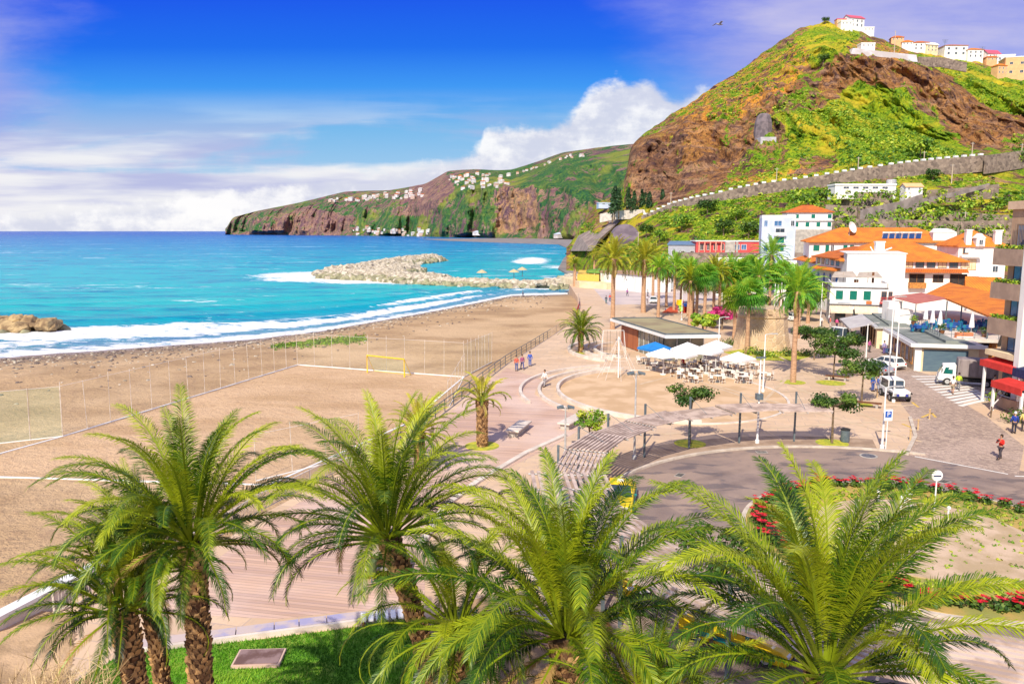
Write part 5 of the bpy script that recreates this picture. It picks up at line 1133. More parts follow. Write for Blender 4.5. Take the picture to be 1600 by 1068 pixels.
for i,(u,v,d,hh_,lab) in enumerate([(1476,74,442,4,'thin aerial on the ridge houses, left one'),(1534,88,445,5,'thin aerial on the ridge houses, right one'),(1405,378,156,2.2,'small rooftop aerial on the hotel ridge'),(1530,372,153,2.5,'rooftop aerial on the tall white house')]):
    p=at(u,v,d); t=thing('aerial',lab,'aerial',p); m=MB(); k=d/150; m.tube([(0,0,-1.5),(0,0,hh_)],.035*k,4); obj('mast',m,steel,t); m=MB(); 
    for z in (.95,.8,.65): m.tube([(-.6*k*z,0,hh_*z),(.6*k*z,0,hh_*z)],.02*k,4)
    obj('rods',m,steel,t)
# ================= ROUNDABOUT, PERGOLA, STREET THINGS
# garden
m=MB(); m.prism(circ(RC,8.9,0,360,80)[:-1],0,.2); struct('roundabout_ground',m,mk('ochre_ground_cover',(.5,.34,.1),(.3,.3,.08),.5,.95,.5,20,world=True))
m=MB(); m.prism(circ(RC,5.6,0,360,60)[:-1],.2,.26); struct('roundabout_gravel',m,mk('cream_gravel',(.62,.46,.32),(.46,.34,.2),.5,.95,.5,30,world=True))
def flowerbush(seed):
    random.seed(seed); a=MB(); b=MB(); leafblob(a,(0,0,.25),(.55,.5,.3),130,.2)
    for _ in range(8):
        c=Vector((rnd(-.45,.45),rnd(-.4,.4),rnd(.38,.58)))
        for k in range(7):
            w=2*PI*k/7; d=Vector((math.cos(w),math.sin(w),.3))*.17; s=Vector((-math.sin(w),math.cos(w),0))*.05; b.cc=rnd(0,1); b.add([c,c+d*.5+s,c+d,c+d*.5-s],[(0,1,2,3)])
    return a,b
redfl=leafmat('red_petals',(.35,.0,.01),(.62,.01,.02),(.8,.06,.08),.2)
grp='red flowering bushes ringing the roundabout garden'; protos=[]
for k in range(56):
    a=2*PI*k/56; r=8.15+rnd(-.25,.25)
    pos=(RC[0]+r*math.cos(a),RC[1]+r*math.sin(a),.2)
    if len(protos)<4:
        t=thing('flower_bush','low bush with red star flowers in the ring around the roundabout garden','bush',pos,a,grp); x,y=flowerbush(k+40); obj('leaves',x,treem,t); obj('flowers',y,redfl,t); protos.append(t)
    else: dup(protos[k%4],pos,rnd(0,6),rnd(.85,1.25))
for i,(u,v,lab) in enumerate([(1372,773,'short white post at the top of the red flower ring, left of the wire sculpture'),(1407,783,'short white post inside the flower ring right of the wire sculpture'),(1481,800,'short white post by the red flowers right of the round sign')]):
    t=thing('garden_post',lab,'post',G(u,v+12,.25)); m=MB(); m.tube([(0,0,0),(0,0,.6)],.05,8); obj('post',m,white,t); m=MB(); m.lathe([(.06,.6),(.11,.65),(.1,.75),(.04,.8)],10); obj('lamp_head',m,white,t)
t=thing('wire_sculpture','curly white wire ornament standing in the roundabout garden','sculpture',G(1419,790,.25)); m=MB(); pts=[(.28*math.sin(k*.9)*(1-k/40),.2*math.cos(k*.9),k*.045) for k in range(30)]; m.tube(pts,.025,5); obj('wire',m,white,t); m=MB(); m.lathe([(.2,0),(.2,.06)],12); obj('base',m,concrete,t)
m=MB(); random.seed(91)
for _ in range(1500):
    a=rnd(0,2*PI); r=rnd(5.7,7.7) if random.random()<.8 else rnd(0,5.5); s=rnd(.06,.2); leafblob(m,(RC[0]+r*math.cos(a),RC[1]+r*math.sin(a),.28),(s,s,s*.5),6,s*.9,tone=rnd(.2,1))
tag(obj('garden_ground_cover',m,shrubm),'low yellow green ground cover inside the ring of red flowers','ground cover',kind='stuff')
# round sign seen from behind
def sign(name,label,pos,h,disc,mat,post=white,rz=0,r=.04):
    t=thing(name,label,'road sign',pos,rz); m=MB(); m.tube([(0,.03,0),(0,.03,h)],r,8); obj('post',m,post,t); return t
t=sign('road_sign','round white road sign on a white post at the roundabout edge',G(1460,800,.2),2.1,0,0); m=MB(); m.lathe([(.3,-.02),(.32,0),(.3,.02)],28,axis='y'); obj('sign_disc',m,white,t,loc=(0,0,2.15)); m=MB(); m.box((0,-.035,2.15),(.42,.02,.07)); obj('sign_bar',m,navy,t)
t=sign('parking_sign','blue and white P parking sign on a white post at the kerb',G(1384,702,.02),2.9,0,0)
m=MB(); m.box((0,-.03,2.62),(.62,.03,.85)); obj('sign_board',m,white,t); m=MB(); m.box((0,-.055,2.68),(.46,.02,.46)); o=obj('blue_panel',m,bluep,t)
cu=bpy.data.curves.new('p_letter','FONT'); cu.body='P'; cu.size=.46; cu.extrude=.008; cu.align_x='CENTER'; cu.align_y='CENTER'; dg=bpy.data.objects.new('tmp',cu); COL.objects.link(dg)
dd_=bpy.context.evaluated_depsgraph_get(); me=bpy.data.meshes.new_from_object(dg.evaluated_get(dd_)); bpy.data.objects.remove(dg); me.name='p_letter'; me.materials.clear(); me.materials.append(white)
o=bpy.data.objects.new('letter',me); COL.objects.link(o); o.parent=t; o.location=(0,-.075,2.68); o.rotation_euler=(PI/2,0,0)
# manhole
t=thing('manhole_cover','round iron manhole cover in the road by the kerb','manhole',G(1357,712,.006)); m=MB(); m.lathe([(.62,0),(.62,.02)],28); obj('frame',m,concrete,t); m=MB(); m.lathe([(.48,.015),(.48,.035)],28); obj('cover',m,mk('cast_iron',(.16,.16,.18),(.1,.1,.12),9,.5,.6,30),t)
# bollards
for i,(u,v,lab) in enumerate([(1422,688,'short ochre bollard at the street corner, left of the pair'),(1434,672,'ochre bollard just right of the leftmost one at the street corner'),(1370,622,'ochre bollard left of the white jeep'),(1452,655,'last ochre bollard before the cobbled street')]):
    t=thing('bollard',lab,'bollard',G(u,v)); m=MB(); m.lathe([(.09,0),(.07,.1),(.06,.75),(.09,.8),(.09,.9),(.03,.95)],10); obj('post',m,mk('ochre_metal',(.6,.42,.22),(.5,.34,.18),4,.6),t); m=MB(); m.lathe([(.14,0),(.14,.04)],10); obj('base',m,concrete,t)
# benches: long concrete wedges and wooden ones
def wedge_bench(label,a,b,w,h):
    t=thing('bench',label,'bench',a,math.atan2((b-a).y,(b-a).x)); L=(b-a).length; m=MB(); m.box((L/2,0,h*.5),(L-.5,w*.7,h)); obj('base',m,concrete,t); m=MB(); m.box((L/2,0,h+.07),(L,w,.14)); obj('seat',m,palecon,t,bevel=.03)
wedge_bench('pale concrete slab bench on the promenade, left of the two',G(800,684),G(821,667),1.1,.45); wedge_bench('pale concrete slab bench with dark end near the small round tree, right of the two',G(880,672),G(912,655),1.1,.45)
t=thing('bench','brown wooden bench under the tree left of the white jeep','bench',G(1355,636),-.5); m=MB(); 
for i in range(4): m.box((0,-.27+i*.18,.45),(2.4,.14,.06))
obj('seat',m,brownwood,t); m=MB(); m.box((-.8,0,.2),(.2,.6,.42)); m.box((.8,0,.2),(.2,.6,.42)); obj('leg',m,concrete,t)
t=thing('bench','brown wooden bench beside the second street tree','bench',G(1308,594),-.5); m=MB()
for i in range(4): m.box((0,-.27+i*.18,.45),(2.4,.14,.06))
obj('seat',m,brownwood,t); m=MB(); m.box((-.8,0,.2),(.2,.6,.42)); m.box((.8,0,.2),(.2,.6,.42)); obj('leg',m,concrete,t)
t=thing('litter_bin','dark grey cylinder bin at the kerb beside the P sign tree','bin',G(1320,690)); m=MB(); m.lathe([(.3,0),(.33,.1),(.33,.9),(.3,.95)],16); obj('body',m,steel,t); m=MB(); m.lathe([(.35,.95),(.35,1.02),(.2,1.08)],16); obj('lid',m,blackm,t)
for i,(u,v,lab) in enumerate([(1190,706,'iron drain grate at the upper kerb of the ring road'),(1475,752,'iron drain grate where the cobbles meet the ring road'),(1062,742,'iron drain grate in the ring road beside the pergola')]):
    t=thing('drain_grate',lab,'drain',G(u,v,.005),i*.5); m=MB(); m.box((0,0,.008),(.8,.5,.02)); obj('frame',m,concrete,t); m=MB()
    for k in range(7): m.box((-.3+k*.1,0,.022),(.05,.42,.012))
    obj('grate',m,blackm,t)
# lamps
def lamp(label,u,v,h,kind,d=None):
    p=G(u,v); t=thing('street_lamp',label,'street lamp',p); m=MB(); m.tube([(0,0,0),(0,0,h)],[.09,.05],8); m.lathe([(.16,0),(.16,.25),(.1,.3)],10); obj('pole',m,white if kind!='dark' else lsteel,t)
    m=MB(); 
    if kind in('twin','dark'):
        for s in (-1,1): m.box((s*.38,0,h),(.5,.34,.16),0,0,s*.25)
        m.tube([(-.4,0,h-.1),(.4,0,h-.1)],.04,6)
        obj('lamp_head',m,steel,t,bevel=.03)
    elif kind=='box':
        m.box((0,0,h*.55),(.5,.45,.45)); m.box((0,0,h),(.7,.3,.12)); obj('lamp_head',m,steel,t)
    else: m.tube([(0,0,h),(.7,0,h+.12)],.05,6); m.box((.9,0,h+.1),(.6,.22,.1)); obj('lamp_head',m,lsteel,t)
    return t
lamp('twin headed lamp post beside the playground sand',991,717,6.2,'dark'); lamp('tall lamp post with a square box halfway, standing at the curved kerb',1183,692,6.6,'box'); lamp('thin white lamp post in front of the stone fort',1122,560,5.2,'arm'); lamp('white lamp post in front of the umbrellas, right side',1192,612,5.8,'arm')
lamp('tall white lamp post beside the white jeep',1396,628,8.2,'arm'); lamp('tall ochre lamp post in front of the market building',1387,612,9.5,'arm'); lamp('white lamp post at the street corner left of the P sign',1378,700,4.6,'arm'); lamp('slim white lamp post between the small street trees',1351,590,6.,'arm'); lamp('white street lamp in front of the green shuttered house',1281,520,8.,'arm')
lamp('small dark lamp post left of the slatted canopy end',883,712,3.6,'dark'); lamp('slim white lamp post left of the fort between palm trunks',1065,500,6.,'arm')
# slatted pergola
wood=mk('weathered_slat',(.62,.49,.41),(.4,.3,.25),1.,.8); random.seed(3)
pg=thing('pergola','long curved pergola of weathered brown slats on dark steel posts around the taxi rank','pergola',(RC[0],RC[1],0))
angs=[83,96,109,122,135,147,160,174,190,206,222,238,254,270,286]
for k,(a0,a1) in enumerate(zip(angs[:-1],angs[1:])):
    A0,A1=R(a0),R(a1); mid=(A0+A1)/2; m=MB(); z=2.95+.12*(k%2)
    r0,r1=(16.9,19.5) if k<7 else (16.5,20.7); n=10 if k<7 else 12
    for j in range(n):
        r=r0+(r1-r0)*(j+.5)/n; p=Vector((r*math.cos(A0),r*math.sin(A0),z)); q=Vector((r*math.cos(A1),r*math.sin(A1),z)); dvec=(q-p); c=(p+q)/2
        m.box((c.x,c.y,z),(dvec.length-.12,(r1-r0)/n*.52,.09 if k<7 else .12),math.atan2(dvec.y,dvec.x),rnd(-.03,.03))
    obj('slat_panel',m,wood,pg)
    m=MB()
    for f in (.04,.5,.96):
        a=A0+(A1-A0)*f; rr=1 if f!=.5 else math.cos((A1-A0)/2); p=Vector((r0*rr*math.cos(a),r0*rr*math.sin(a),z-.1)); q=Vector((r1*rr*math.cos(a),r1*rr*math.sin(a),z-.1)); m.tube([p,q],.05,4)
    obj('beam',m,lsteel,pg)
    for f in ((.5,) if k<7 else (.12,.88)):
        a=A0+(A1-A0)*f; m=MB(); x,y=19.35*math.cos(a),19.35*math.sin(a); m.box((x,y,1.95),(.12,.12,3.9),a); m.tube([(x,y,2.8),(17.*math.cos(a),17.*math.sin(a),2.86)],.05,5); m.tube([(x,y,3.9),(17.4*math.cos(a),17.4*math.sin(a),2.98)],.018,4); obj('post',m,steel,pg)
# taxis
def tpos(ang,r): return Vector((RC[0]+r*math.cos(R(ang)),RC[1]+r*math.sin(R(ang)),.006))
car('taxi','yellow taxi with blue green side stripe leaving the pergola at the top of the rank',G(968,790)+Vector((0,0,.006)),R(258),yellow,'taxi',teal,sign=True)
car('taxi','yellow taxi hidden behind the central palm crown, middle of the rank',G(975,905)+Vector((0,0,.006)),R(285),yellow,'taxi',teal,sign=True)
car('taxi','yellow taxi with blue green stripe under the pergola slats at the bottom',G(1158,1022)+Vector((.1,.6,.006)),R(-40),yellow,'taxi',teal,sign=True)
# jeep seen from the front
t=thing('jeep','white open topped jeep parked facing the camera by the street corner','jeep',G(1397,622),R(-97)); 
m=loftbody([(-1.9,.45),(1.9,.45),(1.9,.95),(1.85,1.05),(.6,1.1),(.5,1.0),(-1.9,1.05)],lambda z:.78); obj('body',m,white,t,bevel=.04)
m=loftbody([(-1.85,1.06),(.45,1.12),(.2,1.75),(-1.8,1.8)],lambda z:.74-(z-1)*.08); obj('windows',m,darkglass,t); part(t,'roof',white,((-.8,0,1.83),(2.1,1.46,.08)),((.35,.7,1.42),(.1,.07,.75)),((.35,-.7,1.42),(.1,.07,.75)),((-1.8,.7,1.4),(.1,.07,.75)),((-1.8,-.7,1.4),(.1,.07,.75)))
part(t,'fender',blackm,((1.35,.86,.82),(1.0,.26,.1)),((1.35,-.86,.82),(1.,.26,.1)),((1.98,0,.5),(.16,1.6,.18))); part(t,'spotlight',mk('blue_lamp',(.05,.06,.3)),((2.08,.4,.72),(.08,.26,.26)),((2.08,-.4,.72),(.08,.26,.26)),bevel=.05)
for s in (-1,1):
    m=MB(); m.lathe([(.02,0),(.12,.02),(.12,.06)],12,axis='y'); o=obj('headlight',m,lsteel,t,loc=(1.93,s*.6,.82)); o.rotation_euler=(0,0,-PI/2)
    for x in (-1.2,1.35): wheel(t,x,s*.78,.38,.26)
# truck in side view, facing left
t=thing('truck','white cab delivery truck with grey canvas box parked along the side street','truck',G(1466,600)+Vector((.2,.6,.01)),R(-25))
mt=mk('grey_tarpaulin',(.3,.25,.24),(.22,.18,.18),.8,.85,.4,4,stretch=(3,1,.6))
m=MB(); m.prism([(0,-.95),(1.6,-.95),(1.6,.95),(0,.95)],.5,1.15); m.add([(.0,-.95,1.15),(1.6,-.95,1.15),(1.6,.95,1.15),(0,.95,1.15),(.42,-.86,2.1),(1.6,-.88,2.2),(1.6,.88,2.2),(.42,.86,2.1)],[(0,1,5,4),(1,2,6,5),(2,3,7,6),(3,0,4,7),(4,5,6,7)]); obj('cab',m,white,t,bevel=.05)
m=MB(); m.add([(.42,-.955,1.22),(1.3,-.955,1.22),(1.3,-.895,1.9),(.62,-.895,1.9)],[(0,1,2,3)]); m.add([(.03,-.78,1.25),(.03,.78,1.25),(.36,.74,1.98),(.36,-.74,1.98)],[(0,1,2,3)]); obj('windows',m,mk('green_glass',(.0,.12,.09),(.02,.08,.07),1,.1,spec=.7),t)
m=MB(); m.box((3.95,0,1.92),(4.5,2.1,1.9)); obj('cargo_box',m,mt,t,bevel=.14)
m=MB(); 
for i in range(6): m.box((1.9+i*.82,-1.06,1.9),(.03,.03,1.75)); 
m.box((3.95,-1.06,1.1),(4.4,.04,.08)); obj('canvas_rib',m,mk('canvas_seam',(.2,.17,.16)),t)
part(t,'chassis',blackm,((3.6,0,.7),(5.2,1.0,.28)),((3.1,-.85,.66),(1.6,.1,.32))); part(t,'bumper',mk('grey_plastic',(.3,.3,.3)),((-.05,0,.45),(.16,1.8,.28)))
part(t,'headlight',mk('headlamp_glass',(1,1,1)),((-.03,.65,.75),(.08,.32,.18)),((-.03,-.65,.75),(.08,.32,.18))); part(t,'mirror',blackm,((.3,-1.1,1.6),(.08,.14,.32)))
for x in (.85,4.4):
    for s_ in (-1,1): wheel(t,x,s_*.86,.4,.26)
bl=mk('blue_car_paint',(.05,.12,.25),None,3,.3,spec=.6); sv=mk('silver_paint',(.5,.52,.55),None,3,.35,metal=.5)
car('parked_car','dark blue hatchback parked along the street beyond the small trees',G(1410,556),R(112),bl,wg=True)
car('parked_car','white car parked behind the leafy street tree',G(1384,574),R(112),white,wg=True); car('parked_car','silver car half hidden under the street trees',G(1372,585)+Vector((0,1,0)),R(112),sv)
car('parked_van','white van seen over the tree crowns on the street',G(1303,532),R(115),white,'van',L=5.,hh=2.1,wg=True)
car('parked_car','white car parked right of the fort with dark roof rack',G(1233,500),R(110),white,wg=True); car('parked_car','small white car on the far square between the tall palm trunks',G(1021,473),R(-100),white,wg=True)
for i,(u,v,c,l) in enumerate([(1038,446,bl,'blue car in the far parking, leftmost'),(1052,441,bl,'dark blue car in the far parking behind the palm trunk'),(1108,452,sv,'silver car in the far parking behind the green palms'),(1136,446,white,'white car in the far parking at the stone wall')]):
    car('parked_car',l,G(u,v),R(20),c,wg=True)
# railing of the promenade
def fence(name,label,pts,h,step,balu=None,mat=lsteel,z=0.,cat='railing'):
    t=thing(name,label,cat,(0,0,0)); rl=MB(); bs=MB(); k=0
    for a,b in zip(pts[:-1],pts[1:]):
        a=Vector((a[0],a[1],z)); b=Vector((b[0],b[1],z)); n=max(1,round((b-a).length/step))
        for i in range(n): p=a.lerp(b,i/n); m=MB(); m.tube([p,p+Vector((0,0,h))],.045,6); obj('post',m,mat,t)
        for q in ((h,.04),(.12,.03)) if balu else ((h,.04),(h*.66,.025),(h*.33,.025)): rl.tube([a+Vector((0,0,q[0])),b+Vector((0,0,q[0]))],q[1],6)
        if balu:
            n=int((b-a).length/balu)
            for i in range(n): p=a.lerp(b,(i+.5)/n); bs.tube([p+Vector((0,0,.1)),p+Vector((0,0,h))],.014,4,False)
    obj('rail',rl,mat,t)
    if balu: obj('balusters',bs,mat,t)
    return t
woodrail=mk('tan_railing',(.5,.38,.3),(.4,.3,.24),4,.6)
fence('railing','pale baluster railing along the boardwalk at the lower left',[(-19.3,31.0),(-16.3,35.6),(-14.5,43),(-11.9,50),(-9.2,56.)],1.1,2.4,.14,mk('pale_railing',(.7,.64,.56),(.58,.5,.42),4,.5))
fence('railing','thin grey railing between promenade and sand, middle stretch',[(-9.2,56.),(-6.6,65.7),(-3.7,79.5),(-.8,93.2),(2.6,106),(6.,119.2)],1.1,2.6,None,steel)
t=fence('railing','far railing with a red banner along it beside the beach',[(6.2,120),(11.2,140),(14.2,165),(16.,188)],1.1,3.4,None,woodrail)
m=MB(); 
for a,b in [((12.2,148),(14.,163)),((14.4,168),(15.2,178))]: m.prism([(a[0],a[1]),(b[0],b[1]),(b[0]+.06,b[1]),(a[0]+.06,a[1])],.15,1.05)
obj('red_banner',m,redcloth,t)
# beach nets
def netmat(name,col,al):
    def fn(t,p):
        v=OBJ(t); p.inputs['Base Color'].default_value=c4(col); p.inputs['Alpha'].default_value=al
    return special(name,fn,.9,.1)
netg=netmat('green_net',(.45,.85,.5),.13); nety=netmat('thin_net',(.75,.72,.5),.06)
def net(label,a,b,n,h,mat,z=PZ):
    t=thing('net_fence',label,'net fence',(0,0,0)); a=Vector((a.x,a.y,z-.2)); b=Vector((b.x,b.y,z-.2))
    for i in range(n+1): p=a.lerp(b,i/n); m=MB(); m.tube([p,p+Vector((rnd(-.12,.12),0,h+.2+rnd(-.2,.25)))],.03,5); obj('post',m,netpost,t)
    m=MB(); m.quad(a,b,b+Vector((0,0,h)),a+Vector((0,0,h))); obj('net',m,mat,t)
    m=MB(); m.tube([a+Vector((0,0,.25)),b+Vector((0,0,.25))],.05,5); m.tube([a+Vector((0,0,h)),b+Vector((0,0,h))],.012,4); obj('edge_rope',m,white,t); return t
random.seed(2); P=pitch; netpost=mk('net_post',(.66,.6,.52),(.5,.42,.34),3,.7)
net('long net fence on slim white posts along the sea side of the sand pitch',P[0],P[1],14,4.6,nety); net('net fence behind the yellow goal at the far end of the sand pitch',P[1],P[2],9,4.4,nety)
net('green net fence on white posts right of the yellow goal',P[2],G(768,566,PZ),8,4.2,netg); net('green net fence along the railing side of the sand pitch',P[2],G(700,640,PZ),5,3.,nety)
net('green net fence at the left edge of the sand pitch',G(-60,700,PZ),G(98,682,PZ),3,4.6,netg); net('net fence nearest the boardwalk at the near side of the sand pitch',G(400,752,PZ),G(560,712,PZ),3,3.6,nety)
m=MB()
for a,b in zip(P,P[1:]+P[:1]):
    n=Vector((-(b-a).y,(b-a).x,0)).normalized()*.1; m.prism([(q.x,q.y) for q in (a-n,b-n,b+n,a+n)],PZ-.1,PZ+.07)
tag(obj('pitch_border',m,white),kind='structure')
t=thing('goal','yellow framed goal at the far end of the sand pitch','goal',G(574,582,PZ)); w=G(632,589,PZ)-G(574,582,PZ); m=MB(); m.tube([(0,0,0),(0,0,2.2),(w.x,w.y,2.2),(w.x,w.y,0)],.09,6); obj('frame',m,yellow,t); m=MB(); q=Vector((.6,1.4,0)); W0=Vector((w.x,w.y,0)); m.quad((0,0,2.2),W0+Vector((0,0,2.2)),W0+q,q); obj('net',m,netg,t); m=MB(); m.tube([(0,0,2.2),q,W0+q,W0+Vector((0,0,2.2))],.04,5); obj('rear_frame',m,yellow,t)
# thatched beach umbrellas on the breakwater
th=mk('thatch',(.6,.5,.3),(.45,.36,.2),3,.95,.6,20); u0=None
for u,v,l in [(753,434,'leftmost thatched beach umbrella behind the breakwater'),(803,433,'middle thatched beach umbrella behind the breakwater'),(816,429,'rightmost thatched beach umbrella behind the breakwater')]:
    p=G(u,v,-1.2)
    if u0 is None:
        u0=thing('beach_umbrella',l,'umbrella',p,0,'thatched umbrellas behind the breakwater'); m=MB(); m.tube([(0,0,-1),(0,0,2.4)],.1,6); obj('pole',m,bark,u0); m=MB(); m.lathe([(2.1,1.9),(2.,2.0),(1.1,2.6),(.1,3.1)],14); obj('canopy',m,th,u0)
    else: dup(u0,p,.4,1,l)
# ---- boulders
def rock(m,c,s,seed):
    rn=random.Random(seed); M=[]
    import itertools
    k=6; 
    vs=[];fs=[]
    ph=(1+5**.5)/2; iv=[(-1,ph,0),(1,ph,0),(-1,-ph,0),(1,-ph,0),(0,-1,ph),(0,1,ph),(0,-1,-ph),(0,1,-ph),(ph,0,-1),(ph,0,1),(-ph,0,-1),(-ph,0,1)]
    ff=[(0,11,5),(0,5,1),(0,1,7),(0,7,10),(0,10,11),(1,5,9),(5,11,4),(11,10,2),(10,7,6),(7,1,8),(3,9,4),(3,4,2),(3,2,6),(3,6,8),(3,8,9),(4,9,5),(2,4,11),(6,2,10),(8,6,7),(9,8,1)]
    rz=rn.uniform(0,6); c_,s_=math.cos(rz),math.sin(rz)
    for x,y,z in iv:
        f=rn.uniform(.38,.68); x,y,z=x*f*s[0],y*f*s[1],z*f*s[2]; vs.append((c[0]+x*c_-y*s_,c[1]+x*s_+y*c_,c[2]+z))
    m.add(vs,ff)
rockm=mk('pale_boulder',(.6,.54,.43),(.3,.25,.18),.8,.9,.5,3,world=True,lo=.35,hi=.65); rockg=mk('weedy_boulder',(.36,.34,.2),(.2,.19,.12),.6,.9,.5,3,world=True)
random.seed(21); bp=None
gr0=Vector((-128,150,SEAZ)); gr1=Vector((-85,145,SEAZ)); k=0
browng=mk('golden_boulder',(.5,.36,.18),(.2,.13,.07),.7,.9,.5,3,world=True,lo=.35,hi=.65)
for i in range(150):
    f=random.random()**.8; q=rnd(-1,1); ax=gr0.lerp(gr1,f); wd=6.5*(1-f*.5); p=ax+Vector((.3,1,0)).normalized()*(q*wd); hgt=7.*(1-abs(q)**1.5)*(1-f*.7)
    s=rnd(1.4,3.)*(1-.3*f); m=MB(); rock(m,(0,0,0),(s,s*rnd(.7,1),s*rnd(.5,.75)),i)
    o=obj('boulder',m,browng if hgt>.9 else rockg,loc=(p.x,p.y,SEAZ+hgt*.8),bevel=.12); tag(o,'boulder in the rock groyne at the left edge of the photo, washed by foam','boulder','boulders of the left rock groyne')
m=MB(); m.prism([(gr0.x,gr0.y-6),(gr1.x,gr1.y-2),(gr1.x+2,gr1.y+1),(gr0.x,gr0.y+6)],-8,-1.8); m2=MB()
m=MB(); random.seed(31); cc=[]
def spine(pts,wd,hg,n):
    pts=[G(u,v,SEAZ) for u,v in pts]; L=[(b-a).length for a,b in zip(pts[:-1],pts[1:])]; T=sum(L)
    for _ in range(n):
        x=rnd(0,T); i=0
        while x>L[i] and i<len(L)-1: x-=L[i]; i+=1
        a,b=pts[i],pts[i+1]; p=a.lerp(b,x/L[i]); d=(b-a).normalized(); nn=Vector((-d.y,d.x,0)); q=rnd(-1,1)
        z=hg*(1-abs(q)**1.6); s=rnd(.9,2.1)*(p.y/300)**.4; m.k=1 if (z<hg*.55 and random.random()<.75) else 0
        pp=p+nn*q*wd; rock(m,(pp.x,pp.y,SEAZ+z*.9-.2),(s,s,s*.8),_)
spine([(516,433),(600,437),(650,441),(690,443)],8,3.,900); spine([(520,431),(570,425),(620,414),(676,407)],11,3.6,1000); spine([(570,432),(600,428),(640,424),(600,436)],9,3.4,500); spine([(640,440),(700,445),(760,447),(840,450),(893,449)],4.,1.9,700); spine([(845,452),(893,447),(893,440)],6,2.6,260)
m.prism([(p.x,p.y) for p in (G(518,433,SEAZ),G(690,443,SEAZ),G(640,430,SEAZ),G(625,414,SEAZ),G(570,425,SEAZ))],-8,-2.)
tag(obj('rock_breakwater',m,[rockm,rockg]),'long curved breakwater of pale piled rocks in the bay','breakwater',kind='stuff')
# ---- plaza: umbrellas, tables, chairs
def parasol(label,p,r,h,mat,rz=0):
    t=thing('parasol',label,'parasol',p,rz,'parasols of the plaza cafe'); m=MB(); m.tube([(0,0,0),(0,0,h)],.05,6); m.lathe([(.35,0),(.35,.1)],10); obj('pole',m,white,t)
    m=MB(); q=[(-r,-r,h-.65),(r,-r,h-.65),(r,r,h-.65),(-r,r,h-.65)]; ap=(0,0,h+.1); m.add(q+[ap]+[(x,y,z-.22) for x,y,z in q],[(0,1,4),(1,2,4),(2,3,4),(3,0,4),(0,5,6,1),(1,6,7,2),(2,7,8,3),(3,8,5,0)]); obj('canopy',m,mat,t); return t
canv=mk('white_canvas',(.85,.84,.82),(.78,.77,.76),1,.9)
parasol('blue parasol at the left end of the cafe terrace',G(1023,574)+Vector((0,0,0)),1.5,3.,mk('blue_canvas',(.02,.22,.6),(.02,.18,.5),1,.9),.5)
for u,v,l in [(1036,585,'white parasol just right of the blue one'),(1063,585,'big white parasol second from the left on the cafe terrace'),(1073,578,'white parasol behind the second one, under the kiosk corner'),(1103,583,'white parasol in the middle of the cafe terrace'),(1118,574,'white parasol at the back right of the cafe terrace'),(1152,588,'rightmost white parasol on the cafe terrace')]: parasol(l,G(u,v),1.4,2.7+.25*(u%3),canv,.4+(u%5)*.15)
tw=mk('white_table_top',(.8,.76,.68)); tp=None; cp=None
def cafe_table(p):
    t=thing('cafe_table','small pale square cafe table on the plaza terrace','table',p,rnd(0,1.5),'pale cafe tables on the plaza terrace'); m=MB(); m.box((0,0,.74),(.8,.8,.05)); obj('table_top',m,tw,t,bevel=.01); m=MB(); m.tube([(0,0,.03),(0,0,.72)],.04,6); m.box((0,0,.02),(.5,.5,.04)); obj('leg',m,steel,t); return t
def cafe_chair(p,rz):
    t=thing('cafe_chair','pale framed cafe chair drawn up to a table on the plaza terrace','chair',p,rz,'cafe chairs on the plaza terrace'); m=MB(); m.box((0,0,.45),(.45,.45,.05)); obj('seat',m,brownwood,t)
    m=MB(); m.box((0,.22,.72),(.45,.04,.34)); obj('backrest',m,tw,t)
    m=MB(); 
    for x in (-.2,.2):
        for y in (-.2,.2): m.tube([(x,y,0),(x,y,.45 if y<0 else .88)],.022,4)
    obj('leg_frame',m,tw,t); return t
random.seed(9)
for u,v in [(1005,568),(1022,577),(1046,571),(1051,583),(1062,590),(1080,575),(1085,586),(1100,571),(1104,580),(1121,586),(1119,573),(1141,577),(1140,588),(1158,579),(1160,592),(1177,576),(1082,597),(1121,597),(1162,598),(1193,592)]:
    p=G(u,v); a0_=rnd(0,1.5)
    if tp is None: tp=cafe_table(p)
    else: dup(tp,p,a0_)
    for k in range(4):
        a=a0_+k*PI/2+rnd(-.2,.2); q=p+Vector((math.sin(a),-math.cos(a),0))*.8*-1; rz=a
        if cp is None: cp=cafe_chair(q,rz)
        else: dup(cp,q,rz)
# restaurant furniture on the raised terrace
bt=mk('blue_table_cloth',(.03,.1,.35),(.02,.08,.3),3,.8); tb=None
for i,(u,v) in enumerate([(1438,512),(1449,503),(1462,512),(1478,510),(1487,500),(1492,515),(1504,505),(1515,515),(1528,505),(1536,516),(1548,512)]):
    d=99+((i*37)%7); p=at(u,500,d); p=Vector((p.x,d,TZ))
    if tb is None:
        tb=thing('restaurant_table','blue clothed table with blue chairs on the raised restaurant terrace','table',p,0,'blue tables of the raised restaurant'); m=MB(); m.box((0,0,.72),(1.3,1.,.06)); m.box((0,0,.55),(1.34,1.04,.3)); obj('table_top',m,bt,tb); m=MB()
        for x in (-.5,.5):
            for y in (-.4,.4): m.tube([(x,y,0),(x,y,.5)],.03,4)
        obj('leg',m,steel,tb); m=MB()
        for x,y in ((-.95,0),(.95,0),(0,-.8),(0,.8)): m.box((x,y,.45),(.42,.42,.05)); m.box((x*1.2,y*1.25,.7),(.08 if x else .42,.08 if y else .42,.4)); m.box((x,y,.22),(.3,.3,.4))
        obj('chair_set',m,mk('teal_plastic',(.02,.22,.28),(.02,.1,.3),2,.5),tb)
    else: dup(tb,p,rnd(0,1.5))
cpz=None
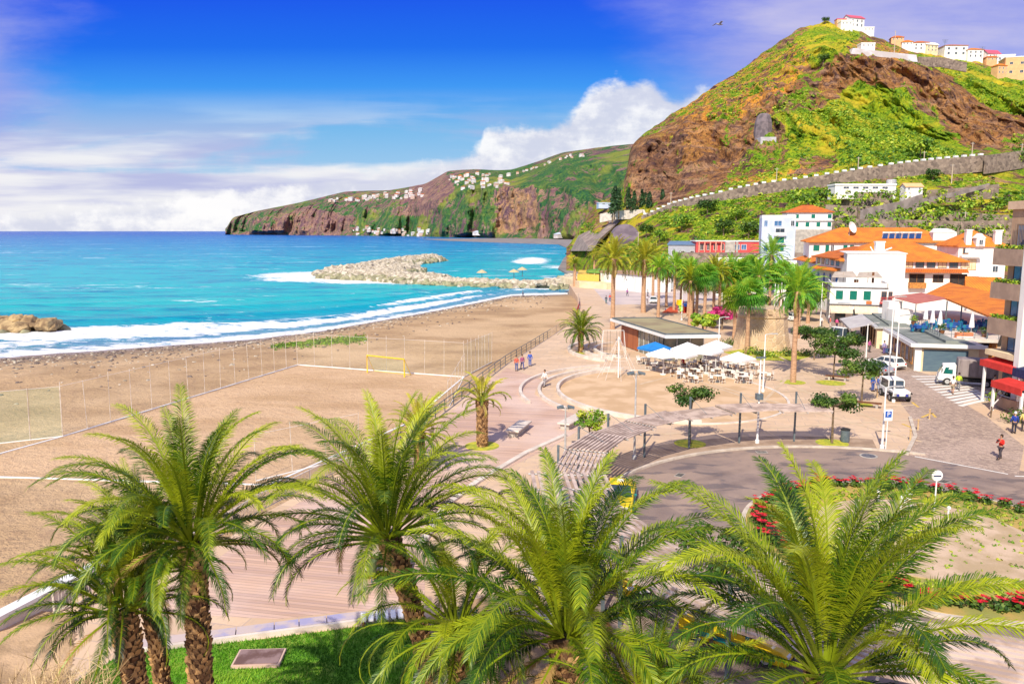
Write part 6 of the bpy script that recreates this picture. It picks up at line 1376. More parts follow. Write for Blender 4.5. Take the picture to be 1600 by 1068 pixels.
for i,(u,l) in enumerate([(1446,'leftmost closed white parasol on the restaurant terrace'),(1457,'second closed white parasol from the left on the restaurant terrace'),(1469,'third closed white parasol from the left on the restaurant terrace'),(1519,'closed white parasol at the right under the orange roof')]):
    d=(104,100,97.5,95)[i]; p=Vector((at(u,500,d).x,d,TZ))
    if cpz is None:
        cpz=thing('closed_parasol',l,'parasol',p,0,'closed white parasols on the restaurant terrace'); m=MB(); m.tube([(0,0,0),(0,0,2.7)],.05,6); obj('pole',m,lsteel,cpz); m=MB(); m.lathe([(.1,.9),(.32,1.0),(.26,1.6),(.16,2.5),(.03,2.8)],9); obj('canopy',m,canv,cpz)
    else: dup(cpz,p,.5,1,l)
for u,d,l,c in [(1473,96.5,'round green potted bush at the terrace edge of the restaurant',treem),(1540,93.5,'leafy green plant in a dark pot at the right of the restaurant terrace',treem),(1428,106,'yellow green potted plant at the left end of the restaurant terrace',shrubm)]:
    p=Vector((at(u,500,d).x,d,TZ)); t=thing('potted_plant',l,'plant',p); m=MB(); m.lathe([(.25,0),(.35,.45),(.3,.45)],10); obj('pot',m,brownwood,t); m=MB(); leafblob(m,(0,0,.85),(.6,.6,.5),140,.2); obj('foliage',m,c,t)
t=thing('planter_box','orange planter box with white trim on the restaurant terrace edge','planter',Vector((at(1508,500,93).x,93,TZ))); part(t,'box',mk('orange_planter',(.75,.25,.1)),((0,0,.3),(2.,.5,.6))); part(t,'trim',white,((0,-.27,.1),(2,.04,.15))); m=MB(); leafblob(m,(0,0,.7),(.9,.3,.25),60,.15); obj('plants',m,treem,t)
# ================= PEOPLE
wh=(.78,.76,.72); bk=(.03,.03,.04); bj=(.03,.06,.25)
for u,v,rz,top,bot,pose,lab,kw in [
 (1562,717,-1.2,(.65,.03,.02),(.06,.05,.06),'walk','person in a red jacket with a camera bag walking on the cobbles',dict(extra='camera')),
 (1584,677,2.9,(.02,.05,.3),(.04,.04,.06),'stand','white haired person in a blue jacket and dark trousers on the corner pavement',dict(hair_c=(.8,.78,.75))),
 (1599,674,2.6,(.8,.62,.2),(.06,.05,.05),'stand','person in a yellow top half cut off by the right edge',{}),
 (1553,613,.3,(.75,.6,.4),bk,'walk','person in a beige top and black trousers near the red awning',{}),
 (1488,615,2.4,wh,(.4,.32,.22),'walk','person in a white shirt and shorts walking past the truck on the crossing',dict(longb=False,longs=False)),
 (1497,609,2.6,(.5,.7,.05),(.2,.2,.22),'walk','person in a yellow green vest beside the one in shorts',dict(extra='vest')),
 (851,604,-.6,wh,(.35,.33,.33),'walk','person in white on the curved steps by the playground',{}),
 (807,579,.2,(.6,.12,.08),(.12,.14,.3),'stand','person in a red top by the promenade railing, left of the three',{}),
 (816,577,.3,(.35,.1,.2),(.1,.1,.25),'walk','person in a dark pink top by the promenade railing, middle of the three',{}),
 (828,572,.1,(.05,.12,.5),(.1,.15,.4),'stand','person in blue by the promenade railing, right of the three',{}),
 (980,462,.4,(.35,.1,.4),(.08,.06,.1),'walk','person in purple walking on the far steps between the palm trunks',{}),
 (947,474,0,(.05,.08,.12),(.05,.15,.15),'stand','dark dressed person by the tall palm trunk near the beach',{}),
 (953,471,0,(.6,.05,.06),(.1,.1,.2),'walk','person in a red top beside the dark dressed one near the beach',{}),
 (1012,463,1,(.3,.35,.4),(.08,.1,.15),'stand','person in grey near the far white car',{}),(1011,473,1.4,(.7,.7,.75),(.1,.08,.08),'stand','person in a pale top left of the far white car',{}),
 (1363,611,.4,(.05,.12,.45),(.08,.12,.35),'stand','person in a blue shirt left of the white jeep',{}),(1371,613,1.3,(.1,.15,.4),(.4,.42,.5),'stand','person in a blue shirt and pale trousers touching the jeep',{}),(1377,608,-1.,(.7,.74,.8),(.05,.08,.25),'stand','person in a pale shirt just behind the jeep',{}),
 (1381,553,.2,(.4,.35,.6),(.15,.1,.3),'stand','person in violet standing outside the market shop',{}),
 (1283,510,0,wh,(.1,.1,.12),'stand','person in white at the shop front under the cream awning, leftmost',{}),(1297,511,1,(.75,.2,.15),(.6,.55,.5),'stand','person in orange red outside the green shuttered house',{}),
 (1307,513,2,(.8,.1,.3),(.1,.05,.1),'stand','person in bright pink outside the green shuttered house',{}),(1296,505,0,(.6,.6,.65),(.1,.1,.2),'walk','person in grey under the left cream awning',{}),
 (1358,550,.6,(.5,.1,.3),(.1,.1,.1),'stand','person in magenta by the fruit stands',{}),
 (1040,487,1.2,(.04,.05,.3),(.6,.1,.05),'sit','child in dark blue sitting on the red play mat',dict(hs=.75)),
 (1067,574,2.,(.6,.05,.05),(.2,.2,.2),'sit','seated cafe guest in red under a white parasol',{}),(1094,578,-1,(.15,.1,.08),(.1,.1,.15),'sit','seated cafe guest in brown under the middle parasol',{}),(1137,581,1,(.2,.22,.3),(.1,.1,.1),'sit','seated cafe guest in grey blue at the right of the cafe terrace',{})]:
    person(lab,G(u,v)+Vector((0,0,.012)),rz,top,bot,pose,**kw)
p=G(817,464,-2.7); person('lone person at the waterline below the breakwater',p,1.,(.1,.12,.2),(.1,.1,.15),'stand')
# play things on the far square
m=MB(); m.sheet([(p.x,p.y) for p in (G(1033,489),G(1047,479),G(1056,480),G(1060,489))],.016); m.sheet([(p.x,p.y) for p in (G(1062,489),G(1064,480),G(1084,480),G(1088,489))],.016); o=obj('play_mat',m,mk('red_mat',(.62,.1,.04),(.52,.08,.03),.6,.9)); tag(o,kind='structure')
t=thing('play_slide','yellow and green play slide on the red mats','slide',G(1062,485)); part(t,'platform',yellow,((0,0,1.2),(1.2,1.2,.1)),((0,.55,1.7),(1.2,.08,.9))); m=MB(); m.slab([(-.4,-.6,1.2),(-.4,-2.4,.1),(.4,-2.4,.1),(.4,-.6,1.2)],.06); obj('slide',m,mk('lime_plastic',(.35,.65,.05)),t); m=MB()
for x in (-.55,.55):
    for y in (-.55,.55): m.tube([(x,y,0),(x,y,2.2)],.05,5)
obj('leg',m,red,t)
t=thing('play_house','small red and blue play panel house beside the slide','play house',G(1074,488)); part(t,'panel',red,((-.7,0,.6),(.1,1.2,1.2)),((0,.6,.6),(1.4,.1,1.2))); part(t,'roof',bluep,((0,0,1.45),(1.6,1.4,.1),0,.3)); part(t,'sign_panel',mk('cyan_panel',(.05,.5,.6)),((.8,0,.8),(.08,.9,1.6)))
# climbing net frame on the playground
def climber(label,c,r,h,n=8):
    t=thing('climbing_frame',label,'climbing frame',c); m=MB(); m.tube([(0,0,0),(0,0,h)],.07,6); obj('mast',m,white,t); m=MB()
    for k in range(n):
        a=2*PI*k/n; m.tube([(0,0,h),(r*math.cos(a),r*math.sin(a),0)],.013,4,False)
        b=2*PI*(k+1)/n
        for f in (.3,.55,.8): m.tube([(r*f*math.cos(a),r*f*math.sin(a),h*(1-f)),(r*f*math.cos(b),r*f*math.sin(b),h*(1-f))],.01,4,False)
    obj('rope_net',m,white,t)
climber('pale rope climbing pyramid with white mast at the back of the playground sand',G(966,590),2.3,4.6); 
t=thing('swing_frame','thin white tubular play frame left of the kiosk','play frame',G(958,560)); m=MB()
for x in (-1.3,1.3):
    for y in (-.9,.9): m.tube([(x*1.2,y,0),(x,0,3.6)],.025,5)
m.tube([(-1.3,0,3.6),(1.3,0,3.6)],.025,5); obj('frame',m,white,t); m=MB(); 
for x in (-.6,.6): m.tube([(x-.2,0,3.6),(x-.2,0,.6)],.015,4); m.tube([(x+.2,0,3.6),(x+.2,0,.6)],.015,4); m.box((x,0,.58),(.5,.2,.05))
obj('swing_seat',m,blackm,t)
# ================= VEGETATION
for nm,u,v,h,cr,sd_,mt_,lab,n,bl,lf in [('street_tree',1078,693,4.5,(1.75,1.6,1.1),1,treem,'small open round tree behind the pergola, left of the two',1500,15,.2),('street_tree',922,706,2.9,(1.35,1.2,1.0),2,shrubm,'low variegated yellow green tree at the pergola bend',1300,12,.18),
 ('street_tree',1300,692,3.9,(1.95,1.8,1.0),3,treem,'small flat topped tree beside the grey bin',1700,14,.2),('street_tree',1346,630,4.,(2.1,2.,1.3),4,treem,'dark green tree beside the white jeep',2000,14,.22),
 ('street_tree',1302,592,4.5,(2.6,2.4,1.7),5,treem,'broad leafy tree at the plaza edge, second of three',2600,16,.26),('street_tree',1272,562,4.3,(2.6,2.3,1.5),6,treem,'farthest of the three leafy trees at the plaza edge',2200,14,.28),('street_tree',1322,578,4.2,(1.9,1.8,1.3),16,treem,'leafy tree directly right of the broad plaza tree',1500,12,.24)]:
    tree(nm,lab,G(u,v),h,cr,sd_,mt_,None,bl,lf,n)
fanA=[fan_crown(s,2.1,60) for s in (1,2,3)]
def fan_palm(lab,u,vb,vc,k,mat,sc=1.,d=None):
    p=G(u,vb) if d is None else Vector((at(u,vb,d).x,d,0)); h=at(u,vc,p.y).z; t=thing('fan_palm',lab,'palm tree',p,k*1.3)
    m=MB(); m.tube([(0,0,0),(.05,0,h*.3),(-.05,.03,h*.7),(0,0,h)],[.36,.27,.25,.3],9); obj('trunk',m,fantrunk,t)
    key=('fc',k%3,mat.name)
    if key not in MATS:
        o=obj('crown',fanA[k%3],mat,t); MATS[key]=o.data
    else:
        o=obj('crown',MATS[key],mat,t) if 0 else bpy.data.objects.new('crown',MATS[key]); 
        if o.name not in COL.objects: COL.objects.link(o)
        o.parent=t
    o.location=(0,0,h); o.scale=(sc,)*3; o.rotation_euler=(0,0,k)
FP=[(1028,499,418,fangreen,1.,'green fan palm right of the tall feather palms on the square'),(1053,484,415,fangreen,1.1,'tall fan palm with a straight orange trunk behind the red play mat'),(1088,505,436,fanyellow,1.1,'yellowish fan palm behind the slide'),(1100,514,430,fangreen,1.,'green fan palm left of the fort, fatter one of the pair'),(1114,512,424,fanyellow,1.,'yellow green fan palm left of the fort, taller one of the pair'),
 (1147,530,466,fanyellow,1.,'short yellow fan palm just left of the fort wall'),(1167,552,458,fangreen,1.,'fan palm directly in front of the left side of the fort'),(1201,496,398,fangreen,1.25,'tallest green fan palm standing behind the fort'),(1239,597,455,fangreen,1.15,'tall green fan palm with orange trunk standing alone in the plaza'),(1218,505,428,fangreen,1.2,'green fan palm behind the four flagpoles'),
 (1183,505,430,fangreen,1.1,'deep green fan palm behind the left side of the fort'),(1155,500,424,fangreen,1.2,'bright green fan palm in the middle of the grove'),(1134,500,434,fanyellow,1.,'yellowish fan palm in the middle of the grove'),(1075,494,424,fangreen,1.,'green fan palm right of the tall one by the play mat'),(1246,528,440,fangreen,1.2,'green fan palm behind the lone plaza palm'),(1262,505,452,fangreen,1.,'rightmost fan palm by the green shuttered house'),(1041,480,424,fanyellow,1.1,'yellowish palm between the car and the play mat'),(1064,478,420,fangreen,1.1,'green palm close behind the one by the play mat'),(1082,486,426,fangreen,1.2,'green palm behind the drooping dark one'),(1123,500,430,fangreen,1.2,'full green palm behind the magenta bush tree'),(1140,488,420,fangreen,1.1,'green palm far back in the middle of the grove'),(1170,490,418,fangreen,1.2,'green palm far back behind the fort')]
fc1=None
def far_feather(lab,u,vb,vc,r,seed,mat,sc,d=None):
    global fc1
    p=G(u,vb) if d is None else Vector((at(u,vb,d).x,d,0)); h=at(u,vc,p.y).z
    if fc1 is None: fc1=feather_crown(77,L=4.2,nf=62,nl=28,lw=.11,ll=.65,low=-40)
    t=thing('date_palm',lab,'palm tree',p,seed); m=MB(); m.tube([(0,0,0),(.06,0,h*.4),(-.04,0,h*.8),(0,0,h)],[r*1.25,r,r,r*1.35],10); obj('trunk',m,fantrunk,t); o=obj('crown',fc1,mat,t,loc=(0,0,h)); o.scale=(sc,)*3
far_feather('tall feather palm left of the kiosk, nearest the beach',957,512,404,.34,1,palmyellow,1.15,d=128); far_feather('tall feather palm left of the kiosk, second from the beach',1005,488,405,.42,2,palmyellow,1.25); far_feather('small feather palm on the end of the beach beside the white pavilion',898,447,412,.45,3,palmleaf,.62)
far_feather('feather palm standing behind the white pavilion roof',1020,470,400,.3,4,palmyellow,.9); far_feather('slim feather palm rising behind the green roofed pavilion',928,440,398,.3,5,palmyellow,.7); far_feather('dark drooping feather palm at the left of the green grove',1078,508,438,.35,6,palmleaf,.85)
grovem=palmmat('grove_palm_leaf',(.02,.12,.01),(.12,.4,.03),(.5,.66,.04),(.4,.3,.1),.3)
for k,(u,vb,vc,mt_,sc,lab) in enumerate(FP):
    if k%3==1 or k in (0,7,8,12,16,18,20): far_feather(lab.replace('fan palm','palm'),u,vb,vc,.26,k,grovem if mt_ is fangreen else palmyellow,.82*sc)
    else: fan_palm(lab,u,vb,vc,k,mt_,sc)
# green mass trees in the grove
vivid=leafmat('vivid_leaves',(.02,.18,.03),(.08,.42,.06),(.36,.6,.06),.3); mag=leafmat('magenta_flowers',(.3,.02,.1),(.6,.03,.2),(.7,.1,.3),.2)
for i,(u,vb,h,r,mt_,lab) in enumerate([(1130,482,6.5,3.6,shrubm,'yellow green leafy tree in the middle of the palm grove'),(1160,478,7.5,4.,vivid,'bright green leafy tree behind the fort, left one'),(1190,476,7.5,4.2,vivid,'bright green leafy tree directly behind the fort'),(1232,480,7.,4.,vivid,'bright green leafy tree right of the flagpoles'),(1262,492,5.5,3.,shrubm,'yellow green leafy tree beside the green shuttered house'),
  (1100,470,5.,3.,treem,'dark leafy tree behind the pair of fan palms'),(1215,462,8.,4.2,vivid,'tall bright green tree far behind the flagpoles'),(1172,500,4.6,2.6,shrubm,'low yellow green tree at the left shoulder of the fort'),(1128,515,3.6,2.2,mag,'magenta flowering bush tree left of the fort'),(1098,525,3.4,2.,shrubm,'yellow shrub tree behind the kiosk roof'),(1245,500,4.5,2.6,vivid,'low bright green tree right behind the fort')]):
    tree('grove_tree',lab,G(u,vb),h,(r*1.1,r,h*.42),60+i,mt_,None,16,.45,2400,.18)
for i,(u,v,r,mt_,lab) in enumerate([(1140,541,1.2,treem,'green bush at the left foot of the fort'),(1175,553,1.,shrubm,'yellow green bush in front of the fort, leftmost'),(1190,556,.8,treem,'small dark bush in front of the fort'),(1205,558,1.,shrubm,'yellow green bush in front of the fort, middle'),(1233,556,1.1,treem,'green bush at the right foot of the fort'),(1262,556,1.,treem,'green bush right of the lone plaza palm'),
  (1560,628,1.1,shrubm,'bright green plant behind the curved wall under the red awning'),(1588,632,1.2,shrubm,'bright green plant by the white awning legs'),(1590,660,1.2,treem,'green plant in the planter at the right edge')]):
    t=thing('bush',lab,'bush',G(u,v)); m=MB(); random.seed(i+5); leafblob(m,(0,0,r*.5),(r*1.3,r,r*.6),260,.22); obj('foliage',m,mt_,t); m=MB(); 
    for _ in range(5): m.tube([(0,0,0),(rnd(-.5,.5)*r,rnd(-.5,.5)*r,r*.7)],.03,4)
    obj('stem',m,bark,t)
m=MB(); m.sheet([(p.x,p.y) for p in (G(1130,550),G(1160,545),G(1245,548),G(1270,556),G(1240,564),G(1170,562))],.014)
for u,v,a in [(1239,597,1.3),(908,551,1.2),(1300,692,1.2),(1078,693,1.2),(1346,632,1.),(1298,598,1.5)]: 
    p=G(u,v); m.add([(p.x+a*math.cos(2*PI*k/20),p.y+a*math.sin(2*PI*k/20),.021) for k in range(20)],[tuple(range(20))])
tag(obj('yellow_ground_cover',m,mk('yellow_ground_cover',(.55,.5,.05),(.3,.36,.04),2,.95,.5,20)),kind='structure')
t=thing('curved_wall','curved tan planter wall at the right street corner','wall',(0,0,0)); c=G(1610,640); m=MB(); m.prism([(c.x+2.6*math.cos(R(a)),c.y+2.9*math.sin(R(a))) for a in range(110,271,12)]+[(c.x+2.3*math.cos(R(a)),c.y+2.6*math.sin(R(a))) for a in range(266,108,-12)],.1,1.1); obj('wall_body',m,tanb,t)
m=MB(); pr=[(c.x+2.45*math.cos(R(a)),c.y+2.75*math.sin(R(a)),1.25) for a in range(110,271,12)]; m.tube(pr,.05,6); obj('rail',m,lsteel,t)
t=thing('handrail','pale handrail on ochre posts at the side street corner','railing',(0,0,0)); a=G(1548,652); b=G(1573,628); m=MB(); m.tube([a+Vector((0,0,1)),b+Vector((0,0,1.2))],.06,6); obj('rail',m,white,t); m=MB(); m.tube([a,a+Vector((0,0,1))],.06,6); m.tube([b,b+Vector((0,0,1.2))],.06,6); obj('post',m,bark,t)
# pines under the cliff, hillside trees
random.seed(17); pp=[]
for k in range(15):
    u=rnd(952,1058); v=np.interp(u,[950,1060],[330,322])+rnd(-6,5); d=rnd(352,372); p=at(u,v+4,d)
    if len(pp)<3:
        t=thing('pine_tree','dark pine in the row at the foot of the brown cliff','tree',p,0,'dark pines at the foot of the brown cliff'); m=MB(); m.tube([(0,0,-3),(0,0,7)],[.3,.1],6); obj('trunk',m,bark,t); m=MB(); 
        for j in range(9): s=1-j/10; leafblob(m,(rnd(-.3,.3),rnd(-.3,.3),1.2+j*.95),(2.3*s+.2,2.3*s+.2,.9),60,.8,tone=rnd(.1,.8))
        obj('crown',m,pinem,t); pp.append(t)
    else: dup(pp[k%3],p,rnd(0,6),rnd(.7,1.25))
hg='scattered trees on the mountainside'
for i,(u,v,r,lab) in enumerate([(1438,248,5.6,'big dark round tree standing above the hillside road'),(1287,315,3.,'round green tree left of the terrace walls'),(1262,325,3.6,'wide dark tree cluster at the left end of the terraces'),(1240,318,3.2,'dark tree above the apartment house'),(1305,300,2.6,'yellowish tree left of the long white hillside house'),(1345,338,3.,'green tree left of the concrete ramp'),(1325,342,2.6,'dark tree beside the concrete ramp foot'),(1457,282,3.2,'brownish tree under the hillside road'),(1105,335,4.4,'dark tree on the slope below the white parapet'),(1150,345,3.4,'green tree lower on the slope below the parapet'),
   (1350,318,2.2,'small tree on the upper terrace'),(1420,345,3.,'leafy tree right of the concrete ramp'),(1590,262,4.5,'dark leafy tree at the right edge under the road'),(1560,330,3.4,'green tree on the terraces at the right'),(1170,372,4.2,'dark bushy tree above the red building'),(1065,362,4.4,'yellow green tree left of the red building'),(1130,368,4.,'green tree behind the red building'),(1010,372,3.8,'yellow green tree right of the arched portal'),(1030,380,3.6,'leafy tree between the portal and the blue shed'),(1290,38,3.,'lone tree at the very summit'),(1287,100,3.6,'bluish green bush tree below the summit')]):
    p=NEAR.hit(u,v); t=thing('hillside_tree',lab,'tree',p); m=MB(); m.tube([(0,0,-1.5),(0,0,r*1.1)],[.3,.15],6); obj('trunk',m,bark,t); m=MB(); random.seed(i+90)
    for j in range(9): a=j*2.4; leafblob(m,(math.cos(a)*r*.5,math.sin(a)*r*.4,r*(.8+.35*rnd(0,1))),(r*.5,r*.5,r*.42),55,r*.2,tone=rnd(.05,.8))
    obj('crown',m,treem if i%3 else shrubm,t)
# hillside poles
pg_='wooden utility poles along the hillside road'
for u,v0,v1,d in [(1213,262,284,312),(1340,245,272,306),(1443,236,258,306),(1518,222,248,310),(1487,256,279,290),(1562,350,366,222),(1048,300,320,333),(1596,224,240,318),(997,362,385,300),(1397,48,84,440),(1507,330,352,236)]:
    p=at(u,v1+2,d); h=at(u,v0,d).z-p.z; t=thing('utility_pole','tall pale pole standing by the hillside road and walls, 1 of 11','utility pole',p,0,pg_); t['label']='slim pale utility pole standing on the mountainside'; m=MB(); m.tube([(0,0,-2),(0,0,h)],[.22,.14],6); obj('pole',m,mk('pale_pole',(.6,.48,.36),(.5,.4,.3),1),t)
    m=MB(); m.box((0,0,h-.5),(1.6,.12,.12)); obj('crossarm',m,lsteel,t)
# gull
t=thing('seagull','gull with raised wings gliding alone in the sky left of the summit','bird',at(1124,38,62),R(20)); m=MB(); m.lathe([(.01,-.3),(.06,-.2),(.09,0),(.06,.18),(.045,.24),(.01,.33)],10); o=obj('body',m,mk('gull_grey',(.3,.3,.38)),t,smooth=True); o.rotation_euler=(0,PI/2,0)
for s in (-1,1):
    m=MB(); m.add([(.1,s*.03,.02),(-.1,s*.03,.02),(-.06,s*.3,.16),(.12,s*.3,.17),(-.2,s*.68,.02),(-.08,s*.66,.04),(.1,s*.03,0),(-.1,s*.03,0),(-.06,s*.3,.145),(.12,s*.3,.155)],[(0,1,2,3),(3,2,4,5),(6,9,8,7),(0,3,9,6),(1,7,8,2)]); obj('wing',m,mk('gull_wing',(.22,.22,.28)),t)
# ================= FOREGROUND
grassm=leafmat('grass_blades',(.06,.2,.01),(.16,.42,.02),(.4,.56,.05),.25)
lawnp=[G(120,1068),G(190,1026),G(420,1000),G(640,972),G(668,1010)]+[Vector((-2.6,20,0)),Vector((-12,17,0)),Vector((-17,22,0))]
m=MB(); m.prism([(p.x,p.y) for p in lawnp],0,.1); struct('lawn',m,mk('lawn_soil',(.14,.34,.02),(.24,.36,.04),.6,.95,.6,30,world=True))
random.seed(4); m=MB(); lp=[(p.x,p.y) for p in lawnp]
xs=rng.uniform(-18,-2,90000); ys=rng.uniform(17,31.5,90000); ins_=inpoly(xs,ys,lp); 
V_=[];Fq_=[];k=0
for x,y in zip(xs[ins_],ys[ins_]):
    if y<23.5 and random.random()<.6: continue
    h=rnd(.05,.15); a=rnd(0,6.3); dx,dy=math.cos(a)*.02,math.sin(a)*.02; m.cc=min(1,max(0,fbm(np.array(x),np.array(y),.6,3,5)*1.6-.4+rnd(-.2,.2))); m.add([(x-dx,y-dy,.1),(x+dx,y+dy,.1),(x+rnd(-.06,.06),y+rnd(-.06,.06),.1+h)],[(0,1,2)])
tag(obj('lawn_grass',m,grassm),'short bright green lawn grass at the bottom left','grass',kind='stuff')
t=thing('lawn_edging','pale stone edging with bluish slabs between the lawn and the boardwalk','edging',(0,0,0)); a=G(205,1024); b=G(640,966); d=(b-a); L=d.length; d.normalize(); n=Vector((-d.y,d.x,0)); m=MB(); mm=[]
m.prism([(q.x,q.y) for q in (a,b,b+n*.16,a+n*.16)],0,.22); obj('kerb_stone',m,palecon,t)
m=MB(); random.seed(8); k=0; x=0
while x<L-.4:
    w=rnd(.9,1.7); w=min(w,L-x); p=a+d*(x+w/2)+n*.5; m.box((p.x,p.y,.12),(w-.04,.6,.2),math.atan2(d.y,d.x)); x+=w
obj('slab',m,mk('bluish_slab',(.36,.34,.5),(.56,.46,.42),.5,.6,lo=.42,hi=.55,world=True),t)
t=thing('bench','low slatted pale bench at the right end of the lawn edging','bench',G(603,975),R(-4)+math.atan2(d.y,d.x)); part(t,'seat',white,*[((-.9+i*.3,0,.42),(.2,.7,.07)) for i in range(7)]); part(t,'leg',brownwood,((-.9,0,.2),(.12,.6,.36)),((.9,0,.2),(.12,.6,.36)))
t=thing('plaque','brown stone plaque lying flat in the lawn','plaque',G(405,1030,.12),R(3)); m=MB(); m.box((0,0,.06),(1.75,1.15,.12)); obj('frame',m,mk('plaque_frame',(.66,.46,.36)),t); m=MB(); m.box((0,0,.125),(1.6,1.,.04)); obj('panel',m,mk('plaque_slate',(.16,.09,.07),(.3,.2,.18),1.2,.5),t)
# brown path, planting bed and hedge under the centre palms
m=MB(); m.sheet([(p.x,p.y) for p in (G(640,975),G(700,1000),G(760,1068),Vector((-1,20,0)),Vector((4,20,0)),G(900,1040),G(840,980),G(760,930))],.018); struct('planting_bed',m,mk('bed_soil',(.4,.26,.14),(.26,.18,.1),1.2,.95,.5,12,world=True))
for i,(u,v,r,lab) in enumerate([(775,1010,1.3,'leafy bush under the central palms, left one'),(720,990,1.,'leafy bush under the leaning palm crown'),(610,885,.8,'green bush in the square planter on the boardwalk')]):
    t=thing('bush',lab,'bush',G(u,v)); m=MB(); random.seed(i+50); leafblob(m,(0,0,r*.55),(r*1.2,r,r*.6),500,.16); obj('foliage',m,treem,t); m=MB(); m.tube([(0,0,0),(.1,0,r*.7)],.05,5); obj('stem',m,bark,t)
t=thing('planter','square low planter box on the boardwalk','planter',G(607,893)); part(t,'box',brownwood,((0,0,.25),(1.9,1.5,.5))); part(t,'rim',palecon,((0,-.78,.5),(2.,.12,.1)),((0,.78,.5),(2.,.12,.1)))
t=thing('litter_bin','slim green bin on a post at the boardwalk beside the planter','bin',G(581,910)); m=MB(); m.tube([(0,0,0),(0,0,1.)],.04,6); obj('post',m,steel,t); m=MB(); m.lathe([(.18,.4),(.22,.5),(.24,1.05),(.18,1.1)],12); obj('body',m,mk('bin_green',(.12,.16,.06)),t)
t=thing('brick_pillar','short pale pillar of reddish blocks left of the central palm trunk','pillar',G(858,1000)); part(t,'block',mk('pink_block',(.62,.4,.36),(.5,.32,.28),2,.9),((0,0,.4),(.7,.7,.8))); part(t,'cap',palecon,((0,0,.86),(.85,.85,.12)))
t=thing('taxi_rank_tree','small dark leaved tree in front of the lower taxi','tree',G(1140,1075)+Vector((.0,2.6,0))); a,b=branch_tree(33,4.6,(1.7,1.5,1.1),12,.16,1900,.08); obj('trunk',a,bark,t); obj('crown',b,treem,t)
t=thing('bush','bright lime green leafy bush in the bottom right corner','bush',Vector((10.9,15.2,4.6))); m=MB(); random.seed(77); leafblob(m,(0,0,0),(1.1,1.,.8),900,.13,tone=.85); obj('foliage',m,shrubm,t); m=MB(); m.tube([(0,0,-4.6),(.1,0,-.3)],[.12,.06],6); obj('stem',m,bark,t)
# date palms in front
def near_palm(lab,u,v,d,r,seed,L,lean=(0,0),mat=None,**k):
    p=at(u,v,d); feather_palm(lab,Vector((p.x-lean[0],d-lean[1],0)),p.z,r*1.05,r,seed,lean=lean,mat=mat,L=L,**k)
near_palm('tall date palm at the left with the highest crown of the left group',300,835,18,.27,101,3.85,nf=60,nl=117,ll=0.53,lw=0.025,wind=.03,low=6,bend=1.74)
near_palm('slim leaning date palm between its two neighbours at the left',222,885,19,.19,102,3.1,lean=(-.5,0),nf=44,nl=90,ll=0.47,lw=0.025,wind=-.12,low=5,bend=1.81)
near_palm('leftmost date palm with a low crown blown to the left',190,943,17.5,.26,103,3.2,lean=(-.4,0),nf=46,nl=93,ll=0.49,lw=0.025,wind=-.2,low=0,bend=1.81)
near_palm('date palm with a right leaning foot in front of the boardwalk',605,828,19.5,.25,104,4.1,lean=(-1.4,0),nf=60,nl=114,ll=0.53,lw=0.026,low=4,bend=1.74)
near_palm('low bushy date palm between the leaning palm and the central palm',715,975,18,.24,105,3.6,nf=52,nl=96,ll=0.47,lw=0.023,low=-35,bend=2.17)
near_palm('big central date palm with a thick dark trunk',885,985,17,.34,106,5.1,nf=54,nl=140,ll=0.53,lw=0.034,low=4,bend=1.7)
near_palm('short dark upright date palm at the bottom centre',1012,1130,16,.25,107,3.5,nf=46,nl=96,ll=0.43,lw=0.021,low=5,bend=1.30)
near_palm('large right hand date palm with wide arching fronds',1290,1040,15,.33,108,5.3,nf=48,nl=150,ll=0.54,lw=0.034,low=12,bend=1.6)
near_palm('yellowish date palm behind the leaning one at the promenade railing',655,672,51,.38,109,3.,mat=palmyellow,nf=44,nl=34,ll=.62,lw=.07,low=-30)
near_palm('stocky date palm alone on the promenade with a short scaly trunk',753,622,57,.42,110,2.6,mat=palmyellow,nf=26,nl=34,ll=.62,lw=.07,low=-5,bend=1.9)
near_palm('small bushy date palm beside the curved steps near the kiosk',908,515,103,.36,111,3.5,nf=56,nl=28,ll=.75,lw=.09,low=-25)
m=MB(); p=G(753,697); m.lathe([(1.3,0),(1.3,.03)],20,(p.x,p.y+.1,0)); tag(obj('palm_ring',m,mk('yellow_ground_cover',(1,1,1))),kind='structure')
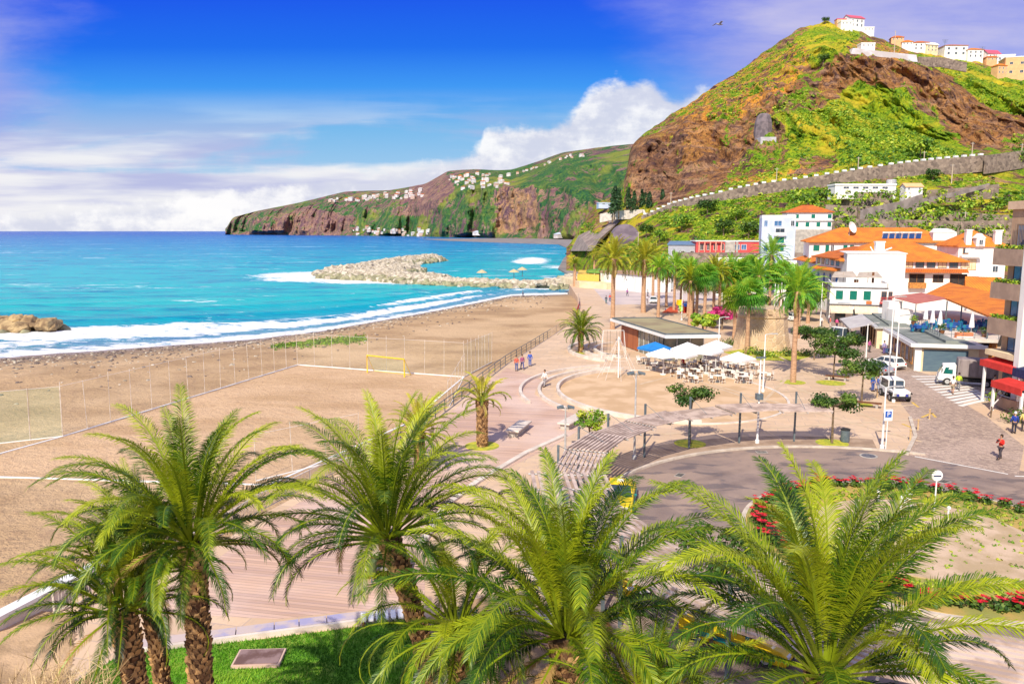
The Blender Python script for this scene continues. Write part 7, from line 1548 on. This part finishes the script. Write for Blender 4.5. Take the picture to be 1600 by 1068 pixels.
# dry slope with brush at the bottom left
gx=np.linspace(-26,-9,110); gy=np.linspace(8,31,140); X,Y=np.meshgrid(gx,gy)
edge_=np.interp(Y,[8,20,27.5,31],[-9.5,-13.8,-16.9,-18.8]); Zs=.02+np.clip((edge_-X)*.12,-1.,1.)+np.clip((24-Y)*.3,0,4.5)*np.clip((edge_-X+3)/3,0,1)+.3*(fbm(X,Y,.5,4,3)-.5); Zs=np.where(X>edge_+.5,np.minimum(Zs,-.3),Zs)
tag(gridmesh('dry_slope',np.stack([X,Y,Zs],-1),mk('dry_earth',(.62,.42,.24),(.42,.28,.15),.6,.95,.8,8,world=True)),kind='structure')
straw=leafmat('dry_straw',(.35,.22,.1),(.7,.5,.25),(.85,.68,.38),.2); random.seed(13)
for b,(cx,cy,nn,hh,lab) in enumerate([(-9.2,14.2,320,1.7,'pale dry twiggy brush at the left edge, upper clump'),(-7.9,12.6,320,1.6,'pale dry twiggy brush in the lower left corner'),(-13.2,21.,240,2.,'dry straw coloured brush in front of the leftmost palm trunk'),(-15.5,24.5,100,1.6,'dry brush beside the white capped wall')]):
    z0=float(np.interp(cy,gy,Zs[:,int(np.clip((cx+26)/17*109,0,109))])) if cx<-9 else 4.2
    z0={0:6.1,1:5.6}.get(b,z0)
    t=thing('dry_brush',lab,'dry bush',Vector((cx,cy,z0))); m=MB()
    for _ in range(nn):
        m.cc=rnd(0,1); a=rnd(0,6.3); q=Vector((rnd(-1,1),rnd(-.6,.6),0)); pts=[q]; dd_=Vector((math.cos(a)*.5,math.sin(a)*.5,1)).normalized(); L=rnd(.5,1)*hh
        for k in range(5): dd_=(dd_+Vector((rnd(-.35,.35),rnd(-.35,.35),rnd(-.3,.1)))).normalized(); pts.append(pts[-1]+dd_*L/5)
        m.tube(pts,[.014,.011,.009,.007,.005,.003],3,False)
        for k in (2,3,4):
            e=Vector((rnd(-1,1),rnd(-1,1),rnd(-.2,.8))).normalized(); m.tube([pts[k],pts[k]+e*L*.2],[.006,.003],3,False)
    obj('twigs',m,straw,t)
t=thing('grass_tussock','bright yellow green grass tussock in the bottom left corner','grass tuft',Vector((-6.4,10.8,5.9))); m=MB()
for _ in range(700):
    m.cc=rnd(.3,1); a=rnd(0,6.3); q=Vector((rnd(-1.3,1.6),rnd(-.5,.5),0)); e=Vector((math.cos(a)*.5,math.sin(a)*.4,1)).normalized()*rnd(.35,.8); s=Vector((math.sin(a),-math.cos(a),0))*.01; m.add([q-s,q+s,q+e*.6+s*.8,q+e+Vector((e.x*.6,e.y*.6,-.08)),q+e*.6-s*.8],[(0,1,2,4),(4,2,3)])
obj('blades',m,grassm,t)
m=MB(); m.box((0,0,0),(.1,.1,.1))

# pebbles, weed and litter along the wet sand
m=MB(); random.seed(55); k=0
while k<2600:
    x=rnd(-120,10); y0=float(np.interp(x,shx,shy)); D=abs(random.gauss(0,9))+1.5 if random.random()<.7 else rnd(2,45)
    y=y0-D/.78; 
    if y<60: continue
    z=SEAZ+min(D*.055,1.5)+.02; s=rnd(.08,.28)*(1.6 if random.random()<.1 else 1); m.k=random.choice((0,0,1)); rock(m,(x,y,z),(s,s,s*.6),k); k+=1
tag(obj('beach_stones',m,[mk('wet_stone',(.13,.1,.09),(.2,.16,.13),2,.7),rockm]),'dark and pale stones strewn along the waterline','stones',kind='stuff')

m=MB(); random.seed(66)
for _ in range(900):
    u=rnd(425,572); v=536+(572-u)/150*10+random.gauss(0,3.5); p=G(u,v,-2.2); D=(float(np.interp(p.x,shx,shy))-p.y)*.78
    if D<3: continue
    s=rnd(.15,.5); leafblob(m,(p.x,p.y,SEAZ+min(D*.055,1.5)+.05),(s,s,s*.3),8,s*.7,tone=rnd(0,.6))
tag(obj('beach_weeds',m,shrubm),'patch of low green weeds on the beach beyond the sand pitch','weeds',kind='stuff')
